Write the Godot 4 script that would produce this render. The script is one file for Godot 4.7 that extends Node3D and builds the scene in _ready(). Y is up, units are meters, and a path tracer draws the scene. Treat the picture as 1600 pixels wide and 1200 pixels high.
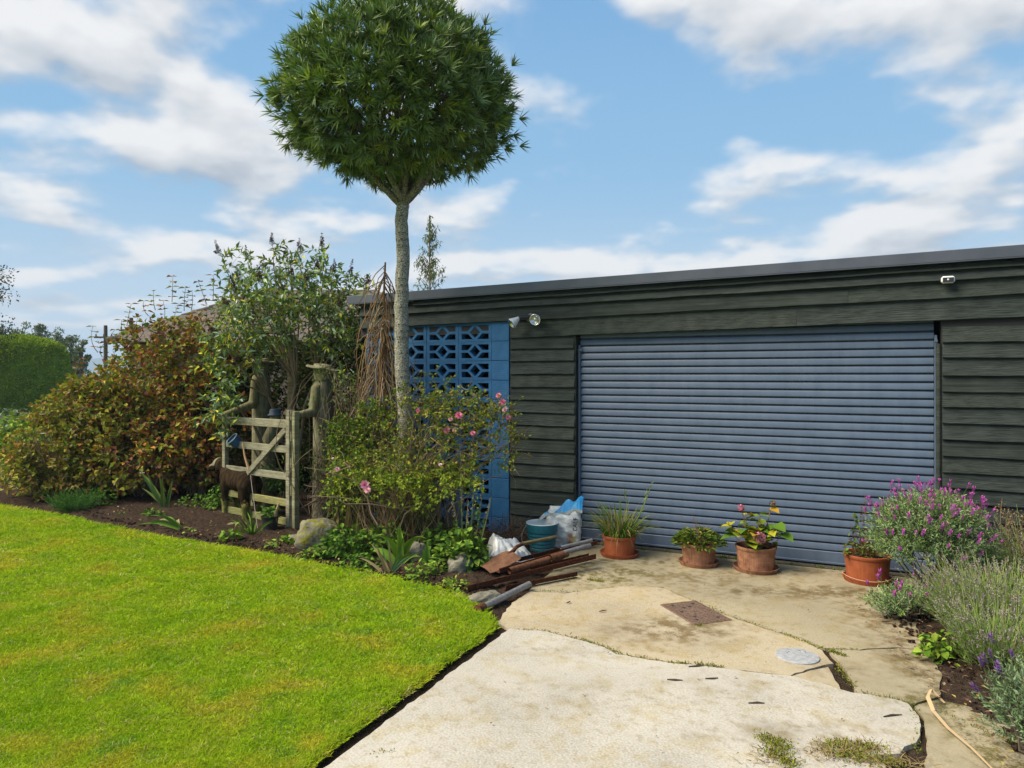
extends Node3D
# A timber garage with a blue roller door, a cottage garden bed, a lawn and a cracked concrete drive.
# Units are metres; the camera stands at (0, 1.62, 0) and looks along -Z.

var rng := RandomNumberGenerator.new()
var mats := {}
var taken := {}

# ---------------------------------------------------------------- mesh builder
class MB:
	var v := PackedVector3Array()
	var c := PackedColorArray()
	var i := PackedInt32Array()
	var uv := PackedVector2Array()
	func tri(a: Vector3, b: Vector3, d: Vector3, col := Color.WHITE):
		var n := v.size()
		v.append(a); v.append(b); v.append(d)
		c.append(col); c.append(col); c.append(col)
		i.append(n); i.append(n + 1); i.append(n + 2)
	func quad(a: Vector3, b: Vector3, d: Vector3, e: Vector3, col := Color.WHITE):
		var n := v.size()
		v.append(a); v.append(b); v.append(d); v.append(e)
		c.append(col); c.append(col); c.append(col); c.append(col)
		i.append(n); i.append(n + 1); i.append(n + 2); i.append(n); i.append(n + 2); i.append(n + 3)
	func box(lo: Vector3, hi: Vector3, t := Transform3D.IDENTITY, col := Color.WHITE, bev := 0.0):
		# a box with optional chamfered edges
		var b := bev
		var cx := (lo + hi) * 0.5
		var h := (hi - lo) * 0.5
		if b <= 0.0:
			for s in [-1.0, 1.0]:
				quad(t * (cx + Vector3(s * h.x, -h.y, -h.z)), t * (cx + Vector3(s * h.x, h.y, -h.z)), t * (cx + Vector3(s * h.x, h.y, h.z)), t * (cx + Vector3(s * h.x, -h.y, h.z)), col)
				quad(t * (cx + Vector3(-h.x, s * h.y, -h.z)), t * (cx + Vector3(h.x, s * h.y, -h.z)), t * (cx + Vector3(h.x, s * h.y, h.z)), t * (cx + Vector3(-h.x, s * h.y, h.z)), col)
				quad(t * (cx + Vector3(-h.x, -h.y, s * h.z)), t * (cx + Vector3(h.x, -h.y, s * h.z)), t * (cx + Vector3(h.x, h.y, s * h.z)), t * (cx + Vector3(-h.x, h.y, s * h.z)), col)
			return
		var k := h - Vector3(b, b, b)
		for s in [-1.0, 1.0]:
			quad(t * (cx + Vector3(s * h.x, -k.y, -k.z)), t * (cx + Vector3(s * h.x, k.y, -k.z)), t * (cx + Vector3(s * h.x, k.y, k.z)), t * (cx + Vector3(s * h.x, -k.y, k.z)), col)
			quad(t * (cx + Vector3(-k.x, s * h.y, -k.z)), t * (cx + Vector3(k.x, s * h.y, -k.z)), t * (cx + Vector3(k.x, s * h.y, k.z)), t * (cx + Vector3(-k.x, s * h.y, k.z)), col)
			quad(t * (cx + Vector3(-k.x, -k.y, s * h.z)), t * (cx + Vector3(k.x, -k.y, s * h.z)), t * (cx + Vector3(k.x, k.y, s * h.z)), t * (cx + Vector3(-k.x, k.y, s * h.z)), col)
			for q in [-1.0, 1.0]:
				quad(t * (cx + Vector3(s * h.x, q * k.y, -k.z)), t * (cx + Vector3(s * k.x, q * h.y, -k.z)), t * (cx + Vector3(s * k.x, q * h.y, k.z)), t * (cx + Vector3(s * h.x, q * k.y, k.z)), col)
				quad(t * (cx + Vector3(s * h.x, -k.y, q * k.z)), t * (cx + Vector3(s * k.x, -k.y, q * h.z)), t * (cx + Vector3(s * k.x, k.y, q * h.z)), t * (cx + Vector3(s * h.x, k.y, q * k.z)), col)
				quad(t * (cx + Vector3(-k.x, s * h.y, q * k.z)), t * (cx + Vector3(-k.x, s * k.y, q * h.z)), t * (cx + Vector3(k.x, s * k.y, q * h.z)), t * (cx + Vector3(k.x, s * h.y, q * k.z)), col)
				for r in [-1.0, 1.0]:
					tri(t * (cx + Vector3(s * h.x, q * k.y, r * k.z)), t * (cx + Vector3(s * k.x, q * h.y, r * k.z)), t * (cx + Vector3(s * k.x, q * k.y, r * h.z)), col)
	func tube(pts: Array, radii: Array, sides := 6, col := Color.WHITE, cap := true, jag := 0.0, rg: RandomNumberGenerator = null, col2 = null):
		var n := pts.size()
		var start := v.size()
		var side := Vector3.ZERO
		for k in n:
			var d: Vector3 = (pts[min(k + 1, n - 1)] - pts[max(k - 1, 0)])
			d = d.normalized() if d.length() > 1e-7 else Vector3.UP
			if side == Vector3.ZERO:
				side = d.cross(Vector3(0.31, 0.17, 0.93)).normalized()
			side = (side - d * side.dot(d)).normalized()
			var up := d.cross(side)
			var r: float = radii[min(k, radii.size() - 1)]
			var cc: Color = col if col2 == null else col.lerp(col2, float(k) / max(1, n - 1))
			for j in sides:
				var a := TAU * j / sides
				var rr := r
				if jag > 0.0 and rg:
					rr *= 1.0 + rg.randf_range(-jag, jag)
				v.append(pts[k] + (side * cos(a) + up * sin(a)) * rr)
				c.append(cc)
		for k in n - 1:
			for j in sides:
				var a := start + k * sides + j
				var b := start + k * sides + (j + 1) % sides
				i.append(a); i.append(b); i.append(b + sides)
				i.append(a); i.append(b + sides); i.append(a + sides)
		if cap:
			for e in [0, n - 1]:
				var ctr := v.size()
				v.append(pts[e]); c.append(col)
				for j in sides:
					v.append(v[start + e * sides + j]); c.append(col)
				for j in sides:
					i.append(ctr); i.append(ctr + 1 + j); i.append(ctr + 1 + (j + 1) % sides)
	func lathe(prof: Array, sides := 28, t := Transform3D.IDENTITY, col := Color.WHITE, sharp := []):
		# profile points (radius, height); an index listed in sharp starts a new smooth run
		var last := -1
		for k in prof.size():
			if k > 0:
				pass
			var st := v.size()
			for j in sides:
				var a := TAU * j / sides
				v.append(t * Vector3(prof[k].x * cos(a), prof[k].y, prof[k].x * sin(a)))
				c.append(col)
			if last >= 0:
				for j in sides:
					var q := (j + 1) % sides
					i.append(last + j); i.append(last + q); i.append(st + q)
					i.append(last + j); i.append(st + q); i.append(st + j)
			last = st
			if k in sharp:
				last = v.size()
				for j in sides:
					v.append(v[st + j]); c.append(col)
	func leaf(p: Vector3, d: Vector3, n: Vector3, l: float, w: float, col: Color, droop := 0.1):
		# a pointed leaf folded along its midrib
		var s := d.cross(n).normalized() * (w * 0.5)
		var q := v.size()
		var m := p + d * (l * 0.42) + n * (w * 0.16)
		v.append(p); v.append(m + s); v.append(p + d * l - n * (l * droop)); v.append(m - s)
		c.append(col); c.append(col); c.append(col); c.append(col)
		i.append(q); i.append(q + 1); i.append(q + 2); i.append(q); i.append(q + 2); i.append(q + 3)
	func leaf6(p: Vector3, d: Vector3, n: Vector3, l: float, w: float, col: Color, droop := 0.2):
		# a broader leaf with a rounded outline, midrib and drooping tip
		var s := d.cross(n).normalized() * (w * 0.5)
		var q := v.size()
		var dn := n * (l * droop)
		var m1 := p + d * (l * 0.3); var m2 := p + d * (l * 0.68) - dn * 0.35
		var f := n * (w * 0.14)
		for x in [p, m1 + s * 0.92 + f, m1, m1 - s * 0.92 + f, m2 + s * 0.8 + f, m2, m2 - s * 0.8 + f, p + d * l - dn]:
			v.append(x); c.append(col)
		for x in [0, 1, 2, 0, 2, 3, 1, 4, 5, 1, 5, 2, 2, 5, 6, 2, 6, 3, 4, 7, 5, 5, 7, 6]:
			i.append(q + x)
	func blade(p: Vector3, d: Vector3, side: Vector3, l: float, w: float, bend: float, segs: int, col: Color, col2: Color, fold := 0.12):
		# a strap leaf that arches towards the ground
		var q := v.size()
		var pos := p
		var dir := d
		for k in segs + 1:
			var t := float(k) / segs
			var ww: float = w * 0.5 * (1.0 - pow(t, 2.6)) * (0.75 + 0.25 * minf(1.0, t * 4.0))
			var up := side.cross(dir).normalized()
			var cc := col.lerp(col2, t)
			v.append(pos + side * ww + up * ww * fold * 4.0); v.append(pos); v.append(pos - side * ww + up * ww * fold * 4.0)
			c.append(cc); c.append(cc); c.append(cc)
			pos += dir * (l / segs)
			dir = (dir + Vector3.DOWN * (bend / segs) * (0.4 + t * 1.6)).normalized()
		for k in segs:
			var a := q + k * 3
			for x in [0, 1, 4, 0, 4, 3, 1, 2, 5, 1, 5, 4]:
				i.append(a + x)
	func mesh(m: Material, smooth := true) -> ArrayMesh:
		var out := ArrayMesh.new()
		var a := []
		a.resize(Mesh.ARRAY_MAX)
		a[Mesh.ARRAY_VERTEX] = v
		a[Mesh.ARRAY_COLOR] = c
		a[Mesh.ARRAY_INDEX] = i
		if uv.size() == v.size():
			a[Mesh.ARRAY_TEX_UV] = uv
		if smooth:
			var nn := PackedVector3Array()
			nn.resize(v.size())
			for k in range(0, i.size(), 3):
				var x := i[k]; var y := i[k + 1]; var z := i[k + 2]
				var f := (v[z] - v[x]).cross(v[y] - v[x])
				nn[x] += f; nn[y] += f; nn[z] += f
			for k in nn.size():
				nn[k] = nn[k].normalized() if nn[k].length_squared() > 0.0 else Vector3.UP
			a[Mesh.ARRAY_NORMAL] = nn
		out.add_surface_from_arrays(Mesh.PRIMITIVE_TRIANGLES, a)
		out.surface_set_material(0, m)
		return out

# ---------------------------------------------------------------- object helpers
func numbered(called: String) -> String:
	if not taken.has(called):
		taken[called] = 0
		return called
	taken[called] += 1
	return "%s_%03d" % [called, taken[called]]

func tag(o: Node3D, label: String, category: String, group := ""):
	o.set_meta("label", label)
	o.set_meta("category", category)
	if group != "":
		o.set_meta("group", group)

func thing(called: String, label: String, category: String, at := Vector3.ZERO, turn := 0.0, group := "") -> Node3D:
	var o := Node3D.new()
	o.name = numbered(called)
	add_child(o)
	o.position = at
	o.rotation.y = turn
	tag(o, label, category, group)
	return o

func part(called: String, m: Mesh, parent: Node, t := Transform3D.IDENTITY, stuff := false) -> MeshInstance3D:
	var o := MeshInstance3D.new()
	o.name = called
	o.mesh = m
	o.transform = t
	parent.add_child(o, true)
	if stuff:
		o.set_meta("kind", "stuff")
	return o

func structure(called: String, m: Mesh, at := Vector3.ZERO) -> MeshInstance3D:
	var o := MeshInstance3D.new()
	o.name = numbered(called)
	o.mesh = m
	o.position = at
	add_child(o)
	o.set_meta("kind", "structure")
	return o

func lone(called: String, m: Mesh, label: String, category: String, at := Vector3.ZERO, group := "") -> MeshInstance3D:
	var o := MeshInstance3D.new()
	o.name = numbered(called)
	o.mesh = m
	o.position = at
	add_child(o)
	tag(o, label, category, group)
	return o

func rv(a := 1.0) -> Vector3:
	return Vector3(rng.randfn(), rng.randfn(), rng.randfn()) * a

func ru() -> Vector3:
	var x := rv()
	return x.normalized() if x.length() > 1e-5 else Vector3.UP

func rr(a: float, b: float) -> float:
	return rng.randf_range(a, b)

func pick(a: Array):
	return a[rng.randi() % a.size()]

func vary(c: Color, by := 0.25) -> Color:
	var k := 1.0 + rng.randf_range(-by, by)
	return Color(c.r * k * rr(0.92, 1.08), c.g * k, c.b * k * rr(0.9, 1.1))

func bent(a: Vector3, b: Vector3, sag: Vector3, n := 5, wob := 0.0) -> Array:
	var out := []
	for k in n + 1:
		var t := float(k) / n
		var p := a.lerp(b, t) + sag * (4.0 * t * (1.0 - t))
		if k > 0 and k < n and wob > 0.0:
			p += rv(wob)
		out.append(p)
	return out

func taper(a: float, b: float, n: int) -> Array:
	var out := []
	for k in n + 1:
		out.append(lerpf(a, b, float(k) / n))
	return out

# ---------------------------------------------------------------- textures and materials
func noise_img(w: int, h: int, seed_: int, freq: float, oct := 4, kind := FastNoiseLite.TYPE_SIMPLEX_SMOOTH) -> Image:
	var n := FastNoiseLite.new()
	n.seed = seed_
	n.noise_type = kind
	n.frequency = freq
	n.fractal_octaves = oct
	n.fractal_gain = 0.55
	var im := n.get_seamless_image(w, h, false, false, 0.15)
	im.convert(Image.FORMAT_L8)
	return im

func stretched(w: int, h: int, sx: int, sy: int, seed_: int, freq: float, oct := 4) -> Image:
	var im := noise_img(w / sx, h / sy, seed_, freq, oct)
	im.resize(w, h, Image.INTERPOLATE_CUBIC)
	return im

func srgb(l: Color) -> Color:
	return l.linear_to_srgb()

func mix_tex(ims: Array, weights: Array, a: Color, b: Color, contrast := 1.0) -> ImageTexture:
	# blends grey pictures and maps them to a run of colours between a and b (linear)
	var w: int = ims[0].get_width()
	var h: int = ims[0].get_height()
	var ds := []
	for im in ims:
		ds.append(im.get_data())
	var lut := PackedByteArray()
	for k in 256:
		var t := clampf((k / 255.0 - 0.5) * contrast + 0.5, 0.0, 1.0)
		var col := a.lerp(b, t).linear_to_srgb()
		lut.append(int(col.r * 255)); lut.append(int(col.g * 255)); lut.append(int(col.b * 255))
	var out := PackedByteArray()
	out.resize(w * h * 3)
	var d0: PackedByteArray = ds[0]
	var d1: PackedByteArray = ds[min(1, ds.size() - 1)]
	var d2: PackedByteArray = ds[min(2, ds.size() - 1)]
	var w0: float = weights[0]
	var w1: float = weights[1] if weights.size() > 1 else 0.0
	var w2: float = weights[2] if weights.size() > 2 else 0.0
	for k in w * h:
		var x := int(clampf(d0[k] * w0 + d1[k] * w1 + d2[k] * w2, 0.0, 255.0)) * 3
		out[k * 3] = lut[x]; out[k * 3 + 1] = lut[x + 1]; out[k * 3 + 2] = lut[x + 2]
	var im := Image.create_from_data(w, h, false, Image.FORMAT_RGB8, out)
	return ImageTexture.create_from_image(im)

func bump_tex(im: Image, strength := 4.0) -> ImageTexture:
	var c: Image = im.duplicate()
	c.convert(Image.FORMAT_RGBA8)
	c.bump_map_to_normal_map(strength)
	return ImageTexture.create_from_image(c)

func mat(albedo: Color, rough := 0.8, opts := {}) -> StandardMaterial3D:
	# albedo is linear
	var m := StandardMaterial3D.new()
	m.albedo_color = srgb(albedo)
	m.roughness = rough
	m.cull_mode = BaseMaterial3D.CULL_DISABLED
	if opts.has("tex"):
		m.albedo_texture = opts.tex
	if opts.has("normal"):
		m.normal_enabled = true
		m.normal_texture = opts.normal
		m.normal_scale = opts.get("depth", 1.0)
	if opts.has("scale"):
		m.uv1_triplanar = true
		m.uv1_world_triplanar = opts.get("world", false)
		m.uv1_scale = opts.scale
	if opts.get("vc", false):
		m.vertex_color_use_as_albedo = true
	if opts.has("metal"):
		m.metallic = opts.metal
	if opts.has("back"):
		m.backlight_enabled = true
		m.backlight = opts.back
	if opts.has("spec"):
		m.metallic_specular = opts.spec
	return m

func make_materials():
	var W := Color.WHITE
	# foliage: colour lives in the vertices
	mats.leaf = mat(W, 0.6, {"vc": true, "back": Color(0.6, 0.65, 0.35), "spec": 0.18})
	mats.gloss_leaf = mat(W, 0.42, {"vc": true, "back": Color(0.45, 0.5, 0.25), "spec": 0.4})
	mats.dull_leaf = mat(W, 0.85, {"vc": true, "back": Color(0.35, 0.35, 0.25), "spec": 0.2})
	mats.petal = mat(W, 0.6, {"vc": true, "back": Color(0.6, 0.5, 0.5), "spec": 0.2})
	mats.grass = mat(W, 0.8, {"vc": true, "back": Color(0.85, 0.9, 0.5), "spec": 0.06})
	mats.stem = mat(W, 0.9, {"vc": true, "spec": 0.15})
	# weathered paint on rough-sawn boards
	var grain := stretched(512, 512, 16, 1, 11, 0.035, 5)
	var fine := stretched(512, 512, 6, 1, 12, 0.09, 4)
	var blot := noise_img(512, 512, 13, 0.008, 4)
	mats.board = mat(W, 0.72, {"tex": mix_tex([grain, fine, blot], [0.35, 0.25, 0.4], Color(0.011, 0.0145, 0.0135), Color(0.053, 0.066, 0.058), 1.6), "normal": bump_tex(fine, 7.0), "depth": 0.55, "scale": Vector3(0.9, 1.5, 0.9), "spec": 0.3})
	mats.board2 = mat(Color(0.82, 0.84, 0.8), 0.75, {"tex": mats.board.albedo_texture, "normal": bump_tex(grain, 9.0), "depth": 0.5, "scale": Vector3(0.7, 1.1, 0.7), "spec": 0.3})
	mats.board3 = mat(Color(1.0, 0.99, 0.93), 0.7, {"tex": mats.board.albedo_texture, "normal": mats.board.normal_texture, "depth": 0.6, "scale": Vector3(1.3, 2.0, 1.3), "spec": 0.3})
	# silvered bare timber with lichen
	mats.oldwood = mat(W, 0.9, {"tex": mix_tex([grain, fine, blot], [0.3, 0.3, 0.4], Color(0.10, 0.085, 0.05), Color(0.36, 0.345, 0.25), 1.7), "normal": bump_tex(fine, 5.0), "scale": Vector3(1.6, 1.6, 1.6), "vc": true, "spec": 0.15})
	var gv := stretched(512, 512, 1, 12, 31, 0.05, 5)
	var bl2 := noise_img(512, 512, 32, 0.012, 5)
	mats.log = mat(W, 0.92, {"tex": mix_tex([gv, bl2], [0.55, 0.45], Color(0.085, 0.075, 0.045), Color(0.27, 0.26, 0.175), 1.8), "normal": bump_tex(gv, 5.0), "scale": Vector3(1.3, 1.3, 1.3), "vc": true, "spec": 0.15})
	var bk := noise_img(512, 512, 33, 0.03, 5, FastNoiseLite.TYPE_CELLULAR)
	var bk2 := stretched(512, 512, 1, 4, 34, 0.05, 5)
	mats.bark = mat(W, 0.95, {"tex": mix_tex([noise_img(512, 512, 35, 0.045, 5), bk2, bl2], [0.6, 0.2, 0.2], Color(0.04, 0.036, 0.026), Color(0.42, 0.40, 0.33), 3.0), "normal": bump_tex(noise_img(512, 512, 35, 0.045, 5), 3.0), "scale": Vector3(2.2, 2.2, 2.2), "vc": true, "spec": 0.15})
	# painted masonry and steel
	var gritty := noise_img(512, 512, 41, 0.12, 3)
	var cloudy := noise_img(512, 512, 42, 0.01, 4)
	mats.block = mat(W, 0.6, {"tex": mix_tex([gritty, cloudy], [0.3, 0.7], Color(0.015, 0.090, 0.205), Color(0.026, 0.138, 0.31), 1.3), "normal": bump_tex(gritty, 3.0), "depth": 0.6, "scale": Vector3(1.1, 1.1, 1.1), "spec": 0.4})
	mats.mortar = mat(Color(0.020, 0.114, 0.255), 0.8)
	var streak := stretched(512, 512, 1, 10, 43, 0.04, 4)
	mats.door = mat(W, 0.42, {"tex": mix_tex([streak, cloudy, gritty], [0.3, 0.55, 0.15], Color(0.062, 0.092, 0.142), Color(0.096, 0.131, 0.190), 1.3), "normal": bump_tex(cloudy, 1.2), "depth": 0.3, "scale": Vector3(0.7, 0.7, 0.7), "spec": 0.5})
	mats.flashing = mat(W, 0.45, {"tex": mix_tex([cloudy, gritty], [0.8, 0.2], Color(0.058, 0.068, 0.090), Color(0.082, 0.092, 0.115), 1.2), "scale": Vector3(0.5, 0.5, 0.5), "spec": 0.5})
	mats.dark = mat(Color(0.02, 0.02, 0.02), 0.9)
	mats.black = mat(Color(0.02, 0.021, 0.024), 0.45)
	mats.white_plastic = mat(Color(0.68, 0.68, 0.66), 0.4)
	mats.glass = mat(Color(0.55, 0.56, 0.55), 0.16, {"spec": 0.7})
	mats.chrome = mat(Color(0.6, 0.6, 0.58), 0.25, {"metal": 0.9})
	# pots
	mats.terracotta = mat(W, 0.75, {"tex": mix_tex([cloudy, gritty, streak], [0.5, 0.2, 0.3], Color(0.20, 0.055, 0.022), Color(0.40, 0.11, 0.04), 1.5), "normal": bump_tex(gritty, 2.0), "depth": 0.5, "scale": Vector3(2.5, 2.5, 2.5), "spec": 0.3})
	mats.terracotta_old = mat(W, 0.85, {"tex": mix_tex([cloudy, gritty, streak], [0.5, 0.2, 0.3], Color(0.13, 0.055, 0.03), Color(0.42, 0.21, 0.12), 2.0), "normal": mats.terracotta.normal_texture, "depth": 0.5, "scale": Vector3(2.5, 2.5, 2.5), "spec": 0.25})
	mats.teal = mat(W, 0.5, {"tex": mix_tex([streak, cloudy], [0.5, 0.5], Color(0.008, 0.09, 0.115), Color(0.02, 0.16, 0.19), 1.3), "scale": Vector3(2, 2, 2), "spec": 0.4})
	mats.pale = mat(Color(0.62, 0.64, 0.62), 0.6)
	# sacks
	var crease := noise_img(512, 512, 51, 0.02, 5, FastNoiseLite.TYPE_PERLIN)
	mats.sack = mat(W, 0.45, {"tex": mix_tex([crease, cloudy], [0.4, 0.6], Color(0.50, 0.50, 0.46), Color(0.78, 0.78, 0.75), 1.8), "normal": bump_tex(crease, 9.0), "depth": 0.9, "scale": Vector3(2.2, 2.2, 2.2), "vc": true, "spec": 0.45})
	# rust
	var rs := noise_img(512, 512, 61, 0.03, 5)
	mats.rust = mat(W, 0.9, {"tex": mix_tex([rs, gritty], [0.75, 0.25], Color(0.035, 0.02, 0.015), Color(0.19, 0.078, 0.038), 2.0), "normal": bump_tex(rs, 1.6), "scale": Vector3(2.5, 2.5, 2.5), "vc": true, "spec": 0.2})
	mats.rust_sheet = mat(W, 0.88, {"tex": mix_tex([cloudy, rs], [0.6, 0.4], Color(0.06, 0.032, 0.022), Color(0.21, 0.105, 0.06), 1.5), "scale": Vector3(1.2, 1.2, 1.2), "spec": 0.2})
	mats.steel = mat(W, 0.5, {"tex": mix_tex([rs, cloudy], [0.5, 0.5], Color(0.11, 0.105, 0.1), Color(0.34, 0.34, 0.34), 1.5), "metal": 0.4, "scale": Vector3(2, 2, 2)})
	mats.iron = mat(W, 0.7, {"tex": mix_tex([rs, gritty], [0.6, 0.4], Color(0.085, 0.05, 0.036), Color(0.23, 0.15, 0.105), 1.6), "normal": bump_tex(gritty, 5.0), "scale": Vector3(2, 2, 2), "spec": 0.4})
	# stone and soil
	mats.rock = mat(W, 0.95, {"tex": mix_tex([rs, gritty, bl2], [0.4, 0.3, 0.3], Color(0.07, 0.065, 0.05), Color(0.30, 0.28, 0.22), 1.7), "normal": bump_tex(rs, 6.0), "scale": Vector3(1.6, 1.6, 1.6), "vc": true, "spec": 0.2})
	var crumb := noise_img(512, 512, 71, 0.06, 5, FastNoiseLite.TYPE_CELLULAR)
	mats.soil = mat(W, 1.0, {"tex": mix_tex([crumb, rs, gritty], [0.35, 0.35, 0.3], Color(0.016, 0.011, 0.008), Color(0.088, 0.060, 0.042), 1.7), "normal": bump_tex(gritty, 8.0), "scale": Vector3(1.3, 1.3, 1.3), "world": true, "vc": true, "spec": 0.1})
	mats.turf = mat(W, 1.0, {"tex": mix_tex([gritty, bl2], [0.5, 0.5], Color(0.18, 0.27, 0.012), Color(0.30, 0.41, 0.018), 1.5), "scale": Vector3(0.8, 0.8, 0.8), "world": true, "spec": 0.1})
	mats.field = mat(W, 1.0, {"tex": mix_tex([bl2, gritty], [0.7, 0.3], Color(0.05, 0.08, 0.02), Color(0.12, 0.15, 0.04), 1.4), "scale": Vector3(0.05, 0.05, 0.05), "world": true, "spec": 0.1})
	mats.hill = mat(Color(0.06, 0.09, 0.05), 1.0)
	mats.tile = mat(W, 0.85, {"tex": mix_tex([rs, cloudy], [0.6, 0.4], Color(0.055, 0.045, 0.036), Color(0.17, 0.14, 0.11), 1.6), "scale": Vector3(0.9, 0.9, 0.9), "spec": 0.3})
	mats.render_wall = mat(Color(0.22, 0.16, 0.12), 0.9)

# ---------------------------------------------------------------- sky
const CLOUDS := [[-33.0, 21.0, 9.0, 3.6, 0.42], [-23.0, 18.0, 6.0, 2.8, 0.42], [-20.0, 27.5, 8.0, 2.6, 0.34], [-14.0, 14.5, 9.0, 3.4, 0.36], [-36.0, 13.0, 8.0, 1.6, 0.26], [-6.0, 22.0, 6.0, 5.0, 0.12], [10.0, 27.0, 6.0, 1.8, 0.38], [22.0, 24.5, 9.0, 2.8, 0.46], [33.0, 23.5, 7.0, 2.5, 0.44], [33.0, 17.0, 5.0, 1.4, 0.34], [26.0, 11.5, 6.0, 1.5, 0.3], [33.0, 11.5, 6.0, 2.2, 0.42], [3.5, 17.5, 2.6, 1.4, 0.34], [17.0, 17.0, 1.5, 0.6, 0.3], [4.0, 8.5, 9.0, 2.0, 0.34], [20.0, 7.5, 12.0, 1.6, 0.34], [-14.0, 7.0, 12.0, 1.6, 0.2], [-34.0, 5.0, 8.0, 3.0, 0.2], [-27.0, 9.5, 5.0, 1.2, 0.24], [14.0, 17.5, 7.0, 3.0, -0.10], [9.0, 21.0, 5.0, 1.2, 0.16], [22.0, 15.5, 3.0, 0.8, 0.2], [-7.0, 11.0, 6.0, 1.6, 0.16], [12.0, 12.5, 4.0, 0.9, 0.14], [-27.0, 16.0, 5.0, 1.4, 0.2], [-18.0, 22.5, 5.0, 1.6, -0.2], [-30.0, 28.0, 6.0, 2.0, -0.16], [2.0, 13.0, 5.0, 2.0, -0.1]]

func sky_density(n: FastNoiseLite, az: float, el: float) -> float:
	# a layer of broken cloud seen at a slant: rows crowd together towards the horizon
	var k := 1.0 / (sin(deg_to_rad(el)) + 0.16)
	var a := deg_to_rad(az)
	var x := sin(a) * k * 100.0
	var y := cos(a) * k * 100.0
	var d := n.get_noise_3d(x * 0.75, el * 2.2, y * 0.75) * 0.80 + 0.045 + 0.10 * exp(-el / 9.0)
	return d

func blobs(az: float, el: float) -> float:
	var s := 0.0
	for b in CLOUDS:
		var dx: float = (az - b[0]) / b[2]
		if absf(dx) < 2.4:
			var dy: float = (el - b[1]) / b[3]
			if absf(dy) < 2.4:
				s += b[4] * exp(-dx * dx - dy * dy)
	return s

func make_sky() -> Sky:
	var w := 3072
	var h := 1536
	var n := FastNoiseLite.new()
	n.seed = 77
	n.noise_type = FastNoiseLite.TYPE_SIMPLEX_SMOOTH
	n.frequency = 0.024
	n.fractal_octaves = 6
	n.fractal_gain = 0.52
	var data := PackedFloat32Array()
	data.resize(w * h * 3)
	var white := Vector3(0.86, 0.85, 0.84)
	var grey := Vector3(0.36, 0.41, 0.48)
	for y in h:
		var el := 90.0 - (y + 0.5) * 180.0 / h
		var step := 1 if el < 32.0 else 4
		if el <= 0.0 or (step == 4 and y % 4 != 0):
			for x in w * 3:
				data[y * w * 3 + x] = data[(y - 1) * w * 3 + x]
			continue
		var t := clampf(el / 40.0, 0.0, 1.0)
		var low := Vector3(0.56, 0.68, 0.78)
		var mid := Vector3(0.26, 0.48, 0.72)
		var top := Vector3(0.125, 0.32, 0.62)
		var blue := low.lerp(mid, smoothstep(0.0, 0.42, t)).lerp(top, smoothstep(0.3, 1.0, t))
		for x in range(0, w, step):
			var az := (x + 0.5) * 360.0 / w
			if az > 180.0:
				az -= 360.0
			var bb := blobs(az, el) if absf(az) < 48.0 and el < 34.0 else 0.0
			var d := sky_density(n, az, el) + bb
			var c := smoothstep(0.05, 0.52, d)
			var col := blue
			if c > 0.0:
				var up := sky_density(n, az - 0.8, el + 1.6) + (blobs(az - 0.8, el + 1.6) if bb > 0.02 else bb)
				var lit := clampf(0.70 + (d - up) * 1.5 - maxf(0.0, d - 0.45) * 0.5, 0.0, 1.0)
				col = blue.lerp(grey.lerp(white, lit), c * 0.94)
			var o := (y * w + x) * 3
			for q in step:
				data[o] = col.x; data[o + 1] = col.y; data[o + 2] = col.z
				o += 3
	var im := Image.create_from_data(w, h, false, Image.FORMAT_RGBF, data.to_byte_array())
	var pm := PanoramaSkyMaterial.new()
	pm.panorama = ImageTexture.create_from_image(im)
	pm.energy_multiplier = 0.66
	var s := Sky.new()
	s.sky_material = pm
	return s

# ---------------------------------------------------------------- ground, lawn, beds and drive
const LAWN := [Vector2(-2.6, 1.0), Vector2(-0.85, -2.92), Vector2(-0.768, -3.17), Vector2(-0.59, -3.55), Vector2(-0.378, -4.03), Vector2(-0.14, -4.54), Vector2(-0.13, -4.63), Vector2(-0.17, -4.8), Vector2(-0.3, -5.15), Vector2(-0.48, -5.38), Vector2(-0.91, -5.70), Vector2(-1.26, -5.93), Vector2(-1.75, -6.2), Vector2(-2.45, -6.58), Vector2(-3.02, -6.85), Vector2(-3.88, -7.35), Vector2(-4.99, -8.10), Vector2(-6.17, -8.78), Vector2(-9.0, -10.4), Vector2(-14.0, -13.0), Vector2(-30.0, -20.0), Vector2(-30.0, 1.0)]
const BED := [Vector2(-0.02, -4.45), Vector2(-0.05, -4.75), Vector2(0.02, -5.1), Vector2(0.12, -5.5), Vector2(0.36, -6.1), Vector2(0.62, -6.55), Vector2(0.8, -7.0), Vector2(0.0, -7.6), Vector2(-1.9, -8.6), Vector2(-1.9, -12.5), Vector2(-12.0, -14.5), Vector2(-12.0, -11.6), Vector2(-9.0, -10.2), Vector2(-6.17, -8.6), Vector2(-4.99, -7.95), Vector2(-3.88, -7.2), Vector2(-3.02, -6.72), Vector2(-2.45, -6.46), Vector2(-1.75, -6.08), Vector2(-1.26, -5.82), Vector2(-0.91, -5.58), Vector2(-0.48, -5.26), Vector2(-0.3, -5.0), Vector2(-0.17, -4.7)]
const BED2 := [Vector2(2.9, -5.75), Vector2(2.66, -5.2), Vector2(2.50, -4.5), Vector2(2.22, -3.85), Vector2(2.16, -3.45), Vector2(2.10, -3.0), Vector2(2.0, -2.2), Vector2(1.9, -1.0), Vector2(5.5, -1.0), Vector2(5.5, -4.9)]

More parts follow.
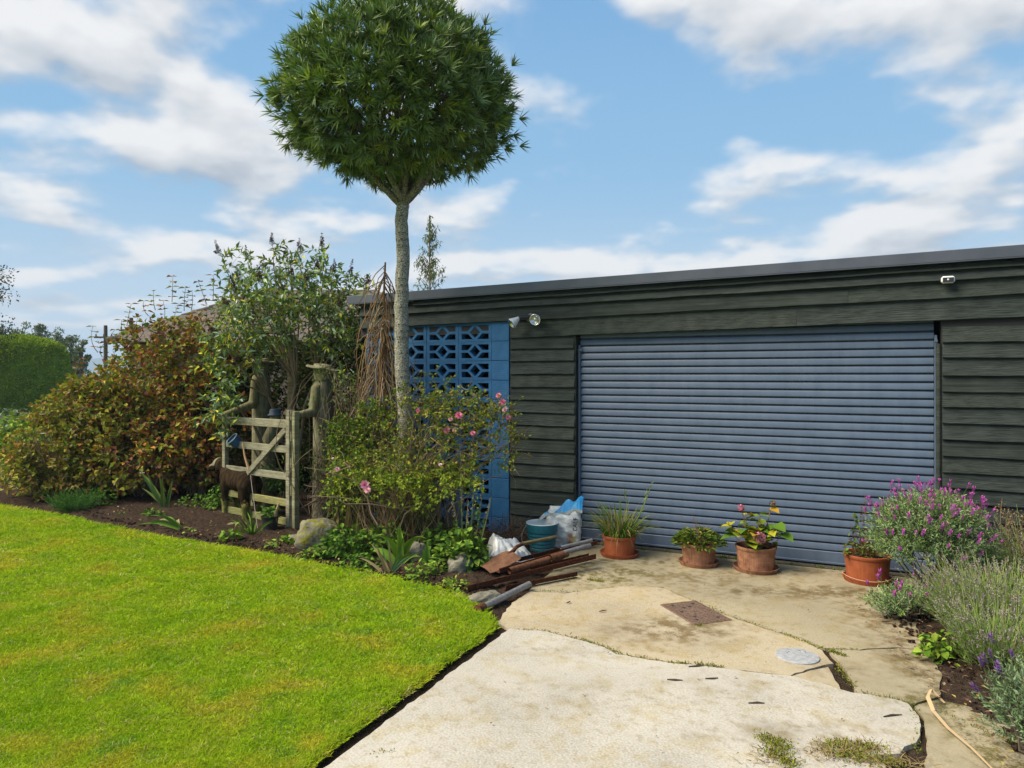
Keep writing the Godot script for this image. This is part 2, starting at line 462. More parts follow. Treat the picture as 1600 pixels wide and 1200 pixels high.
func edge_distance(p: Vector2, poly: Array) -> float:
	var best := 1e9
	for k in poly.size():
		var q := Geometry2D.get_closest_point_to_segment(p, poly[k], poly[(k + 1) % poly.size()])
		best = minf(best, p.distance_squared_to(q))
	return sqrt(best)

func ragged(poly: Array, every: float, by: float) -> PackedVector2Array:
	var out := PackedVector2Array()
	for k in poly.size():
		var a: Vector2 = poly[k]
		var b: Vector2 = poly[(k + 1) % poly.size()]
		var n: int = clampi(int(a.distance_to(b) / every), 1, 90)
		for j in n:
			out.append(a.lerp(b, float(j) / n) + Vector2(rr(-by, by), rr(-by, by)))
	return out

func slab(poly: Array, top: float, bottom: float, m: Material, every := 0.045, by := 0.007, bev := 0.006) -> ArrayMesh:
	var p := ragged(poly, every, by)
	var mb := MB.new()
	var inner := PackedVector2Array()
	var cw := Geometry2D.is_polygon_clockwise(p)
	for k in p.size():
		var t := (p[(k + 1) % p.size()] - p[(k - 1 + p.size()) % p.size()]).normalized()
		var nrm := Vector2(-t.y, t.x) * (1.0 if cw else -1.0)
		inner.append(p[k] - nrm * bev * (1.0 if cw else 1.0))
	var tris := Geometry2D.triangulate_polygon(p)
	for q in p:
		mb.v.append(Vector3(q.x, top, q.y)); mb.c.append(Color.WHITE)
	for x in tris:
		mb.i.append(x)
	for k in p.size():
		var a := p[k]
		var b := p[(k + 1) % p.size()]
		mb.quad(Vector3(a.x, top, a.y), Vector3(b.x, top, b.y), Vector3(b.x, bottom, b.y), Vector3(a.x, bottom, a.y))
	for q in mb.v:
		mb.uv.append(Vector2((q.x + 1.5) / 6.0, (q.z + 7.4) / 6.0))
	return mb.mesh(m, true)

func soil_bed(poly: Array, cell: float, hump: float, seed_: int) -> ArrayMesh:
	var n := FastNoiseLite.new()
	n.seed = seed_
	n.frequency = 3.5
	n.fractal_octaves = 4
	n.fractal_gain = 0.62
	var lo := Vector2(1e9, 1e9)
	var hi := -lo
	for q in poly:
		lo = lo.min(q); hi = hi.max(q)
	hi.x = minf(hi.x, 3.6); lo.x = maxf(lo.x, -8.0); lo.y = maxf(lo.y, -10.5); hi.y = minf(hi.y, -2.4)
	var pp := PackedVector2Array(poly)
	var nx := int((hi.x - lo.x) / cell) + 1
	var ny := int((hi.y - lo.y) / cell) + 1
	var mb := MB.new()
	var ids := {}
	for y in ny:
		for x in nx:
			var q := lo + Vector2(x, y) * cell
			if not Geometry2D.is_point_in_polygon(q, pp):
				continue
			var d := edge_distance(q, poly)
			var lump := n.get_noise_2d(q.x, q.y)
			var fine := n.get_noise_2d(q.x * 4.0 + 31.0, q.y * 4.0)
			var hgt := -0.028 + smoothstep(0.0, 0.12, d) * (0.022 + lump * 0.024 + fine * 0.022) + smoothstep(0.05, 0.6, d) * hump
			ids[y * nx + x] = mb.v.size()
			mb.v.append(Vector3(q.x + rr(-0.3, 0.3) * cell, hgt, q.y + rr(-0.3, 0.3) * cell))
			mb.c.append(Color(1, 1, 1) * rr(0.75, 1.15))
	for y in ny - 1:
		for x in nx - 1:
			var a := y * nx + x
			if ids.has(a) and ids.has(a + 1) and ids.has(a + nx) and ids.has(a + nx + 1):
				for k in [a, a + 1, a + nx + 1, a, a + nx + 1, a + nx]:
					mb.i.append(ids[k])
	return mb.mesh(mats.soil, true)

func drive_texture() -> ImageTexture:
	var w := 1280
	var speck := noise_img(w, w, 81, 0.32, 3).get_data()
	var mott := noise_img(w, w, 82, 0.02, 5).get_data()
	var big := noise_img(w, w, 83, 0.006, 5).get_data()
	var dots := noise_img(w, w, 85, 0.09, 2, FastNoiseLite.TYPE_CELLULAR).get_data()
	var mott2 := noise_img(w, w, 86, 0.055, 4).get_data()
	# stains seen on the concrete: x, z, half-lengths, strength, tint
	var stains := [[1.02, -4.58, 0.42, 0.20, 1.25, 0], [1.15, -4.75, 0.25, 0.12, 0.6, 0], [0.55, -5.72, 0.42, 0.17, 1.3, 1], [0.9, -5.95, 0.4, 0.16, 1.1, 1], [1.95, -5.42, 0.6, 0.16, 1.0, 0], [1.5, -5.75, 0.5, 0.15, 0.8, 0], [2.45, -4.75, 0.22, 0.5, 0.9, 0], [2.25, -3.9, 0.13, 0.5, 1.4, 0], [2.15, -3.3, 0.16, 0.6, 1.3, 1], [2.05, -2.9, 0.2, 0.3, 1.0, 1], [1.78, -3.98, 0.16, 0.12, 1.1, 0], [1.25, -3.28, 0.45, 0.10, 0.7, 0], [1.95, -3.6, 0.12, 0.1, 0.8, 1], [0.45, -6.3, 0.4, 0.3, 0.9, 1], [2.5, -5.4, 0.5, 0.15, 0.9, 0], [1.3, -6.3, 0.5, 0.13, 1.0, 1], [2.2, -5.95, 0.6, 0.12, 0.9, 0], [0.5, -4.25, 0.5, 0.12, 0.35, 0], [0.2, -3.6, 0.6, 0.3, 0.22, 0], [1.2, -3.75, 0.5, 0.15, 0.3, 0]]
	var out := PackedByteArray()
	out.resize(w * w * 3)
	var brown := Vector3(0.36, 0.29, 0.19)
	var moss := Vector3(0.27, 0.27, 0.12)
	var cell := 16
	var gw := w / cell
	var grid := PackedVector2Array()
	grid.resize((gw + 1) * (gw + 1))
	for y in gw + 1:
		for x in gw + 1:
			var X := -1.5 + 6.0 * x * cell / w
			var Z := -7.4 + 6.0 * y * cell / w
			var s := Vector2.ZERO
			for q in stains:
				var dx: float = (X - q[0]) / q[2]
				var dz: float = (Z - q[1]) / q[3]
				var e: float = q[4] * exp(-(dx * dx + dz * dz))
				if q[5] == 0: s.x += e
				else: s.y += e
			grid[y * (gw + 1) + x] = s
	for y in w:
		var gy := y / cell
		var fy := float(y % cell) / cell
		for x in w:
			var k := y * w + x
			var g := (y / cell) * (gw + 1) + x / cell
			var fx := float(x % cell) / cell
			var s := grid[g].lerp(grid[g + 1], fx).lerp(grid[g + gw + 1].lerp(grid[g + gw + 2], fx), fy)
			var sp := speck[k] / 255.0 - 0.5
			var mo := mott[k] / 255.0
			var bg := big[k] / 255.0
			var f := 0.90 + sp * 0.55 + (bg - 0.5) * 0.26
			var warm := smoothstep(0.50, 0.72, mo) * 0.55
			var r := f; var gg := f * (1.0 - warm * 0.14); var b := f * (1.0 - warm * 0.34)
			r *= 1.0 - warm * 0.08
			var m2 := smoothstep(0.55, 0.85, mott2[k] / 255.0) * 0.30 * (0.4 + bg)
			r *= 1.0 - m2 * 0.5; gg *= 1.0 - m2 * 0.62; b *= 1.0 - m2 * 0.85
			if dots[k] < 16 and mott2[k] > 120:
				r *= 0.62; gg *= 0.58; b *= 0.52
			if s.x > 0.02:
				var t := clampf(s.x * smoothstep(0.26, 0.72, mo * 0.55 + mott2[k] / 255.0 * 0.4 + sp * 0.55), 0.0, 0.85)
				r = lerpf(r, brown.x * f, t); gg = lerpf(gg, brown.y * f, t); b = lerpf(b, brown.z * f, t)
			if s.y > 0.02:
				var t := clampf(s.y * smoothstep(0.34, 0.74, mo * 0.5 + mott2[k] / 255.0 * 0.45 + sp * 0.6), 0.0, 0.92)
				r = lerpf(r, moss.x * f, t); gg = lerpf(gg, moss.y * f, t); b = lerpf(b, moss.z * f, t)
			out[k * 3] = int(clampf(pow(maxf(r, 0.0), 0.4545), 0, 1) * 255); out[k * 3 + 1] = int(clampf(pow(maxf(gg, 0.0), 0.4545), 0, 1) * 255); out[k * 3 + 2] = int(clampf(pow(maxf(b, 0.0), 0.4545), 0, 1) * 255)
	return ImageTexture.create_from_image(Image.create_from_data(w, w, false, Image.FORMAT_RGB8, out))

func build_ground():
	var g := MB.new()
	g.quad(Vector3(-2500, -0.09, -3000), Vector3(2500, -0.09, -3000), Vector3(2500, -0.09, 600), Vector3(-2500, -0.09, 600))
	structure("ground", g.mesh(mats.field))
	var e := MB.new()
	e.quad(Vector3(-3.0, -0.027, -8.6), Vector3(6.0, -0.027, -8.6), Vector3(6.0, -0.027, 1.0), Vector3(-3.0, -0.027, 1.0), Color(0.95, 0.95, 0.9))
	structure("earth", e.mesh(mats.soil))
	structure("soil_bed", soil_bed(BED, 0.034, 0.045, 5))
	structure("soil_border", soil_bed(BED2, 0.03, 0.03, 6))
	structure("lawn", slab(LAWN, 0.006, -0.004, mats.turf, 0.05, 0.012))
	structure("lawn_subsoil", slab(LAWN, 0.001, -0.085, mats.soil, 0.035, 0.018))
	var tex := drive_texture()
	var bumps := bump_tex(noise_img(1024, 1024, 84, 0.42, 2), 0.8)
	var base := {"near": Color(0.455, 0.42, 0.352), "mid": Color(0.42, 0.355, 0.245), "back": Color(0.35, 0.30, 0.20)}
	var cm := {}
	for k in base:
		var m := mat(base[k], 0.93, {"tex": tex, "spec": 0.2})
		m.normal_enabled = true
		m.normal_texture = bumps
		m.normal_scale = 0.5
		m.uv1_scale = Vector3(1, 1, 1)
		cm[k] = m
	var top_crack := [Vector2(-0.02, -4.585), Vector2(0.2, -4.555), Vector2(0.41, -4.405), Vector2(0.55, -4.285), Vector2(0.61, -4.18), Vector2(0.9, -4.045), Vector2(1.07, -4.015), Vector2(1.23, -3.955), Vector2(1.51, -3.875), Vector2(1.73, -3.68), Vector2(1.9, -3.60), Vector2(1.95, -3.555)]
	var near := top_crack.duplicate()
	near.append_array([Vector2(1.93, -3.42), Vector2(1.83, -3.24), Vector2(1.78, -3.17), Vector2(1.70, -3.15), Vector2(1.66, -3.09), Vector2(1.57, -3.07), Vector2(1.54, -2.98), Vector2(1.40, -2.92), Vector2(1.2, -2.5), Vector2(0.9, -1.2), Vector2(-1.62, -1.0), Vector2(-0.76, -3.0)])
	structure("driveway", slab(near, 0.0, -0.1, cm.near))
	var mid := [Vector2(-0.10, -4.72), Vector2(0.0, -5.14), Vector2(0.14, -5.40), Vector2(0.38, -5.35), Vector2(0.63, -5.46), Vector2(0.94, -5.56), Vector2(1.14, -5.50), Vector2(1.275, -5.21), Vector2(1.445, -4.86), Vector2(1.645, -4.56), Vector2(1.77, -4.44), Vector2(1.82, -4.25), Vector2(1.80, -4.06), Vector2(1.62, -3.98), Vector2(1.505, -3.90)]
	for k in range(7, -1, -1):
		mid.append(top_crack[k] + Vector2(0.004, -0.018 - 0.012 * rng.randf()))
	structure("driveway", slab(mid, -0.006, -0.1, cm.mid))
	var back := [Vector2(-0.3, -7.42), Vector2(4.6, -5.13), Vector2(4.6, -4.9), Vector2(2.95, -5.0), Vector2(2.62, -4.7), Vector2(2.45, -4.26), Vector2(2.30, -4.31), Vector2(2.05, -4.28), Vector2(1.86, -4.30), Vector2(1.80, -4.455), Vector2(1.67, -4.58), Vector2(1.465, -4.875), Vector2(1.30, -5.22), Vector2(1.16, -5.525), Vector2(0.94, -5.58), Vector2(0.63, -5.48), Vector2(0.38, -5.375), Vector2(0.12, -5.43), Vector2(0.34, -6.0), Vector2(0.5, -6.5)]
	structure("driveway", slab(back, -0.011, -0.1, cm.back))
	structure("driveway", slab([Vector2(1.865, -4.275), Vector2(2.05, -4.263), Vector2(2.30, -4.293), Vector2(2.45, -4.24), Vector2(2.32, -3.9), Vector2(2.15, -3.645), Vector2(1.985, -3.572), Vector2(1.765, -3.70), Vector2(1.83, -3.95)], -0.009, -0.1, cm.back))
	structure("driveway", slab([Vector2(1.972, -3.552), Vector2(2.14, -3.63), Vector2(2.3, -3.5), Vector2(2.3, -1.0), Vector2(1.25, -1.0), Vector2(1.66, -2.9), Vector2(1.852, -3.23), Vector2(1.95, -3.42)], -0.013, -0.1, cm.back))
	structure("driveway", slab([Vector2(1.50, -3.888), Vector2(1.63, -3.972), Vector2(1.76, -4.02), Vector2(1.72, -3.84), Vector2(1.70, -3.74)], -0.009, -0.1, cm.mid, 0.04, 0.004))
	structure("broken_corner", slab([Vector2(1.3, -3.12), Vector2(1.86, -3.26), Vector2(1.75, -2.9), Vector2(1.3, -1.2), Vector2(0.95, -1.2)], -0.022, -0.08, mats.soil))
	# far hills
	var hm := MB.new()
	var hn := FastNoiseLite.new()
	hn.seed = 9
	hn.frequency = 0.0022
	for k in 120:
		var x0 := -2400.0 + k * 40.0
		var y0 := 52.0 + hn.get_noise_1d(x0) * 34.0
		var y1 := 52.0 + hn.get_noise_1d(x0 + 40.0) * 34.0
		hm.quad(Vector3(x0, -0.2, -1750), Vector3(x0 + 40, -0.2, -1750), Vector3(x0 + 40, y1, -2050), Vector3(x0, y0, -2050))
		hm.quad(Vector3(x0, y0, -2050), Vector3(x0 + 40, y1, -2050), Vector3(x0 + 40, -0.2, -2400), Vector3(x0, -0.2, -2400))
	structure("hills", hm.mesh(mats.hill))

func inside(p: Vector2, poly: PackedVector2Array) -> bool:
	return Geometry2D.is_point_in_polygon(p, poly)

func build_grass():
	# mown lawn: tufts of short blades, thinning out with the distance
	var tufts := []
	for v in 3:
		var mb := MB.new()
		for k in 16:
			var a := rr(0, TAU)
			var r := sqrt(rng.randf()) * 0.032
			var p := Vector3(cos(a) * r, 0, sin(a) * r)
			var out := Vector3(cos(a + rr(-1, 1)), 0, sin(a + rr(-1, 1)))
			var d := (Vector3.UP + out * rr(0.2, 1.1)).normalized()
			var s := d.cross(ru()).normalized()
			var l := rr(0.018, 0.036)
			var b: float = rr(0.72, 1.2)
			var col := Color(b, b, b)
			var q := mb.v.size()
			for x in [p + s * 0.0017, p - s * 0.0017, p + d * l * 0.6 + s * 0.0013, p + d * l * 0.6 - s * 0.0013, p + (d + out * 0.35).normalized() * l]:
				mb.v.append(x); mb.c.append(col)
			for x in [0, 1, 3, 0, 3, 2, 2, 3, 4]:
				mb.i.append(q + x)
		tufts.append(mb.mesh(mats.grass, false))
	var poly := PackedVector2Array(LAWN)
	var n := FastNoiseLite.new()
	n.seed = 21
	n.frequency = 1.4
	n.fractal_octaves = 4
	var n2 := FastNoiseLite.new()
	n2.seed = 22
	n2.frequency = 5.0
	n2.fractal_octaves = 3
	var tr := [[], [], []]
	var cs := [[], [], []]
	var z := -2.3
	while z > -11.5:
		var cell := 0.0108 * clampf(-z / 3.0, 0.9, 3.4)
		var xl := maxf(-9.5, z * 0.80 - 0.6)
		var x := xl
		while x < 0.1:
			var q := Vector2(x + rr(-1, 1) * cell, z + rr(-1, 1) * cell)
			if inside(q, poly):
				var a := n.get_noise_2d(q.x, q.y)
				var b := n2.get_noise_2d(q.x, q.y)
				var col := Color(0.35, 0.47, 0.022)
				col = col.lerp(Color(0.52, 0.45, 0.045), smoothstep(0.12, 0.5, a + b * 0.4) * 0.75)
				col = col.lerp(Color(0.22, 0.39, 0.010), smoothstep(0.05, 0.5, -a - b * 0.75) * 0.65)
				if rng.randf() < 0.055:
					col = Color(0.55, 0.45, 0.18)
				if b < -0.5:
					col = Color(0.20, 0.35, 0.05)
				col = vary(col, 0.34)
				var s := clampf(-z / 3.4, 0.72, 2.0) * rr(0.75, 1.2)
				var t := Transform3D(Basis(Vector3.UP, rr(0, TAU)).scaled(Vector3(s * 1.15, s * rr(0.6, 1.05) * (0.8 if -z < 5.0 else 0.6), s * 1.15)), Vector3(q.x, 0.005, q.y))
				var v := rng.randi() % 3
				tr[v].append(t); cs[v].append(col)
			x += cell
		z -= cell
	var total := 0
	var g := Node3D.new()
	g.name = "lawn_grass"
	add_child(g)
	g.set_meta("kind", "stuff")
	tag(g, "short bright green mown grass covering the lawn", "grass")
	for v in 3:
		var mm := MultiMesh.new()
		mm.transform_format = MultiMesh.TRANSFORM_3D
		mm.use_colors = true
		mm.mesh = tufts[v]
		mm.instance_count = tr[v].size()
		for k in tr[v].size():
			mm.set_instance_transform(k, tr[v][k])
			mm.set_instance_color(k, cs[v][k])
		total += tr[v].size()
		var o := MultiMeshInstance3D.new()
		o.name = "grass_tufts"
		o.multimesh = mm
		g.add_child(o, true)
		o.set_meta("kind", "stuff")
	print("grass tufts ", total)

# ---------------------------------------------------------------- garage
const WALL_AT := Vector3(-0.019, 0.0, -7.314)
const WALL_TURN := -0.43633

func wall(x: float, y: float, z: float) -> Vector3:
	return WALL_AT + Basis(Vector3.UP, WALL_TURN) * Vector3(x, y, z)

func board_mesh(x0: float, x1: float, y_bottom: float, exposure: float, slope: float, m: Material, thick := 0.031) -> ArrayMesh:
	# a rough-sawn weatherboard, its lower edge proud of the board below and a little uneven
	var mb := MB.new()
	var n := maxi(4, int((x1 - x0) / 0.11))
	var rows := []
	var ph := rr(0, 100)
	for k in n + 1:
		var x := lerpf(x0, x1, float(k) / n)
		var dy := slope * x + (sin(x * 3.1 + ph) + sin(x * 7.7 + ph * 2.0)) * 0.0014 + rr(-0.0016, 0.0016)
		var bow := sin(x * 1.3 + ph) * 0.002 + rr(-0.001, 0.001)
		var yb := y_bottom + dy
		var yt := y_bottom + exposure + 0.018 + slope * x
		rows.append([Vector3(x, yt, 0.004), Vector3(x, yb + 0.004, thick + bow), Vector3(x, yb, thick - 0.004 + bow), Vector3(x, yb, 0.001)])
	for k in n:
		for j in 3:
			mb.quad(rows[k][j], rows[k + 1][j], rows[k + 1][j + 1], rows[k][j + 1])
	for e in [0, n]:
		mb.quad(rows[e][0], rows[e][1], rows[e][2], rows[e][3])
	return mb.mesh(m)

func breeze_mesh(w: float, h: float, deep: float) -> ArrayMesh:
	# pierced block: a diamond opening between four trapezoid ones
	var a := w * 0.5
	var b := h * 0.5
	var fx := a - 0.034
	var fy := b - 0.026
	var m := 0.013
	var d := 0.06
	var c := 0.098
	var k1 := c - m
	var k2 := c - fy
	var polys := [[Vector2(fx, 0), Vector2(a, 0), Vector2(a, b), Vector2(fx, b)], [Vector2(d, 0), Vector2(fx, 0), Vector2(fx, m), Vector2(k1, m), Vector2(d - m, m)], [Vector2(d - m, m), Vector2(k1, m), Vector2(k2, fy), Vector2(0, fy), Vector2(0, d)], [Vector2(0, fy), Vector2(fx, fy), Vector2(fx, b), Vector2(0, b)]]
	var holes := [[Vector2(d, 0), Vector2(0, d)], [Vector2(fx, m), Vector2(k1, m)], [Vector2(k1, m), Vector2(k2, fy)], [Vector2(k2, fy), Vector2(fx, fy)], [Vector2(fx, fy), Vector2(fx, m)], [Vector2(a, 0), Vector2(a, b)], [Vector2(a, b), Vector2(0, b)]]
	var mb := MB.new()
	for sx in [-1.0, 1.0]:
		for sy in [-1.0, 1.0]:
			for z in [0.0, -deep]:
				for p in polys:
					for k in range(1, p.size() - 1):
						mb.tri(Vector3(p[0].x * sx, p[0].y * sy, z), Vector3(p[k].x * sx, p[k].y * sy, z), Vector3(p[k + 1].x * sx, p[k + 1].y * sy, z))
			for e in holes:
				mb.quad(Vector3(e[0].x * sx, e[0].y * sy, 0), Vector3(e[1].x * sx, e[1].y * sy, 0), Vector3(e[1].x * sx, e[1].y * sy, -deep), Vector3(e[0].x * sx, e[0].y * sy, -deep))
	return mb.mesh(mats.block, false)

func build_garage():
	var g := thing("garage", "long flat-roofed garage clad in dark green weatherboards with a blue roller door", "garage", WALL_AT, WALL_TURN)
	var bm := [mats.board, mats.board2, mats.board3, mats.board]
	var sl := 0.0165
	# shell: back walls, floor and roof keep the inside dark
	var sh := MB.new()
	sh.box(Vector3(0.0, -0.05, -0.10), Vector3(0.70, 2.40, -0.004))
	sh.box(Vector3(3.77, -0.05, -0.10), Vector3(6.6, 2.42, -0.004))
	sh.box(Vector3(0.70, 2.06, -0.10), Vector3(3.77, 2.40, -0.004))
	sh.box(Vector3(-1.85, 2.03, -0.10), Vector3(0.0, 2.38, -0.004))
	part("wall_lining", sh.mesh(mats.dark), g)
	var bk := MB.new()
	bk.box(Vector3(-1.80, -0.05, -5.6), Vector3(6.5, 2.40, -5.5))
	bk.box(Vector3(-1.86, -0.05, -5.5), Vector3(-1.78, 2.38, -0.13))
	bk.box(Vector3(6.5, -0.05, -5.5), Vector3(6.6, 2.40, -0.11))
	bk.box(Vector3(-1.78, -0.05, -5.5), Vector3(6.5, -0.02, -0.11))
	part("rear_wall", bk.mesh(mats.dark), g)
	var rf := MB.new()
	var tl := Transform3D(Basis(Vector3(0, 0, 1), atan(sl)), Vector3.ZERO)
	rf.box(Vector3(-1.9, 2.415, -5.7), Vector3(6.7, 2.47, -0.02), tl)
	part("roof", rf.mesh(mats.flashing), g)
	var fl := MB.new()
	fl.box(Vector3(-1.93, 2.432, -0.018), Vector3(6.7, 2.521, 0.075), tl, Color.WHITE, 0.004)
	fl.box(Vector3(-1.93, 2.424, 0.058), Vector3(6.7, 2.4315, 0.081), tl)
	part("roof_flashing", fl.mesh(mats.flashing), g)
	# four long boards under the roof run with its fall
	var tops := [[2.367, 0.066, -1.13], [2.288, 0.079, -1.84], [2.152, 0.136, -1.84], [1.979, 0.173, 0.012]]
	for k in 4:
		var x: float = tops[k][2]
		var cuts: Array = [[x, 1.9, 3.78, 6.6], [x, -0.83, 0.35, 4.9, 6.6], [x, 0.08, 3.1, 6.6], [x, 2.7, 6.6]][k]
		for j in cuts.size() - 1:
			part("weatherboard", board_mesh(cuts[j] + 0.001, cuts[j + 1] - 0.001, tops[k][0], tops[k][1], sl, bm[(k * 2 + j) % 4], 0.05 - 0.006 * k), g)
	# short boards left of the door
	var y := 1.979
	var k := 0
	while y > 0.05:
		var e := 0.127 + rr(-0.006, 0.006)
		if k == 0:
			e = 0.112
		part("weatherboard", board_mesh(0.012, 0.694 + rr(-0.006, 0.004), y - e, e, rr(-0.003, 0.003) + 0.0, bm[(k * 3 + 1) % 4]), g)
		y -= e
		k += 1
	# boards right of the door
	y = 1.965
	k = 0
	while y > 0.05:
		var e := 0.1265 + rr(-0.004, 0.004)
		if k == 0:
			e = 0.108
		part("weatherboard", board_mesh(3.775, 6.6, y - e - rr(-0.001, 0.001) + 0.03, e, -0.007 + rr(-0.002, 0.002), bm[(k * 5 + 2) % 4]), g)
		y -= e
		k += 1
	# corner stops and jambs
	var jb := MB.new()
	jb.box(Vector3(0.694, -0.01, -0.10), Vector3(0.706, 1.985, 0.012))
	part("jamb", jb.mesh(mats.board2), g)
	jb = MB.new()
	jb.tube([Vector3(3.752, -0.01, -0.012), Vector3(3.752, 1.0, -0.012), Vector3(3.749, 1.86, -0.01)], [0.020], 8)
	part("jamb", jb.mesh(mats.board3), g)
	# roller door
	var d := Node3D.new()
	d.name = "roller_door"
	g.add_child(d)
	d.set_meta("label", "wide slate blue ribbed steel roller door")
	var pitch := 0.0682
	var prof := [Vector2(0.0, -0.032), Vector2(0.0046, -0.032), Vector2(0.0056, -0.006), Vector2(0.010, -0.001), Vector2(0.014, 0.0), Vector2(0.032, -0.001), Vector2(0.046, -0.004), Vector2(0.057, -0.0065), Vector2(0.0628, -0.0095), Vector2(0.0638, -0.032), Vector2(0.0682, -0.032)]
	for v in 30:
		var mb := MB.new()
		var yy := 0.118 + v * pitch
		var nx := 12
		var wav := []
		for x in nx + 1:
			wav.append(rr(-0.002, 0.002))
		for x in nx + 1:
			for p in prof:
				mb.v.append(Vector3(lerpf(0.728, 3.722, float(x) / nx), yy + p.x, -0.062 + p.y + wav[x]))
				mb.c.append(Color.WHITE)
		for x in nx:
			for p in prof.size() - 1:
				var a := x * prof.size() + p
				for q in [a, a + 1, a + prof.size() + 1, a, a + prof.size() + 1, a + prof.size()]:
					mb.i.append(q)
		part("slat", mb.mesh(mats.door), d)
	var br := MB.new()
	br.box(Vector3(0.728, 0.016, -0.088), Vector3(3.722, 0.1165, -0.056), Transform3D.IDENTITY, Color.WHITE, 0.005)
	br.box(Vector3(0.728, 0.012, -0.0555), Vector3(3.722, 0.03, -0.046), Transform3D.IDENTITY, Color.WHITE, 0.003)
	part("bottom_rail", br.mesh(mats.door), d)
	for s in [[0.712, 0.7245, 1.90], [3.7255, 3.737, 1.93]]:
		var gd := MB.new()
		gd.box(Vector3(s[0], 0.0, -0.09), Vector3(s[1] + 0.008, s[2], -0.04), Transform3D.IDENTITY, Color.WHITE, 0.003)
		part("guide", gd.mesh(mats.door), d)
		gd = MB.new()
		gd.box(Vector3(s[0] - 0.002, s[2] - 0.06, -0.05), Vector3(s[1] + 0.03 if s[0] < 1.0 else s[1] + 0.012, s[2] - 0.035, -0.034), Transform3D.IDENTITY, Color.WHITE, 0.003)
		part("guide_stop", gd.mesh(mats.door), d)
	var sill := MB.new()
	sill.box(Vector3(0.7, -0.03, -0.2), Vector3(3.76, -0.002, 0.035), Transform3D.IDENTITY, Color.WHITE, 0.004)
	part("door_sill", sill.mesh(mat(Color(0.36, 0.34, 0.27), 0.95, {"tex": mats.rock.albedo_texture, "scale": Vector3(2, 2, 2)})), g)
	# blue pierced block wall
	var bw := thing("breeze_block_wall", "blue painted wall of pierced breeze blocks left of the garage cladding", "wall", WALL_AT, WALL_TURN)
	var bmesh := breeze_mesh(0.385, 0.194, 0.09)
	var plain := MB.new()
	plain.box(Vector3(-0.098, -0.097, -0.12), Vector3(0.098, 0.097, 0.004), Transform3D.IDENTITY, Color.WHITE, 0.003)
	var pm := plain.mesh(mats.block)
	for row in 11:
		var by := 0.057 + row * 0.1995
		if row == 10:
			by = 2.05
		for col in 4:
			part("pierced_block", bmesh, bw, Transform3D(Basis(), Vector3(-0.4025 - col * 0.39, by, rr(-0.002, 0.001))))
		part("plain_block", pm, bw, Transform3D(Basis(), Vector3(-0.108, by, rr(-0.001, 0.002))))
	var mo := MB.new()
	mo.box(Vector3(-0.2078, -0.04, -0.11), Vector3(-0.2062, 2.15, -0.0045))
	for row in 10:
		mo.box(Vector3(-1.768, 0.154 + row * 0.1995, -0.08), Vector3(-0.0101, 0.159 + row * 0.1995, -0.0042))
	for col in 4:
		mo.box(Vector3(-0.5995 - col * 0.39, -0.04, -0.078), Vector3(-0.5955 - col * 0.39, 2.15, -0.005))
	part("mortar_joints", mo.mesh(mats.mortar), bw)

func build_wall_fittings():
	# twin floodlight
	var b := Basis(Vector3.UP, WALL_TURN)
	var f := thing("floodlight", "twin spot floodlight with dark arms on the cladding left of the door", "light", wall(0.265, 2.18, 0.045), WALL_TURN)
	var mb := MB.new()
	mb.lathe([Vector2(0.0, 0.035), Vector2(0.034, 0.034), Vector2(0.046, 0.026), Vector2(0.05, 0.0)], 18, Transform3D(Basis(Vector3.RIGHT, PI / 2), Vector3.ZERO))
	mb.box(Vector3(-0.035, -0.055, -0.003), Vector3(0.04, -0.02, 0.06), Transform3D.IDENTITY, Color.WHITE, 0.008)
	part("mount", mb.mesh(mats.black), f)
	for s in [0, 1]:
		var head := Vector3(-0.125, -0.03, 0.105) if s == 0 else Vector3(0.085, -0.025, 0.09)
		var aim := (Vector3(-0.55, -0.55, 0.55) if s == 0 else Vector3(0.12, -0.22, 1.0)).normalized()
		mb = MB.new()
		var st := Vector3(-0.02 if s == 0 else 0.03, 0.0, 0.03)
		mb.tube([st, st.lerp(head, 0.45) + Vector3(0, 0.015, 0.0), head - aim * 0.03], [0.020, 0.022, 0.031], 12)
		part("arm", mb.mesh(mats.black), f)
		var ax := aim
		var sd := ax.cross(Vector3.UP).normalized()
		var t := Transform3D(Basis(sd, ax, sd.cross(ax)), head - aim * 0.03)
		mb = MB.new()
		mb.lathe([Vector2(0.02, 0.0), Vector2(0.026, 0.02), Vector2(0.046, 0.07), Vector2(0.054, 0.088), Vector2(0.054, 0.096)], 22, t)
		var lampo := part("lamp_head", mb.mesh(mats.glass), f)
		mb = MB.new()
		mb.lathe([Vector2(0.054, 0.0962), Vector2(0.0545, 0.1), Vector2(0.049, 0.1005), Vector2(0.047, 0.096), Vector2(0.030, 0.080), Vector2(0.017, 0.068), Vector2(0.016, 0.084), Vector2(0.010, 0.090), Vector2(0.0, 0.091)], 22, t)
		part("reflector", mb.mesh(mats.chrome), lampo)
	# little security camera
	var c := thing("security_camera", "small white security camera with black face on the upper right boards", "camera", wall(3.805, 2.352, 0.05), WALL_TURN)
	mb = MB.new()
	mb.box(Vector3(-0.046, -0.026, 0.0), Vector3(0.046, 0.028, 0.05), Transform3D.IDENTITY, Color.WHITE, 0.012)
	part("housing", mb.mesh(mats.white_plastic), c)
	mb = MB.new()
	mb.box(Vector3(-0.037, -0.019, 0.0485), Vector3(0.037, 0.017, 0.053), Transform3D.IDENTITY, Color.WHITE, 0.002)
	part("face", mb.mesh(mats.black), c)
	mb = MB.new()
	mb.lathe([Vector2(0.0, 0.003), Vector2(0.006, 0.002), Vector2(0.0075, 0.0)], 12, Transform3D(Basis(Vector3.RIGHT, PI / 2), Vector3(0.0, 0.0, 0.0531)))
	part("lens", mb.mesh(mats.glass), c)

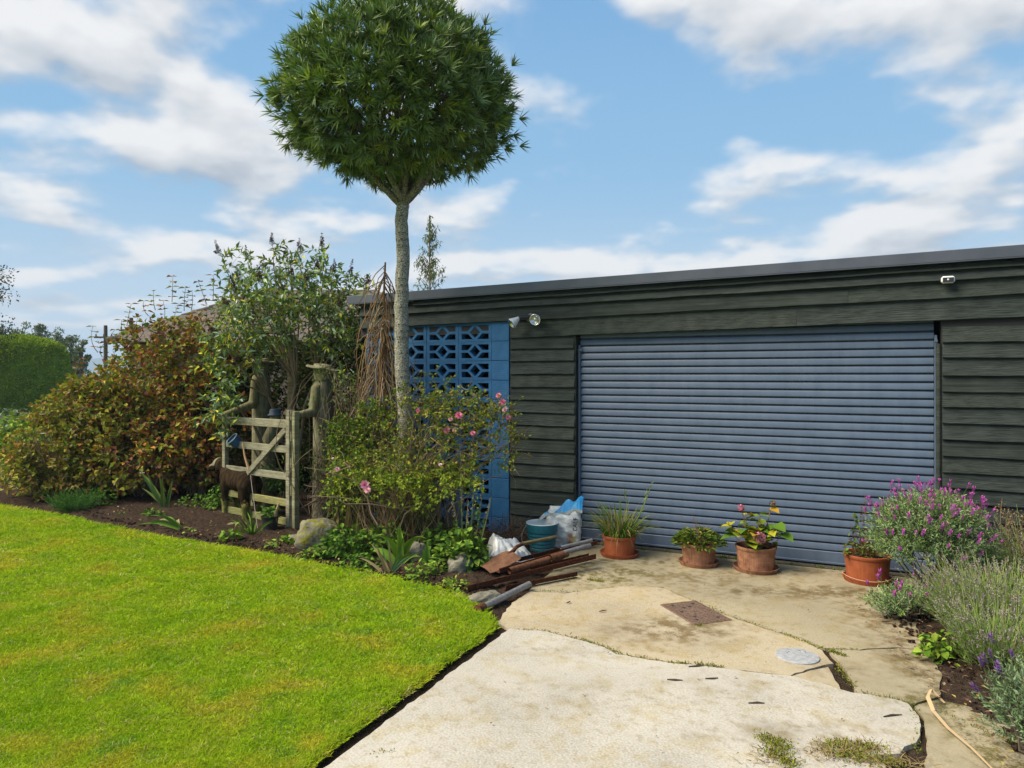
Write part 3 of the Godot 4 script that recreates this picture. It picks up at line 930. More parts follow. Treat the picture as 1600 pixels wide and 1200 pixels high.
# ---------------------------------------------------------------- surface nets for carved bodies
func nets(bones: Array, cell: float, k: float, paint: Callable, m: Material) -> ArrayMesh:
	# bones: [a, b, radius a, radius b]; tapered capsules joined with a smooth minimum
	var lo := Vector3.ONE * 1e9
	var hi := -lo
	for b in bones:
		var r: float = maxf(b[2], b[3]) + cell * 2.0
		lo = lo.min(b[0] - Vector3.ONE * r).min(b[1] - Vector3.ONE * r)
		hi = hi.max(b[0] + Vector3.ONE * r).max(b[1] + Vector3.ONE * r)
	var nx := int((hi.x - lo.x) / cell) + 2
	var ny := int((hi.y - lo.y) / cell) + 2
	var nz := int((hi.z - lo.z) / cell) + 2
	var f := PackedFloat32Array()
	f.resize(nx * ny * nz)
	for z in nz:
		for y in ny:
			for x in nx:
				var p := lo + Vector3(x, y, z) * cell
				var d := 1.0
				for b in bones:
					var ab: Vector3 = b[1] - b[0]
					var t := clampf((p - b[0]).dot(ab) / maxf(ab.length_squared(), 1e-9), 0.0, 1.0)
					var e: float = p.distance_to(b[0] + ab * t) - lerpf(b[2], b[3], t)
					var h := maxf(k - absf(d - e), 0.0) / k
					d = minf(d, e) - h * h * k * 0.25
				f[(z * ny + y) * nx + x] = d
	var mb := MB.new()
	var ids := {}
	for z in nz - 1:
		for y in ny - 1:
			for x in nx - 1:
				var o := (z * ny + y) * nx + x
				var s := Vector3.ZERO
				var cnt := 0
				var vals := [f[o], f[o + 1], f[o + nx], f[o + nx + 1], f[o + nx * ny], f[o + nx * ny + 1], f[o + nx * ny + nx], f[o + nx * ny + nx + 1]]
				for e in [[0, 1], [2, 3], [4, 5], [6, 7], [0, 2], [1, 3], [4, 6], [5, 7], [0, 4], [1, 5], [2, 6], [3, 7]]:
					var a: float = vals[e[0]]
					var b: float = vals[e[1]]
					if (a < 0.0) != (b < 0.0):
						var t := a / (a - b)
						s += Vector3(e[0] & 1, (e[0] >> 1) & 1, e[0] >> 2).lerp(Vector3(e[1] & 1, (e[1] >> 1) & 1, e[1] >> 2), t)
						cnt += 1
				if cnt > 0:
					ids[o] = mb.v.size()
					var p := lo + (Vector3(x, y, z) + s / cnt) * cell
					mb.v.append(p)
					mb.c.append(paint.call(p))
	var st := [1, nx, nx * ny]
	for z in range(1, nz - 1):
		for y in range(1, ny - 1):
			for x in range(1, nx - 1):
				var o := (z * ny + y) * nx + x
				for ax in 3:
					var q: int = o + st[ax]
					if (f[o] < 0.0) == (f[q] < 0.0):
						continue
					var u: int = st[(ax + 1) % 3]
					var w: int = st[(ax + 2) % 3]
					var a = ids.get(o - u - w); var b = ids.get(o - w); var c = ids.get(o); var d = ids.get(o - u)
					if a == null or b == null or c == null or d == null:
						continue
					var list := [a, b, c, a, c, d] if f[o] > 0.0 else [a, c, b, a, d, c]
					for n in list:
						mb.i.append(n)
	return mb.mesh(m)

# ---------------------------------------------------------------- gate and its wooden people
func plank(parent: Node, called: String, a: Vector3, b: Vector3, w: float, t: float, nrm: Vector3, m: Material, tint := Color.WHITE):
	# a plank from a to b, w high across and t thick along nrm
	var d := (b - a).normalized()
	var up := nrm.cross(d).normalized()
	var mb := MB.new()
	mb.box(Vector3(-w * 0.5, 0.0, -t * 0.5), Vector3(w * 0.5, a.distance_to(b), t * 0.5), Transform3D(Basis(up, d, nrm), a), tint, 0.004)
	return part(called, mb.mesh(m), parent)

func build_gate():
	var r := Vector3(-2.25, 0.0, -7.44)
	var l := Vector3(-3.27, 0.0, -8.25)
	var dir := (l - r).normalized()
	var n := dir.cross(Vector3.UP).normalized()
	if n.z < 0: n = -n
	var len_ := l.distance_to(r)
	var g := thing("wooden_gate", "weathered white wooden five-bar garden gate with a diagonal brace", "gate", r)
	# right stile: two boards with spacer blocks, so that slots show
	for s in [-1.0, 1.0]:
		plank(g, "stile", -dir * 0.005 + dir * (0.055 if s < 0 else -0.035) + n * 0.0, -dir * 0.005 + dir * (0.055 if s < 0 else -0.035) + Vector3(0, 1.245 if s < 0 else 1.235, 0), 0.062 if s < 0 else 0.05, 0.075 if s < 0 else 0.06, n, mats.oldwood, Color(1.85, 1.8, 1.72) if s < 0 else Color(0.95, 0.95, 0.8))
	for y in [0.06, 0.42, 0.70, 0.98, 1.19]:
		var c := dir * 0.012
		var mb := MB.new()
		mb.box(Vector3(-0.014, -0.05, -0.026), Vector3(0.0125, 0.05, 0.026), Transform3D(Basis(dir, Vector3.UP, dir.cross(Vector3.UP)), c + Vector3(0, y, 0)), Color(0.9, 0.9, 0.75))
		part("spacer", mb.mesh(mats.oldwood), g)
	plank(g, "stile", dir * len_, dir * len_ + Vector3(0, 1.14, 0), 0.06, 0.05, n, mats.oldwood, Color(1.35, 1.35, 1.3))
	var rails := [[1.09, 1.10, 0.085], [0.825, 0.835, 0.075], [0.545, 0.555, 0.075], [0.27, 0.28, 0.075], [0.08, 0.085, 0.075]]
	for k in rails.size():
		var q: Array = rails[k]
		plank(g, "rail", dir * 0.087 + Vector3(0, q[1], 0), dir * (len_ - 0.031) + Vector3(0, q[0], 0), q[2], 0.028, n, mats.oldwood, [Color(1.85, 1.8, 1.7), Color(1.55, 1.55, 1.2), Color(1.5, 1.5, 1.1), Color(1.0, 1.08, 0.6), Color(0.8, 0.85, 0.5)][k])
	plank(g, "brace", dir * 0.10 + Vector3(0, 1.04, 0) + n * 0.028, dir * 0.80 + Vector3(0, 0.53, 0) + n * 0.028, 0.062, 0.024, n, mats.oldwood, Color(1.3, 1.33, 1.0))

func figure(at: Vector3, turn: float, h: float, label: String, arm_to: Vector3, tint: Color, hat_tilt: float, arm_side := -1.0):
	var t := thing("wooden_figure", label, "statue", at, turn, "carved wooden figures beside the gate")
	var mb := MB.new()
	var prof := []
	var hs := [[0.0, 0.118], [0.08, 0.112], [0.5, 0.106], [1.0, 0.104], [1.3, 0.107], [1.44, 0.108], [1.50, 0.098], [1.52, 0.075]]
	for q in hs:
		prof.append(Vector2(q[1], q[0] * h / 1.7))
	mb.lathe(prof, 18, Transform3D.IDENTITY, tint)
	for k in mb.v.size():
		var p := mb.v[k]
		var a := atan2(p.z, p.x)
		mb.v[k] = p * Vector3(1.0 + 0.03 * sin(a * 3.0 + p.y * 2.0), 1.0, 1.0 + 0.03 * cos(a * 2.0 + p.y * 3.0))
	part("body", mb.mesh(mats.log), t)
	mb = MB.new()
	var s := h / 1.7
	mb.lathe([Vector2(0.07, 1.515 * s), Vector2(0.088, 1.54 * s), Vector2(0.096, 1.60 * s), Vector2(0.094, 1.66 * s)], 18, Transform3D.IDENTITY, tint * Color(0.95, 0.95, 0.9))
	part("head", mb.mesh(mats.log), t)
	mb = MB.new()
	var ht := Transform3D(Basis(Vector3(0, 0, 1), hat_tilt), Vector3(0, 1.645 * s, 0))
	mb.lathe([Vector2(0.0, 0.0), Vector2(0.10, 0.0), Vector2(0.175, 0.002), Vector2(0.182, 0.012), Vector2(0.175, 0.022), Vector2(0.105, 0.026), Vector2(0.10, 0.05), Vector2(0.085, 0.058), Vector2(0.0, 0.06)], 22, ht, tint * Color(1.1, 1.12, 1.0))
	for k in mb.v.size():
		mb.v[k] += Vector3(0, 0.006 * sin(mb.v[k].x * 31.0) + 0.005 * cos(mb.v[k].z * 37.0), 0)
	part("hat", mb.mesh(mats.log), t)
	# an arm bent at the elbow; arm_to is where the hand rests
	var sh := Vector3(arm_side * 0.045, 1.44 * s, 0.095)
	var el := Vector3(arm_side * 0.07, 1.19 * s, 0.125)
	var hand := t.transform.affine_inverse() * arm_to
	var arm := nets([[sh, el, 0.055, 0.05], [el, hand, 0.05, 0.038]], 0.012, 0.02, func(_p): return tint * Color(1.0, 1.0, 0.85), mats.log)
	part("arm", arm, t)

func build_figures():
	figure(Vector3(-2.09, 0.0, -7.98), 0.0, 1.72, "tall carved wooden post figure with a flat hat holding the gate's right post", Vector3(-2.29, 1.17, -7.52), Color(1.1, 1.06, 0.95), -0.16)
	figure(Vector3(-3.04, 0.0, -8.75), 0.2, 1.80, "grey carved wooden figure with a broad hat half hidden behind the gate", Vector3(-3.33, 1.14, -8.36), Color(0.95, 0.95, 0.88), 0.05)
	# small figure with a dark cap
	var t := thing("wooden_figure", "small carved wooden figure with a dark blue cap behind the gate's top rail", "statue", Vector3(-2.80, 0.0, -8.55), 0.0, "carved wooden figures beside the gate")
	var mb := MB.new()
	mb.tube([Vector3(-0.1, 0, 0), Vector3(-0.09, 0.4, 0), Vector3(-0.07, 0.85, 0), Vector3(-0.02, 1.0, 0), Vector3(0.0, 1.06, 0)], [0.085, 0.085, 0.08, 0.06, 0.04], 12, Color(1.0, 0.95, 0.85))
	part("body", mb.mesh(mats.log), t)
	mb = MB.new()
	mb.lathe([Vector2(0.03, 1.02), Vector2(0.055, 1.05), Vector2(0.062, 1.10), Vector2(0.06, 1.14)], 14, Transform3D.IDENTITY, Color(1.5, 1.2, 0.9))
	part("head", mb.mesh(mats.log), t)
	mb = MB.new()
	mb.lathe([Vector2(0.085, 1.128), Vector2(0.092, 1.134), Vector2(0.068, 1.146), Vector2(0.064, 1.19), Vector2(0.05, 1.205), Vector2(0.0, 1.21)], 16)
	part("cap", mb.mesh(mat(Color(0.035, 0.06, 0.09), 0.7)), t)
	# carved dog
	var dog := thing("wooden_dog", "dark carved wooden dog with pale mossy legs standing before the gate", "statue", Vector3(-2.98, 0.0, -8.05))
	var f := Vector3(-0.66, 0, -0.60).normalized()
	var s := Vector3(-f.z, 0, f.x)
	var P := func(a: float, y: float, b: float) -> Vector3: return f * a + Vector3(0, y, 0) + s * b
	var bones := [
		[P.call(-0.10, 0.43, 0), P.call(0.10, 0.42, 0), 0.125, 0.115], [P.call(0.10, 0.42, 0), P.call(0.30, 0.44, 0), 0.115, 0.125],
		[P.call(-0.13, 0.38, 0.055), P.call(-0.12, 0.28, 0.065), 0.085, 0.058], [P.call(-0.12, 0.28, 0.065), P.call(-0.17, 0.18, 0.068), 0.055, 0.038], [P.call(-0.17, 0.18, 0.068), P.call(-0.155, 0.02, 0.07), 0.036, 0.034],
		[P.call(-0.13, 0.38, -0.055), P.call(-0.12, 0.28, -0.065), 0.085, 0.058], [P.call(-0.12, 0.28, -0.065), P.call(-0.17, 0.18, -0.068), 0.055, 0.038], [P.call(-0.17, 0.18, -0.068), P.call(-0.155, 0.02, -0.07), 0.036, 0.034],
		[P.call(0.30, 0.36, 0.06), P.call(0.31, 0.2, 0.07), 0.065, 0.038], [P.call(0.31, 0.2, 0.07), P.call(0.31, 0.02, 0.07), 0.036, 0.033],
		[P.call(0.30, 0.36, -0.06), P.call(0.31, 0.2, -0.07), 0.065, 0.038], [P.call(0.31, 0.2, -0.07), P.call(0.31, 0.02, -0.07), 0.036, 0.033],
		[P.call(0.32, 0.46, 0), P.call(0.44, 0.57, 0), 0.10, 0.075],
		[P.call(0.44, 0.575, 0), P.call(0.52, 0.58, -0.03), 0.08, 0.072], [P.call(0.52, 0.57, -0.03), P.call(0.64, 0.52, -0.08), 0.055, 0.04],
		[P.call(0.44, 0.60, 0.075), P.call(0.45, 0.52, 0.095), 0.028, 0.022], [P.call(0.44, 0.60, -0.075), P.call(0.45, 0.52, -0.095), 0.028, 0.022],
		[P.call(-0.2, 0.46, 0), P.call(-0.25, 0.30, 0.01), 0.03, 0.02]]
	var ringer := FastNoiseLite.new()
	ringer.seed = 3
	ringer.frequency = 2.0
	var paint := func(p: Vector3) -> Color:
		var along := p.dot(f)
		var v := 0.5 + 0.5 * sin((along + p.y * 0.35) * 95.0 + ringer.get_noise_3dv(p * 3.0) * 7.0)
		var dark := Color(0.10, 0.065, 0.05).lerp(Color(0.30, 0.22, 0.17), v * 0.55)
		if p.y < 0.20 + ringer.get_noise_3dv(p * 9.0) * 0.07:
			return Color(1.05, 1.15, 0.45).lerp(Color(0.55, 0.52, 0.3), clampf(ringer.get_noise_3dv(p * 14.0) + 0.4, 0, 1))
		if along > 0.50 and p.y > 0.56 + ringer.get_noise_3dv(p * 8.0) * 0.02:
			return Color(1.6, 1.6, 1.5)
		return dark
	part("body", nets(bones, 0.0125, 0.035, paint, mats.log), dog)
	# lead tied to the gate
	mb = MB.new()
	mb.tube(bent(Vector3(-2.87, 0.56, -7.92), Vector3(-2.60, 0.02, -7.40), Vector3(0.0, -0.01, 0.0), 6), [0.004], 5, Color(0.22, 0.2, 0.17))
	lone("lead", mb.mesh(mats.stem), "thin grey cord running from the gate brace down to the soil", "cord")
	# dried flower stalk and rag tied to the brace
	mb = MB.new()
	mb.tube([Vector3(-2.86, 0.54, -7.9), Vector3(-2.93, 0.72, -7.93), Vector3(-2.97, 0.86, -7.97)], [0.02, 0.012, 0.006], 7, Color(0.42, 0.26, 0.15), true, 0.2, rng)
	for k in 10:
		mb.leaf(Vector3(-2.86, 0.54, -7.89) + rv(0.014), ru(), ru(), 0.06, 0.02, vary(Color(0.4, 0.27, 0.17)))
	lone("dry_stalk", mb.mesh(mats.stem), "twisted pale brown dry stalk tied to the gate's diagonal brace", "stalk")
	# blue bucket hanging behind the top rail
	var bk := thing("blue_bucket", "small blue plastic bucket tipped over behind the gate's top rails", "bucket", Vector3(-3.12, 0.90, -8.05))
	bk.rotation = Vector3(0.35, 0.3, 0.75)
	bk.scale = Vector3.ONE * 0.82
	mb = MB.new()
	mb.lathe([Vector2(0.0, -0.13), Vector2(0.062, -0.13), Vector2(0.068, -0.12), Vector2(0.085, 0.0), Vector2(0.078, 0.0), Vector2(0.06, -0.115), Vector2(0.0, -0.118)], 20)
	part("shell", mb.mesh(mat(Color(0.025, 0.075, 0.19), 0.6)), bk)
	mb = MB.new()
	mb.lathe([Vector2(0.0855, -0.012), Vector2(0.094, -0.008), Vector2(0.094, 0.004), Vector2(0.0852, 0.006), Vector2(0.0775, 0.002)], 20)
	part("rim", mb.mesh(mat(Color(0.30, 0.42, 0.46), 0.45)), bk)
	# timber frame of a bird table above the bush
	var bt := thing("bird_table", "mossy timber shelf on a braced post rising out of the shrubs", "bird table", Vector3(-2.86, 0.0, -9.05))
	var bm: Material = mats.oldwood
	plank(bt, "shelf_board", Vector3(-0.66, 2.145, 0.05), Vector3(0.05, 2.16, -0.05), 0.06, 0.20, Vector3(0, 0, 1), bm, Color(1.1, 1.15, 0.75))
	plank(bt, "brace", Vector3(-0.22, 2.10, 0.03), Vector3(0.07, 1.80, 0.0), 0.075, 0.06, Vector3(0, 0, 1), bm, Color(0.85, 0.95, 0.45))
	plank(bt, "post", Vector3(0.10, 0.0, -0.03), Vector3(0.10, 2.11, -0.03), 0.09, 0.09, Vector3(0, 0, 1), bm, Color(0.75, 0.72, 0.6))

func boulder(at: Vector3, size: Vector3, turn: float, label: String, lichen: float, seed_: int, sink := 0.12):
	var n := FastNoiseLite.new()
	n.seed = seed_
	n.frequency = 1.1
	n.fractal_octaves = 4
	var mb := MB.new()
	var rows := 18
	var cols := 26
	for y in rows + 1:
		var th := PI * y / rows
		for x in cols:
			var ph := TAU * x / cols
			var d := Vector3(sin(th) * cos(ph), cos(th), sin(th) * sin(ph))
			var q := Vector3(sign(d.x) * pow(absf(d.x), 0.8), sign(d.y) * pow(absf(d.y), 0.8), sign(d.z) * pow(absf(d.z), 0.8))
			var r := 1.0 + n.get_noise_3dv(d * 1.2) * 0.28 + n.get_noise_3dv(d * 5.0) * 0.06
			mb.v.append(q * r * size)
			var lc := n.get_noise_3dv(d * 3.4 + Vector3(7, 3, 1))
			var lc2 := n.get_noise_3dv(d * 11.0)
			var col := Color(1, 1, 1) * (0.9 + lc2 * 0.3)
			if lichen > 0.0 and lc + lc2 * 0.5 > 0.14 and d.y > -0.3:
				col = Color(2.1, 1.35, 0.22)
			elif lc2 > 0.2:
				col = Color(1.15, 1.2, 0.85)
			mb.c.append(col)
	for y in rows:
		for x in cols:
			var a := y * cols + x
			var b := y * cols + (x + 1) % cols
			for q in [a, b, b + cols, a, b + cols, a + cols]:
				mb.i.append(q)
	var o := lone("rock", mb.mesh(mats.rock), label, "rock", at + Vector3(0, size.y * (1.0 - sink * 2.0) - 0.02, 0), "rocks in the garden bed")
	o.rotation.y = turn
	return o

func build_rocks():
	boulder(Vector3(-1.80, 0.0, -6.70), Vector3(0.20, 0.165, 0.13), 0.25, "large grey boulder with orange lichen beside the gate post", 1.0, 4)
	boulder(Vector3(-2.07, 0.0, -6.98), Vector3(0.11, 0.05, 0.08), 0.6, "flat grey stone at the foot of the gate", 0.0, 5)
	boulder(Vector3(-0.83, 0.0, -6.22), Vector3(0.10, 0.11, 0.09), 0.1, "round brown stone under the rose stems", 0.0, 6)
	boulder(Vector3(-0.19, 0.0, -5.17), Vector3(0.12, 0.05, 0.07), 0.5, "flat tan stone lying beside the grey pipe at the lawn corner", 0.0, 7, 0.2)
	boulder(Vector3(-2.95, 0.0, -7.62), Vector3(0.06, 0.04, 0.05), 0.3, "small ochre stone behind the wooden dog's feet", 1.0, 8)
	boulder(Vector3(-0.42, 0.0, -5.86), Vector3(0.11, 0.10, 0.09), 1.1, "mossy dark stone among leaves beside the white sack", 0.0, 9)

# ---------------------------------------------------------------- pots, sacks and scrap
func pot(called: String, label: String, at: Vector3, r: float, h: float, m: Material, saucer_r: float) -> Node3D:
	var t := thing(called, label, "plant pot", at, rr(0, TAU), "terracotta pots along the roller door")
	var mb := MB.new()
	mb.lathe([Vector2(0.0, 0.014), Vector2(r * 0.84, 0.014), Vector2(r * 0.87, 0.024), Vector2(r * 0.955, h - 0.028), Vector2(r * 1.0, h - 0.024), Vector2(r * 1.02, h - 0.004), Vector2(r * 1.005, h), Vector2(r * 0.94, h), Vector2(r * 0.925, h - 0.008), Vector2(r * 0.89, h - 0.05)], 40, Transform3D.IDENTITY, Color.WHITE, [2, 3, 6, 7])
	part("pot", mb.mesh(m), t)
	if saucer_r > 0.0:
		mb = MB.new()
		mb.lathe([Vector2(0.0, 0.0), Vector2(saucer_r * 0.92, 0.0), Vector2(saucer_r, 0.03), Vector2(saucer_r * 1.01, 0.034), Vector2(saucer_r * 0.975, 0.034), Vector2(saucer_r * 0.90, 0.0125), Vector2(0.0, 0.0122)], 40, Transform3D.IDENTITY, Color.WHITE, [1, 3, 4])
		part("saucer", mb.mesh(m), t)
	mb = MB.new()
	var n := 22
	for k in n:
		var a := TAU * k / n
		var b := TAU * (k + 1) / n
		for q in 3:
			var r0 := r * 0.91 * q / 3.0
			var r1 := r * 0.91 * (q + 1) / 3.0
			mb.quad(Vector3(cos(a) * r0, h - 0.03 + 0.012 * sin(a * 3.0 + q), sin(a) * r0), Vector3(cos(b) * r0, h - 0.03 + 0.012 * sin(b * 3.0 + q), sin(b) * r0), Vector3(cos(b) * r1, h - 0.035 + 0.008 * sin(b * 3.0 + q + 1), sin(b) * r1), Vector3(cos(a) * r1, h - 0.035 + 0.008 * sin(a * 3.0 + q + 1), sin(a) * r1))
	part("potting_soil", mb.mesh(mats.soil), t)
	return t

func leaf_part(parent: Node, called: String, meshes: Array, p: Vector3, d: Vector3, n: Vector3, s: float):
	# an individual leaf: its mesh points along +Y with its face along +Z
	var x := d.cross(n).normalized()
	var b := Basis(x, d.normalized(), x.cross(d).normalized()) * s
	part(called, pick(meshes), parent, Transform3D(b, p))

func build_pots():
	# grassy lily pot
	var p1 := pot("potted_lily", "orange terracotta pot of arching grassy lily leaves near the sack", Vector3(0.965, -0.011, -6.50), 0.150, 0.185, mats.terracotta, 0.175)
	var mb := MB.new()
	for k in 190:
		var a := rr(0, TAU)
		var r := sqrt(rng.randf()) * 0.12
		var lean := rr(0.15, 1.2)
		var d := Vector3(cos(a) * lean, 1.0, sin(a) * lean).normalized()
		var col: Color = pick([Color(0.06, 0.13, 0.015), Color(0.09, 0.17, 0.02), Color(0.14, 0.2, 0.03), Color(0.05, 0.10, 0.02), Color(0.22, 0.20, 0.05), Color(0.30, 0.22, 0.10)])
		mb.blade(Vector3(cos(a) * r, 0.155, sin(a) * r), d, Vector3(-sin(a), 0, cos(a)).rotated(Vector3.UP, rr(-0.5, 0.5)), rr(0.20, 0.42), rr(0.009, 0.017), rr(0.5, 2.4), 6, vary(col), vary(col) * 1.15)
	for k in 26:
		var a := rr(0, TAU)
		mb.blade(Vector3(cos(a) * 0.13, 0.17, sin(a) * 0.13), Vector3(cos(a), 0.35, sin(a)).normalized(), Vector3(-sin(a), 0, cos(a)), rr(0.10, 0.22), rr(0.003, 0.005), rr(3.0, 6.0), 6, vary(Color(0.24, 0.15, 0.08)), vary(Color(0.28, 0.20, 0.12)))
	for k in 36:
		var d := Vector3(rr(-0.4, 0.4), 1, rr(-0.4, 0.4)).normalized()
		mb.blade(Vector3(rr(-0.08, 0.08), 0.16, rr(-0.08, 0.08)), d, ru(), rr(0.2, 0.3), 0.004, 0.4, 4, vary(Color(0.32, 0.2, 0.14)), Color(0.35, 0.25, 0.2))
	part("leaves", mb.mesh(mats.leaf, false), p1, Transform3D.IDENTITY, true)
	mb = MB.new()
	for q in [[0.30, 0.50, -0.04], [0.26, 0.44, 0.05], [0.05, 0.42, 0.02]]:
		var d3: Vector3 = p1.basis.inverse() * Vector3(q[0], q[1], q[2])
		mb.tube(bent(Vector3(0.02, 0.16, 0), Vector3(0, 0.15, 0) + d3, p1.basis.inverse() * Vector3(0.03, -0.02, 0), 6), [0.006, 0.005, 0.004, 0.006, 0.003], 5, Color(0.16, 0.22, 0.06))
		for k in 8:
			mb.leaf(Vector3(0, 0.15, 0) + d3 * rr(0.75, 1.0), (d3.normalized() + ru() * 0.4).normalized(), ru(), 0.05, 0.008, vary(Color(0.18, 0.24, 0.08)))
	part("flower_stalks", mb.mesh(mats.stem), p1)
	# small leafy pot
	var p2 := pot("potted_perennial", "brownish terracotta pot of low leafy perennials, second from the sack", Vector3(1.60, -0.011, -6.20), 0.150, 0.19, mats.terracotta_old, 0.168)
	mb = MB.new()
	for k in 520:
		var a := rr(0, TAU)
		var r := sqrt(rng.randf()) * 0.20
		var y := 0.18 + 0.10 * sqrt(maxf(0.0, 1.0 - pow(r / 0.18, 2))) * rr(0.3, 1.1)
		var d := (Vector3(cos(a), rr(0.1, 0.9), sin(a)) + ru() * 0.5).normalized()
		var col: Color = pick([Color(0.06, 0.12, 0.015), Color(0.10, 0.17, 0.02), Color(0.17, 0.22, 0.03), Color(0.26, 0.24, 0.04), Color(0.05, 0.08, 0.02)])
		mb.leaf(Vector3(cos(a) * r, y, sin(a) * r), d, (Vector3.UP + ru() * 0.5).normalized(), rr(0.04, 0.08), rr(0.02, 0.034), vary(col), 0.25)
	part("leaves", mb.mesh(mats.leaf, false), p2, Transform3D.IDENTITY, true)
	mb = MB.new()
	for k in 26:
		var b := Vector3(rr(-0.09, 0.09), 0.16, rr(-0.09, 0.09))
		var e := b + Vector3(rr(-0.08, 0.08), rr(0.12, 0.26), rr(-0.08, 0.08))
		mb.tube([b, b.lerp(e, 0.5) + rv(0.006), e], [0.002, 0.0016, 0.001], 4, vary(Color(0.16, 0.10, 0.06)))
	part("stems", mb.mesh(mats.stem), p2)
	# hydrangea: each leaf its own part
	var p3 := pot("potted_hydrangea", "terracotta pot with a yellow-green hydrangea and fading pink flower head", Vector3(2.03, -0.011, -6.02), 0.165, 0.205, mats.terracotta_old, 0.183)
	var lm := []
	for col in [Color(0.16, 0.24, 0.02), Color(0.26, 0.30, 0.03), Color(0.38, 0.36, 0.03), Color(0.10, 0.19, 0.02), Color(0.45, 0.27, 0.03)]:
		mb = MB.new()
		mb.leaf6(Vector3.ZERO, Vector3.UP, Vector3(0, 0, 1), 0.145, 0.105, col, 0.22)
		lm.append(mb.mesh(mats.leaf, true))
	var inv := p3.basis.inverse()
	mb = MB.new()
	var tips := [Vector3(-0.19, 0.20, 0.02), Vector3(-0.09, 0.18, 0.06), Vector3(0.02, 0.24, 0.0), Vector3(0.11, 0.20, 0.05), Vector3(0.15, 0.14, 0.08), Vector3(-0.02, 0.12, 0.11), Vector3(0.06, 0.17, -0.08), Vector3(-0.11, 0.12, 0.1), Vector3(0.1, 0.30, -0.02), Vector3(-0.06, 0.27, -0.03)]
	for q in tips:
		var tip: Vector3 = inv * (q * Vector3(1.25, 1.05, 1.2)) + Vector3(0, 0.19, 0)
		var base := Vector3(tip.x * 0.2, 0.16, tip.z * 0.2)
		mb.tube(bent(base, tip, Vector3(tip.x, 0, tip.z) * 0.15, 4), [0.004, 0.0025], 5, Color(0.2, 0.13, 0.07))
		for k in 9:
			var f := rr(0.35, 1.05)
			var p := base.lerp(tip, f)
			var a := rr(0, TAU)
			var d := Vector3(cos(a), rr(-0.2, 0.5), sin(a)).normalized()
			leaf_part(p3, "leaf", lm, p, d, (Vector3.UP + ru() * 0.45).normalized(), rr(0.55, 1.05) * (0.75 if q.y > 0.25 else 1.0))
	part("stems", mb.mesh(mats.stem), p3)
	for q in [[Vector3(-0.02, 0.105, 0.145), 0.052, Color(0.50, 0.20, 0.26)], [Vector3(-0.13, 0.33, 0.02), 0.026, Color(0.50, 0.15, 0.20)], [Vector3(0.14, 0.36, 0.0), 0.024, Color(0.2, 0.14, 0.08)]]:
		mb = MB.new()
		var c: Vector3 = inv * q[0] + Vector3(0, 0.19, 0)
		mb.tube([c * Vector3(0.3, 0, 0.3) + Vector3(0, 0.2, 0), c], [0.003], 4, Color(0.2, 0.14, 0.07))
		for k in 110 if q[1] > 0.05 else 36:
			var u := ru()
			mb.leaf(c + u * q[1] * rr(0.75, 1.0), (u.cross(ru())).normalized(), u, 0.022, 0.018, vary(q[2], 0.35), 0.05)
		part("flower_head", mb.mesh(mats.petal, false), p3)
	# sparse pot by the lavender
	var p4 := pot("potted_fuchsia", "red terracotta pot with sparse twiggy plant beside the lavender", Vector3(2.80, -0.011, -5.70), 0.172, 0.215, mats.terracotta, 0.18)
	inv = p4.basis.inverse()
	mb = MB.new()
	var sm := MB.new()
	for k in 40:
		var b := Vector3(rr(-0.1, 0.1), 0.17, rr(-0.1, 0.1))
		var e := b + Vector3(rr(-0.12, 0.12), rr(0.06, 0.26), rr(-0.12, 0.12))
		sm.tube([b, b.lerp(e, 0.5) + rv(0.01), e], [0.003, 0.0025, 0.0015], 4, vary(Color(0.13, 0.07, 0.04)))
		for j in 7:
			var col: Color = pick([Color(0.08, 0.13, 0.02), Color(0.05, 0.09, 0.02), Color(0.10, 0.06, 0.03), Color(0.15, 0.19, 0.04)])
			mb.leaf(b.lerp(e, rr(0.4, 1.0)), (ru() + Vector3.UP * 0.4).normalized(), ru(), rr(0.025, 0.045), 0.018, vary(col))
	for q in [[Vector3(-0.02, 0.50, 0.0), 0], [Vector3(-0.10, 0.34, 0.02), 1], [Vector3(-0.20, 0.05, 0.05), 1], [Vector3(-0.04, 0.40, -0.02), 0]]:
		var tip: Vector3 = inv * q[0] + Vector3(0, 0.19, 0)
		var b := Vector3(tip.x * 0.3, 0.17, tip.z * 0.3)
		sm.tube(bent(b, tip, rv(0.015), 4), [0.004, 0.002], 5, Color(0.18, 0.11, 0.07))
		for j in 16:
			var f := rr(0.75, 1.02) if q[1] == 1 else rr(0.2, 1.0)
			mb.leaf(b.lerp(tip, f), (ru() + Vector3.UP * 0.2).normalized(), (Vector3.UP + ru() * 0.6).normalized(), rr(0.03, 0.055) if q[1] == 1 else 0.025, 0.024, vary(Color(0.17, 0.24, 0.04) if q[1] == 1 else Color(0.16, 0.10, 0.05)))
	part("leaves", mb.mesh(mats.leaf, false), p4, Transform3D.IDENTITY, true)
	part("stems", sm.mesh(mats.stem), p4)
	mb = MB.new()
	var ring := []
	for k in 33:
		var a := TAU * k / 32.0
		ring.append(Vector3(cos(a) * 0.1795, 0.045 + 0.006 * sin(a * 2.0), sin(a) * 0.1795))
	mb.tube(ring, [0.0028], 5, Color(0.5, 0.3, 0.2), false)
	part("twine", mb.mesh(mats.stem), p4)
	# black pot by the gate
	var bp := thing("black_pot", "small black plastic pot with green seedlings at the foot of the gate", "plant pot", Vector3(-2.47, 0.015, -7.38))
	mb = MB.new()
	mb.lathe([Vector2(0.0, 0.0), Vector2(0.065, 0.0), Vector2(0.085, 0.14), Vector2(0.092, 0.145), Vector2(0.092, 0.155), Vector2(0.08, 0.155), Vector2(0.075, 0.12), Vector2(0.0, 0.12)], 22, Transform3D.IDENTITY, Color.WHITE, [1, 4, 5])
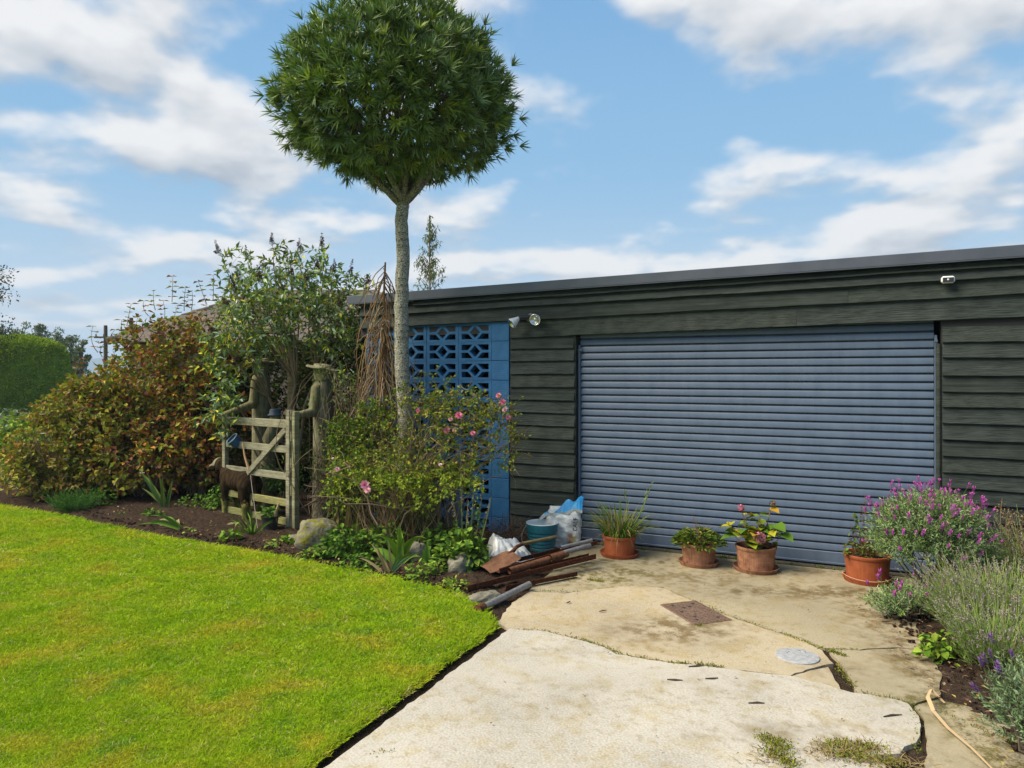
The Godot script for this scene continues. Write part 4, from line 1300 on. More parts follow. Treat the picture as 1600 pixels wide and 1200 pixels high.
	part("pot", mb.mesh(mats.black), bp)
	mb = MB.new()
	for k in 110:
		var a := rr(0, TAU)
		mb.leaf(Vector3(cos(a) * rr(0, 0.09), 0.13 + rr(0, 0.10), sin(a) * rr(0, 0.09)), (Vector3(cos(a), 0.4, sin(a)) + ru() * 0.5).normalized(), (Vector3.UP + ru() * 0.4).normalized(), 0.05, 0.035, vary(Color(0.09, 0.18, 0.03)))
	part("leaves", mb.mesh(mats.leaf, false), bp, Transform3D.IDENTITY, true)
	mb = MB.new()
	mb.tube([Vector3(0.06, 0.1, 0.02), Vector3(0.075, 0.2, 0.03), Vector3(0.10, 0.29, 0.03)], [0.016, 0.018, 0.009], 7, Color(0.36, 0.24, 0.16), true, 0.25, rng)
	part("stub", mb.mesh(mats.stem), bp)

func sack_mesh(w: float, h: float, d: float, seed_: int, slump: float, paint: Callable) -> ArrayMesh:
	# a pillow-shaped sack: rings of rounded rectangles, creased by noise
	var n := FastNoiseLite.new()
	n.seed = seed_
	n.frequency = 3.2
	n.fractal_octaves = 4
	var mb := MB.new()
	var rows := 30
	var cols := 40
	for y in rows + 1:
		var t := float(y) / rows
		var pw := w * (0.90 + 0.14 * sin(t * PI)) * (1.0 - 0.05 * t)
		var pd := d * (0.25 + 0.85 * pow(sin(clampf(t * 0.94 + 0.06, 0, 1) * PI), 0.55))
		if t < 0.06:
			pw *= 0.86 + t * 2.3
		for x in cols:
			var a := TAU * x / cols
			var q := Vector3(sign(cos(a)) * pow(absf(cos(a)), 0.62) * pw * 0.5, t * h, sign(sin(a)) * pow(absf(sin(a)), 0.7) * pd * 0.5)
			q.x += slump * (t - 0.5) * t
			var e := n.get_noise_3dv(q * 3.0) * 0.030 + n.get_noise_3dv(q * 9.0) * 0.012
			q += Vector3(cos(a) * 0.6, n.get_noise_3dv(q * 4.0 + Vector3(9, 0, 0)) * (0.6 if t > 0.1 else 0.0), sin(a)) * e
			mb.v.append(q)
			mb.c.append(paint.call(q, t, a))
	for y in rows:
		for x in cols:
			var a := y * cols + x
			var b := y * cols + (x + 1) % cols
			for q in [a, b, b + cols, a, b + cols, a + cols]:
				mb.i.append(q)
	return mb.mesh(mats.sack)

func build_sacks():
	var s := thing("feed_sack", "upright white feed sack with blue folded top and dark lettering against the cladding", "sack", Vector3(0.47, -0.011, -6.74), -0.22)
	var body := func(q: Vector3, t: float, a: float) -> Color:
		if sin(a) > 0.1 and q.x > 0.01 and q.x < 0.065 and t > 0.02 and t < 0.15:
			return Color(0.06, 0.35, 0.75)
		if sin(a) > 0.1 and q.x > 0.067 and q.x < 0.10 and t > 0.12 and t < 0.42:
			return Color(0.62, 0.36, 0.22)
		if sin(a) > 0.1 and q.x > 0.10 and q.x < 0.14 and t > 0.14 and t < 0.36:
			return Color(0.6, 0.55, 0.25)
		if sin(a) > 0.1 and q.x > 0.08 and q.x < 0.16 and t > 0.02 and t < 0.11:
			return Color(0.10, 0.28, 0.45)
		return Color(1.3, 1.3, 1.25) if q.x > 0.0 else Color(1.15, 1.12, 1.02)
	part("bag", sack_mesh(0.335, 0.40, 0.19, 14, 0.05, body), s)
	# folded top: a sheet creased backwards, blue on its outer face, one corner standing up
	var mb := MB.new()
	var pts := []
	var n := 16
	for x in n + 1:
		var t := float(x) / n
		var px := lerpf(-0.22, 0.195, t)
		var y0 := 0.375 + 0.015 * sin(t * 9.0) - 0.10 * pow(1.0 - t, 3.0)
		var y1 := 0.395 + 0.075 * t + 0.03 * sin(t * 13.0) - 0.13 * pow(1.0 - t, 3.0)
		if t > 0.78:
			y1 += 0.05 * sin((t - 0.78) / 0.22 * PI)
		var z0 := 0.085 - 0.03 * absf(t - 0.5)
		pts.append([Vector3(px, y0 - 0.03, z0 - 0.006 + 0.012 * sin(t * 21.0)), Vector3(px, y0, z0 + 0.012 * sin(t * 21.0 + 1.0)), Vector3(px * 0.97, lerpf(y0, y1, 0.6), z0 - 0.05 + 0.018 * sin(t * 17.0)), Vector3(px * 0.9 + 0.02, y1, -0.02 + 0.02 * sin(t * 11.0))])
	for x in n:
		for j in 3:
			var t := float(x) / n
			var col := Color(1.0, 1.0, 0.97) if j == 0 or (t > 0.22 and t < 0.36) or t < 0.10 else Color(0.05, 0.42, 0.92)
			mb.quad(pts[x][j], pts[x + 1][j], pts[x + 1][j + 1], pts[x][j + 1], col)
	part("folded_top", mb.mesh(mats.sack), s)
	var tm := TextMesh.new()
	tm.text = "CALF"
	var fnt := SystemFont.new()
	fnt.font_names = PackedStringArray(["Droid Sans"])
	fnt.font_weight = 700
	tm.font = fnt
	tm.font_size = 32
	tm.pixel_size = 0.0017
	tm.depth = 0.002
	tm.material = mat(Color(0.012, 0.02, 0.035), 0.6)
	var o := part("lettering", tm, s, Transform3D(Basis(Vector3(0, 0, 1), PI / 2) * Basis(Vector3.UP, 0.0), Vector3(0.135, 0.255, 0.107)))
	o.rotation = Vector3(0.0, 0.12, PI / 2 - 0.06)
	# teal bucket
	var b := thing("teal_planter", "ribbed teal plastic planter with a white rim in front of the feed sack", "planter", Vector3(0.275, -0.005, -6.60))
	mb = MB.new()
	var prof := [Vector2(0.0, 0.0), Vector2(0.098, 0.0), Vector2(0.106, 0.006)]
	for k in 5:
		var y := 0.015 + k * 0.034
		var r := 0.107 + y * 0.15
		prof.append(Vector2(r - 0.002, y)); prof.append(Vector2(r + 0.0035, y + 0.012)); prof.append(Vector2(r + 0.003, y + 0.024)); prof.append(Vector2(r - 0.001, y + 0.033))
	prof.append_array([Vector2(0.1345, 0.190), Vector2(0.141, 0.193), Vector2(0.146, 0.255), Vector2(0.148, 0.266), Vector2(0.142, 0.266)])
	mb.lathe(prof, 40)
	part("shell", mb.mesh(mats.teal), b)
	mb = MB.new()
	mb.lathe([Vector2(0.1475, 0.2665), Vector2(0.146, 0.272), Vector2(0.138, 0.272), Vector2(0.134, 0.25), Vector2(0.108, 0.03), Vector2(0.0, 0.03)], 40)
	part("lining", mb.mesh(mats.pale), b)
	mb = MB.new()
	mb.tube(bent(Vector3(-0.145, 0.245, 0.02), Vector3(-0.13, 0.03, 0.09), Vector3(-0.05, 0, 0.02), 8), [0.003], 5, Color(0.3, 0.26, 0.2))
	part("handle", mb.mesh(mats.stem), b)
	# collapsed pale sack
	var w := thing("empty_sack", "crumpled empty white sack lying beside the rusty scrap", "sack", Vector3(-0.01, -0.02, -6.18), 0.35)
	mb = MB.new()
	var nn := FastNoiseLite.new()
	nn.seed = 44
	nn.frequency = 5.0
	var gx := 44
	var gy := 34
	for y in gy + 1:
		for x in gx + 1:
			var u := float(x) / gx - 0.5
			var v := float(y) / gy - 0.5
			var p := Vector3(u * 0.50 - v * 0.05, 0, v * 0.40)
			var e := minf(1.0, 2.2 * (1.0 - absf(u) * 2.0)) * minf(1.0, 2.0 * (1.0 - absf(v) * 2.0))
			p.y = 0.012 + e * (0.185 - 0.20 * u - 0.17 * v) * 0.95 + nn.get_noise_2d(p.x, p.z * 1.3) * 0.05 * e - absf(nn.get_noise_2d(p.x * 1.3 + 5.0, p.z * 1.3)) * 0.06 * e + absf(nn.get_noise_2d(p.x * 3.0, p.z * 3.0 + 3.0)) * 0.018 * e
			mb.v.append(p)
			mb.c.append(Color(1, 1, 1) * (0.95 + nn.get_noise_2d(p.x * 3.0, p.z * 3.0 + 8.0) * 0.3))
	for y in gy:
		for x in gx:
			var a := y * (gx + 1) + x
			for q in [a, a + 1, a + gx + 2, a, a + gx + 2, a + gx + 1]:
				mb.i.append(q)
	part("cloth", mb.mesh(mats.sack), w)

func build_scrap():
	# rusty shovel
	var sv := thing("rusty_shovel", "rusty shovel lying face down between the sack and the scrap bars", "shovel", Vector3.ZERO)
	var mb := MB.new()
	var a := Vector3(-0.24, 0.055, -5.80)
	var f := (Vector3(0.10, 0.13, -6.06) - a).normalized()
	var sd := f.cross(Vector3.UP).normalized()
	var up := sd.cross(f)
	var rows := []
	for k in 9:
		var t := k / 8.0
		var hw := 0.135 * (0.80 + 0.25 * sqrt(t)) * (1.0 if t < 0.9 else 0.88)
		var row := []
		for j in 7:
			var u := j / 6.0 * 2.0 - 1.0
			row.append(a + f * (t * 0.31) + sd * u * hw + up * (0.03 * (1.0 - u * u) - 0.012 * cos(t * 3.0)))
		rows.append(row)
	for k in 8:
		for j in 6:
			mb.quad(rows[k][j], rows[k][j + 1], rows[k + 1][j + 1], rows[k + 1][j], Color(1.5, 1.25, 1.05))
	part("blade", mb.mesh(mats.rust_sheet), sv)
	mb = MB.new()
	var e := a + f * 0.27 + up * 0.032
	mb.tube([e, e + f * 0.06 + up * 0.01, e + Vector3(0.07, 0.035, -0.10), e + Vector3(0.12, 0.045, -0.17)], [0.014, 0.017, 0.016, 0.016], 10, Color(0.8, 0.75, 0.75))
	part("socket", mb.mesh(mats.rust), sv)
	mb = MB.new()
	var hs := e + Vector3(0.12, 0.045, -0.17)
	mb.tube([hs, hs + Vector3(0.12, 0.0, -0.10), hs + Vector3(0.30, -0.005, -0.28)], [0.017], 10, Color(0.75, 0.62, 0.45))
	part("handle", mb.mesh(mats.oldwood), sv)
	# angle irons, pipes and bars
	var irons := [[Vector3(-0.33, 0.015, -5.34), Vector3(0.70, 0.075, -6.04), 0.042, "longest rusty angle iron at the front of the scrap heap", Color(0.75, 0.6, 0.55)],
		[Vector3(-0.1, 0.07, -5.62), Vector3(0.74, 0.13, -6.30), 0.038, "rusty angle iron lying on top of the scrap heap", Color(0.8, 0.65, 0.6)],
		[Vector3(0.06, 0.075, -5.95), Vector3(0.60, 0.085, -6.42), 0.036, "dark rusty angle iron at the back of the scrap heap", Color(0.55, 0.48, 0.45)],
		[Vector3(-0.05, 0.005, -5.40), Vector3(0.52, 0.005, -5.78), 0.034, "dark rusty iron flat under the front of the scrap heap", Color(0.6, 0.5, 0.48)],
		[Vector3(0.15, 0.03, -5.82), Vector3(0.66, 0.035, -6.24), 0.036, "brown angle iron wedged in the middle of the scrap heap", Color(0.7, 0.6, 0.55)]]
	for q in irons:
		mb = MB.new()
		var p0: Vector3 = q[0]
		var p1: Vector3 = q[1]
		var d := (p1 - p0).normalized()
		var s2 := d.cross(Vector3.UP).normalized()
		var u2 := s2.cross(d)
		var w: float = q[2]
		var t := Transform3D(Basis(s2, u2, -d), p0)
		var ln := p0.distance_to(p1)
		mb.box(Vector3(0.0, 0.0, -ln), Vector3(0.006, w, 0.0), t, q[4], 0.001)
		mb.box(Vector3(-w, 0.0, -ln + 0.001), Vector3(-0.0005, 0.006, -0.001), t, q[4], 0.001)
		lone("angle_iron", mb.mesh(mats.rust), q[3], "scrap bar", Vector3.ZERO, "rusty scrap bars beside the drive")
	var pipes := [[Vector3(-0.02, 0.10, -5.58), Vector3(0.30, 0.125, -5.83), 0.026, mats.rust, "short orange rusty pipe on the scrap heap", Color(1.5, 1.25, 1.0)],
		[Vector3(0.31, 0.125, -5.85), Vector3(0.45, 0.14, -5.96), 0.030, mats.rust, "wide orange rusty pipe end on top of the scrap heap", Color(1.5, 1.3, 1.05)],
		[Vector3(0.42, 0.15, -5.93), Vector3(0.66, 0.165, -6.14), 0.020, mats.steel, "bright steel tube poking out of the rusty pipe", Color.WHITE],
		[Vector3(0.40, 0.19, -5.95), Vector3(0.68, 0.20, -6.17), 0.014, mats.steel, "thin pale steel tube on top of the scrap heap", Color.WHITE],
		[Vector3(-0.20, 0.026, -4.93), Vector3(0.13, 0.03, -5.46), 0.024, mats.steel, "grey steel pipe with rusty end at the lawn corner", Color.WHITE],
		[Vector3(-0.52, 0.09, -6.02), Vector3(0.06, 0.05, -5.98), 0.013, mats.steel, "thin grey pipe running out of the leaves to the shovel", Color.WHITE]]
	for q in pipes:
		mb = MB.new()
		var p0: Vector3 = q[0]
		var p1: Vector3 = q[1]
		mb.tube([p0, p0.lerp(p1, 0.5), p1], [q[2]], 14, q[5], false)
		mb.tube([p1, p0], [q[2] * 0.86], 14, q[5], false)
		lone("pipe", mb.mesh(q[3]), q[4], "pipe", Vector3.ZERO, "pipes on the scrap heap")
	mb = MB.new()
	mb.tube([Vector3(-0.235, 0.03, -4.875), Vector3(-0.195, 0.028, -4.94)], [0.031], 12, Color(1.2, 1.1, 1.0))
	lone("pipe_coupling", mb.mesh(mats.rust), "rusty coupling on the lawn end of the grey pipe", "pipe fitting")
	# drain covers
	var c := thing("drain_cover", "rectangular cast iron drain cover with keyholes set in the drive", "drain cover", Vector3(1.245, -0.006, -4.925), 0.0)
	var ux := (Vector3(1.43, 0, -4.80) - Vector3(1.30, 0, -5.19)).normalized()
	var uy := (Vector3(1.05, 0, -5.04) - Vector3(1.30, 0, -5.19)).normalized()
	uy = (uy - ux * uy.dot(ux)).normalized()
	var tb := Transform3D(Basis(ux, Vector3.UP, ux.cross(Vector3.UP)), Vector3.ZERO)
	mb = MB.new()
	mb.box(Vector3(-0.215, -0.02, -0.145), Vector3(0.215, 0.007, 0.145), tb, Color.WHITE, 0.004)
	part("plate", mb.mesh(mats.iron), c)
	mb = MB.new()
	for i in 14:
		for j in 10:
			var x := -0.195 + i * 0.03
			var z := -0.126 + j * 0.028
			if absf(x) < 0.06 and absf(z) < 0.05:
				continue
			mb.box(Vector3(x - 0.008, 0.0065, z - 0.008), Vector3(x + 0.008, 0.0088, z + 0.008), tb, Color(1.0, 0.95, 0.9))
	var tread := part("tread_studs", mb.mesh(mats.iron), c, Transform3D.IDENTITY, true)
	for q in [[-0.15, -0.08], [-0.15, 0.08], [-0.09, 0.03], [0.15, -0.08], [0.15, 0.08], [0.09, 0.06], [-0.02, 0.09], [-0.10, -0.02]]:
		mb = MB.new()
		mb.lathe([Vector2(0.011, 0.0), Vector2(0.011, 0.0035), Vector2(0.0, 0.0036)], 10, tb * Transform3D(Basis(), Vector3(q[0], 0.0066, q[1])))
		part("keyhole", mb.mesh(mats.dark), c)
	for q in [[0.0, -0.02, 0.075, 0.008], [0.0, 0.025, 0.075, 0.008], [0.0, 0.0025, 0.012, 0.018]]:
		mb = MB.new()
		mb.box(Vector3(q[0] - q[2] * 0.6, 0.0065, q[1] - q[3]), Vector3(q[0] + q[2] * 0.6, 0.0105, q[1] + q[3]), tb, Color(1, 1, 1), 0.001)
		part("raised_rib", mb.mesh(mats.iron), c)
	var rc := thing("access_cap", "round pale grey plastic access cap set in the drive", "drain cover", Vector3(1.64, -0.007, -4.155))
	mb = MB.new()
	mb.lathe([Vector2(0.118, 0.0), Vector2(0.119, 0.007), Vector2(0.116, 0.0095), Vector2(0.06, 0.011), Vector2(0.0, 0.0115)], 48)
	part("lid", mb.mesh(mat(Color(1, 1, 1), 0.6, {"tex": mix_tex([noise_img(256, 256, 91, 0.03, 4), noise_img(256, 256, 92, 0.2, 3)], [0.6, 0.4], Color(0.22, 0.22, 0.22), Color(0.42, 0.43, 0.44), 1.4), "scale": Vector3(3, 3, 3)})), rc)
	for q in [[-0.05, -0.035], [-0.035, -0.05], [0.035, -0.06], [0.06, -0.045]]:
		mb = MB.new()
		mb.lathe([Vector2(0.007, 0.0), Vector2(0.006, 0.003), Vector2(0.0, 0.0035)], 10, Transform3D(Basis(), Vector3(q[0], 0.0105, q[1])))
		part("screw", mb.mesh(mats.steel), rc)

# ---------------------------------------------------------------- plants
func twig(lm: MB, sm: MB, p: Vector3, d: Vector3, l: float, pairs: int, ll: float, lw: float, pal: Callable, bend := 0.4, stem_col := Color(0.10, 0.065, 0.04), stem_r := 0.0022, spread := 0.9):
	var pos := p
	var dir := d.normalized()
	var pts := [p]
	var side := dir.cross(ru()).normalized()
	for k in pairs:
		pos += dir * (l / pairs)
		dir = (dir + Vector3.DOWN * bend / pairs + rv(0.09)).normalized()
		pts.append(pos)
		side = dir.cross(side).normalized()
		if side.length_squared() < 0.5:
			side = dir.cross(ru()).normalized()
		for s in [-1.0, 1.0]:
			if rng.randf() < 0.08:
				continue
			var ld: Vector3 = (dir * 0.55 + side * s * spread + rv(0.18)).normalized()
			var n := (Vector3.UP * 0.9 + rv(0.4))
			n = (n - ld * n.dot(ld)).normalized()
			lm.leaf(pos, ld, n, ll * rr(0.65, 1.2), lw * rr(0.75, 1.15), pal.call(pos), rr(0.05, 0.35))
	lm.leaf(pos, dir, ru(), ll, lw, pal.call(pos))
	if sm:
		sm.tube(pts, [stem_r, stem_r * 0.5], 3, stem_col, false)

func shell_point(c: Vector3, r: Vector3, inner := 0.72) -> Array:
	var u := ru()
	var k := pow(rng.randf(), 0.4) * (1.0 - inner) + inner
	return [c + u * r * k, u]

func palette(list: Array, by := 0.28) -> Callable:
	return func(_p): return vary(list[rng.randi() % list.size()], by)

func shrub(called: String, label: String, category: String, base: Vector3, lobes: Array, pal: Callable, ll: float, lw: float, o := {}) -> Node3D:
	# lobes: [centre, radii, twigs]; each twig carries pairs of leaves
	var t := thing(called, label, category, base, 0.0, o.get("group", ""))
	var lm := MB.new()
	var sm := MB.new()
	var lift: float = o.get("lift", 0.25)
	var gn := FastNoiseLite.new()
	gn.seed = 8
	gn.frequency = 1.7
	gn.fractal_octaves = 2
	for q in lobes:
		var c: Vector3 = q[0] - base
		var rad: Vector3 = q[1]
		for k in q[2]:
			var sp := shell_point(c, rad, o.get("inner", 0.6))
			var p: Vector3 = sp[0]
			if o.has("gaps") and gn.get_noise_3dv(p + base) < o.gaps:
				continue
			if p.y < 0.04 or (o.has("floor") and p.y < o.floor):
				continue
			var d: Vector3 = (sp[1] + Vector3.UP * lift + rv(0.35)).normalized()
			var tl: float = o.get("twig", 0.22) * rr(0.6, 1.3)
			twig(lm, sm, p - d * tl * 0.5, d, tl, o.get("pairs", 5), ll, lw, pal, o.get("bend", 0.5), o.get("stem", Color(0.10, 0.06, 0.04)), o.get("stem_r", 0.0022))
		for k in o.get("branches", 16):
			var u := ru()
			u.y = absf(u.y)
			var e: Vector3 = c + u * rad * rr(0.6, 0.95)
			var b := Vector3(rr(-0.2, 0.2), 0.0, rr(-0.15, 0.15)) + Vector3(c.x, 0, c.z) * 0.75
			sm.tube(bent(b, e, Vector3(u.x, 0.1, u.z) * rr(-0.12, 0.08), 6, 0.012), taper(rr(0.007, 0.014), 0.003, 6), 5, vary(o.get("stem", Color(0.12, 0.08, 0.055))), false)
	for q in o.get("shoots", []):
		# long shoots that stand out against the sky: tip, length
		var tip: Vector3 = q[0] - base
		var st: Vector3 = tip - Vector3(rr(-0.1, 0.1), q[1], rr(-0.1, 0.1))
		sm.tube(bent(st, tip, rv(0.02), 5), taper(0.005, 0.002, 5), 4, o.get("stem", Color(0.10, 0.06, 0.04)), false)
		var nl := int(q[1] / 0.06)
		for k in nl:
			var f := float(k + 1) / nl
			var p := st.lerp(tip, f)
			for s in [-1.0, 1.0]:
				var a := rr(-0.7, 0.7) + (k % 2) * 1.2
				var d := Vector3(cos(a) * s, 0.25 - 0.3 * rng.randf(), sin(a) * s).normalized()
				lm.leaf(p, d, Vector3.UP, ll * rr(0.9, 1.6), lw * rr(0.9, 1.5), pal.call(p + base), rr(0.0, 0.35))
	part("stems", sm.mesh(mats.stem, false), t)
	part("foliage", lm.mesh(o.get("mat", mats.leaf), false), t, Transform3D.IDENTITY, true)
	return t

func build_tree():
	var at := Vector3(-1.058, 0.002, -7.200)
	var t := thing("lollipop_tree", "clipped ball-headed evergreen tree on a tall bare pale trunk", "tree", at)
	var mb := MB.new()
	var pts := []
	var rad := []
	var key := [Vector3(-1.058, -0.043, -7.200), Vector3(-1.064, 0.244, -7.200), Vector3(-1.058, 0.753, -7.200), Vector3(-1.070, 1.263, -7.200), Vector3(-1.096, 1.773, -7.200), Vector3(-1.102, 2.283, -7.200), Vector3(-1.083, 2.792, -7.200), Vector3(-1.102, 3.143, -7.200), Vector3(-1.083, 3.315, -7.200)]
	var kr := [0.110, 0.092, 0.080, 0.074, 0.070, 0.067, 0.065, 0.063, 0.062]
	for k in key.size() - 1:
		for j in 6:
			var f := j / 6.0
			pts.append(key[k].lerp(key[k + 1], f) - at + rv(0.002))
			rad.append(lerpf(kr[k], kr[k + 1], f))
	pts.append(key[8] - at); rad.append(0.062)
	mb.tube(pts, rad, 18, Color(1, 1, 1), true, 0.075, rng)
	part("trunk", mb.mesh(mats.bark), t)
	var c := Vector3(-1.147, 4.245, -7.200) - at
	var fork: Vector3 = key[8] - at
	var limbs := MB.new()
	var tips := []
	var heads := [Vector3(-1.360, 3.583, -7.250), Vector3(-1.422, 3.629, -7.050), Vector3(-1.205, 3.600, -6.950), Vector3(-1.096, 3.748, -7.200), Vector3(-0.989, 3.714, -7.350), Vector3(-0.824, 3.629, -7.050), Vector3(-0.991, 3.813, -7.000), Vector3(-1.253, 3.888, -7.450), Vector3(-0.701, 3.748, -7.200)]
	for h in heads:
		var e: Vector3 = h - at
		limbs.tube(bent(fork + rv(0.01) - Vector3(0, 0.03, 0), e, Vector3(0, -0.02, 0), 5, 0.006), taper(0.040, 0.024, 5), 8, Color(0.75, 0.72, 0.6), false, 0.08, rng)
		for k in 6:
			var u := ru()
			u.y = rr(-0.25, 1.0)
			u = (u.normalized() + (e - fork).normalized() * Vector3(0.9, 0.2, 0.9)).normalized()
			var r := Vector3(1.12, 1.0 if u.y > 0 else 0.5, 1.12)
			var g: Vector3 = c + u * r * rr(0.6, 0.8)
			limbs.tube(bent(e, g, Vector3(0, 0.05, 0), 5, 0.02), taper(0.020, 0.007, 5), 5, Color(0.5, 0.46, 0.36), false)
			tips.append(g)
			for j in 5:
				var v := g + (u + ru() * 0.9).normalized() * rr(0.15, 0.32)
				limbs.tube([e.lerp(g, rr(0.5, 1.0)), v], [0.006, 0.003], 4, Color(0.42, 0.38, 0.26), false)
	part("limbs", limbs.mesh(mats.bark), t)
	var lm := MB.new()
	var dn := FastNoiseLite.new()
	dn.seed = 61
	dn.frequency = 1.1
	for k in 4000:
		var u := ru()
		if u.y < -0.2 and rng.randf() < 0.35:
			continue
		var bump := 1.0 + dn.get_noise_3dv(u * 2.2) * 0.22
		var r := Vector3(1.10, 0.95 if u.y > 0.0 else 0.66, 1.10) * bump
		var k2 := 1.0 - pow(rng.randf(), 2.2) * 0.34
		if dn.get_noise_3dv(u * 5.0 + Vector3(3, 1, 7)) < -0.22 and rng.randf() < 0.7:
			continue
		if rng.randf() < 0.03:
			k2 = rr(1.03, 1.12)
		var p := c + u * r * k2
		var o := (u / r).normalized()
		var dir := (o + Vector3.UP * 0.45 + rv(0.25)).normalized()
		var a0 := dir.cross(ru()).normalized()
		var b0 := dir.cross(a0)
		var young := rng.randf() < 0.16 + 0.3 * maxf(0.0, dn.get_noise_3dv(u * 3.0))
		var base: Color = Color(0.105, 0.160, 0.030) if not young else Color(0.23, 0.29, 0.045)
		if rng.randf() < 0.25:
			base = Color(0.125, 0.19, 0.07)
		var nl := rng.randi_range(10, 16)
		for j in nl:
			var a := TAU * j / nl + rr(-0.3, 0.3)
			var open := rr(0.4, 1.5)
			var d := (dir + (a0 * cos(a) + b0 * sin(a)) * open).normalized()
			var sd := d.cross(dir).normalized()
			if sd.length_squared() < 0.5:
				sd = a0
			var col := vary(base, 0.35)
			lm.blade(p, d, sd, rr(0.095, 0.155), rr(0.011, 0.018), rr(0.1, 0.6), 3, col, col * 1.25, 0.10)
	part("crown", lm.mesh(mats.gloss_leaf, false), t, Transform3D.IDENTITY, true)

func build_back_shrubs():
	var autumn := func(p: Vector3) -> Color:
		var r := rng.randf()
		# the bush turns from yellow-green on the lawn side to rust and crimson by the gate
		var x := clampf((p.x + 1.3 + (4.4 if p.x < -2.5 else 0.0)) / 2.4, 0.0, 1.0)
		var red := 0.42 + 0.60 * x
		if r < red * 0.22: return vary(Color(0.27, 0.105, 0.05))
		if r < red * 0.45: return vary(Color(0.15, 0.065, 0.05))
		if r < red * 0.62: return vary(Color(0.46, 0.19, 0.045))
		if r < red * 0.62 + 0.17: return vary(Color(0.38, 0.33, 0.05))
		return vary(pick([Color(0.151, 0.202, 0.040), Color(0.263, 0.282, 0.051), Color(0.242, 0.202, 0.081)]))
	var autumn_yellow := func(_p: Vector3) -> Color:
		return vary(pick([Color(0.302, 0.302, 0.040), Color(0.222, 0.242, 0.040), Color(0.403, 0.343, 0.051), Color(0.202, 0.151, 0.060), Color(0.343, 0.181, 0.051), Color(0.151, 0.191, 0.040), Color(0.282, 0.202, 0.091)]))
	var shoots := []
	for q in [[270, 432, 0.35], [300, 455, 0.25], [145, 510, 0.35], [205, 475, 0.3], [310, 440, 0.3], [333, 430, 0.35], [240, 455, 0.25], [165, 535, 0.2], [350, 450, 0.3], [385, 440, 0.3], [225, 470, 0.2], [190, 500, 0.2], [290, 450, 0.3], [370, 430, 0.3], [320, 470, 0.35], [345, 465, 0.35], [380, 470, 0.4], [400, 460, 0.35], [300, 490, 0.3], [255, 470, 0.3], [335, 490, 0.4], [360, 485, 0.35], [280, 475, 0.3], [215, 495, 0.25], [180, 515, 0.2], [125, 560, 0.25], [410, 480, 0.4], [395, 500, 0.4], [310, 505, 0.4]]:
		shoots.append([Vector3((q[0] - 800) / 1130.0 * 9.7, 1.62 + (584 - q[1]) / 1130.0 * 9.7, -9.7), q[2]])
	shrub("autumn_shrub", "tall autumn shrub with rust, crimson and yellow leaves left of the gate", "shrub", Vector3(-4.4, 0, -9.7), [[Vector3(-4.661, 1.261, -9.900), Vector3(1.1, 1.1, 0.75), 1500], [Vector3(-4.118, 1.375, -9.900), Vector3(0.72, 0.72, 0.6), 900], [Vector3(-3.910, 0.738, -9.400), Vector3(0.55, 0.6, 0.4), 500], [Vector3(-4.691, 0.501, -9.300), Vector3(0.8, 0.5, 0.45), 600]], autumn, 0.074, 0.058, {"shoots": shoots, "floor": 0.22, "branches": 44, "gaps": -0.12, "inner": 0.45, "pairs": 4, "stem": Color(0.21, 0.155, 0.10), "stem_r": 0.003})
	shrub("autumn_shrub", "spreading yellow-green autumn shrub at the left edge of the bed", "shrub", Vector3(-5.8, 0, -9.5), [[Vector3(-5.522, 0.677, -9.600), Vector3(0.90, 0.88, 0.7), 1150], [Vector3(-5.948, 0.364, -9.400), Vector3(0.55, 0.55, 0.55), 560], [Vector3(-5.802, 0.665, -9.300), Vector3(0.5, 0.4, 0.4), 320], [Vector3(-5.464, 1.134, -9.800), Vector3(0.6, 0.5, 0.5), 420]], autumn_yellow, 0.066, 0.052, {"floor": 0.12, "branches": 36, "gaps": -0.14, "inner": 0.45, "pairs": 4, "stem": Color(0.20, 0.15, 0.10), "stem_r": 0.003})
	shrub("dark_shrub", "dense dark green shrub filling the corner behind the carved figures", "shrub", Vector3(-2.7, 0, -9.7), [[Vector3(-3.242, 0.954, -9.900), Vector3(0.9, 1.1, 0.4), 2000], [Vector3(-2.144, 1.149, -9.500), Vector3(0.65, 1.15, 0.4), 1500], [Vector3(-1.504, 1.349, -8.500), Vector3(0.35, 1.1, 0.25), 420], [Vector3(-3.653, 0.719, -9.600), Vector3(0.5, 0.9, 0.4), 420]], palette([Color(0.03, 0.05, 0.015), Color(0.045, 0.07, 0.02), Color(0.06, 0.04, 0.02), Color(0.05, 0.08, 0.02)]), 0.055, 0.032, {"branches": 14})
	# white blossoms caught in the autumn bush
	for q in [[221, 740, 8.85, "white blossom low in the autumn shrub above the iris"], [66, 648, 9.0, "highest white blossom at the left shrub's outer edge"], [68, 678, 9.0, "white blossom halfway down the left shrub's outer edge"], [104, 718, 8.9, "lowest white blossom within the left yellow-green shrub"]]:
		var p := Vector3((q[0] - 800) / 1130.0 * q[2], 1.62 + (584 - q[1]) / 1130.0 * q[2], -q[2])
		var mb := MB.new()
		for k in 7:
			var a := TAU * k / 7
			mb.leaf(p, Vector3(cos(a), 0.3, sin(a)).normalized(), Vector3.UP, 0.045, 0.03, Color(0.75, 0.73, 0.68))
		mb.tube([p - Vector3(0.01, 0.3, 0.25), p], [0.003], 4, Color(0.1, 0.08, 0.04))
		lone("white_blossom", mb.mesh(mats.petal), q[3], "flower", Vector3.ZERO, "white blossoms in the autumn shrub")

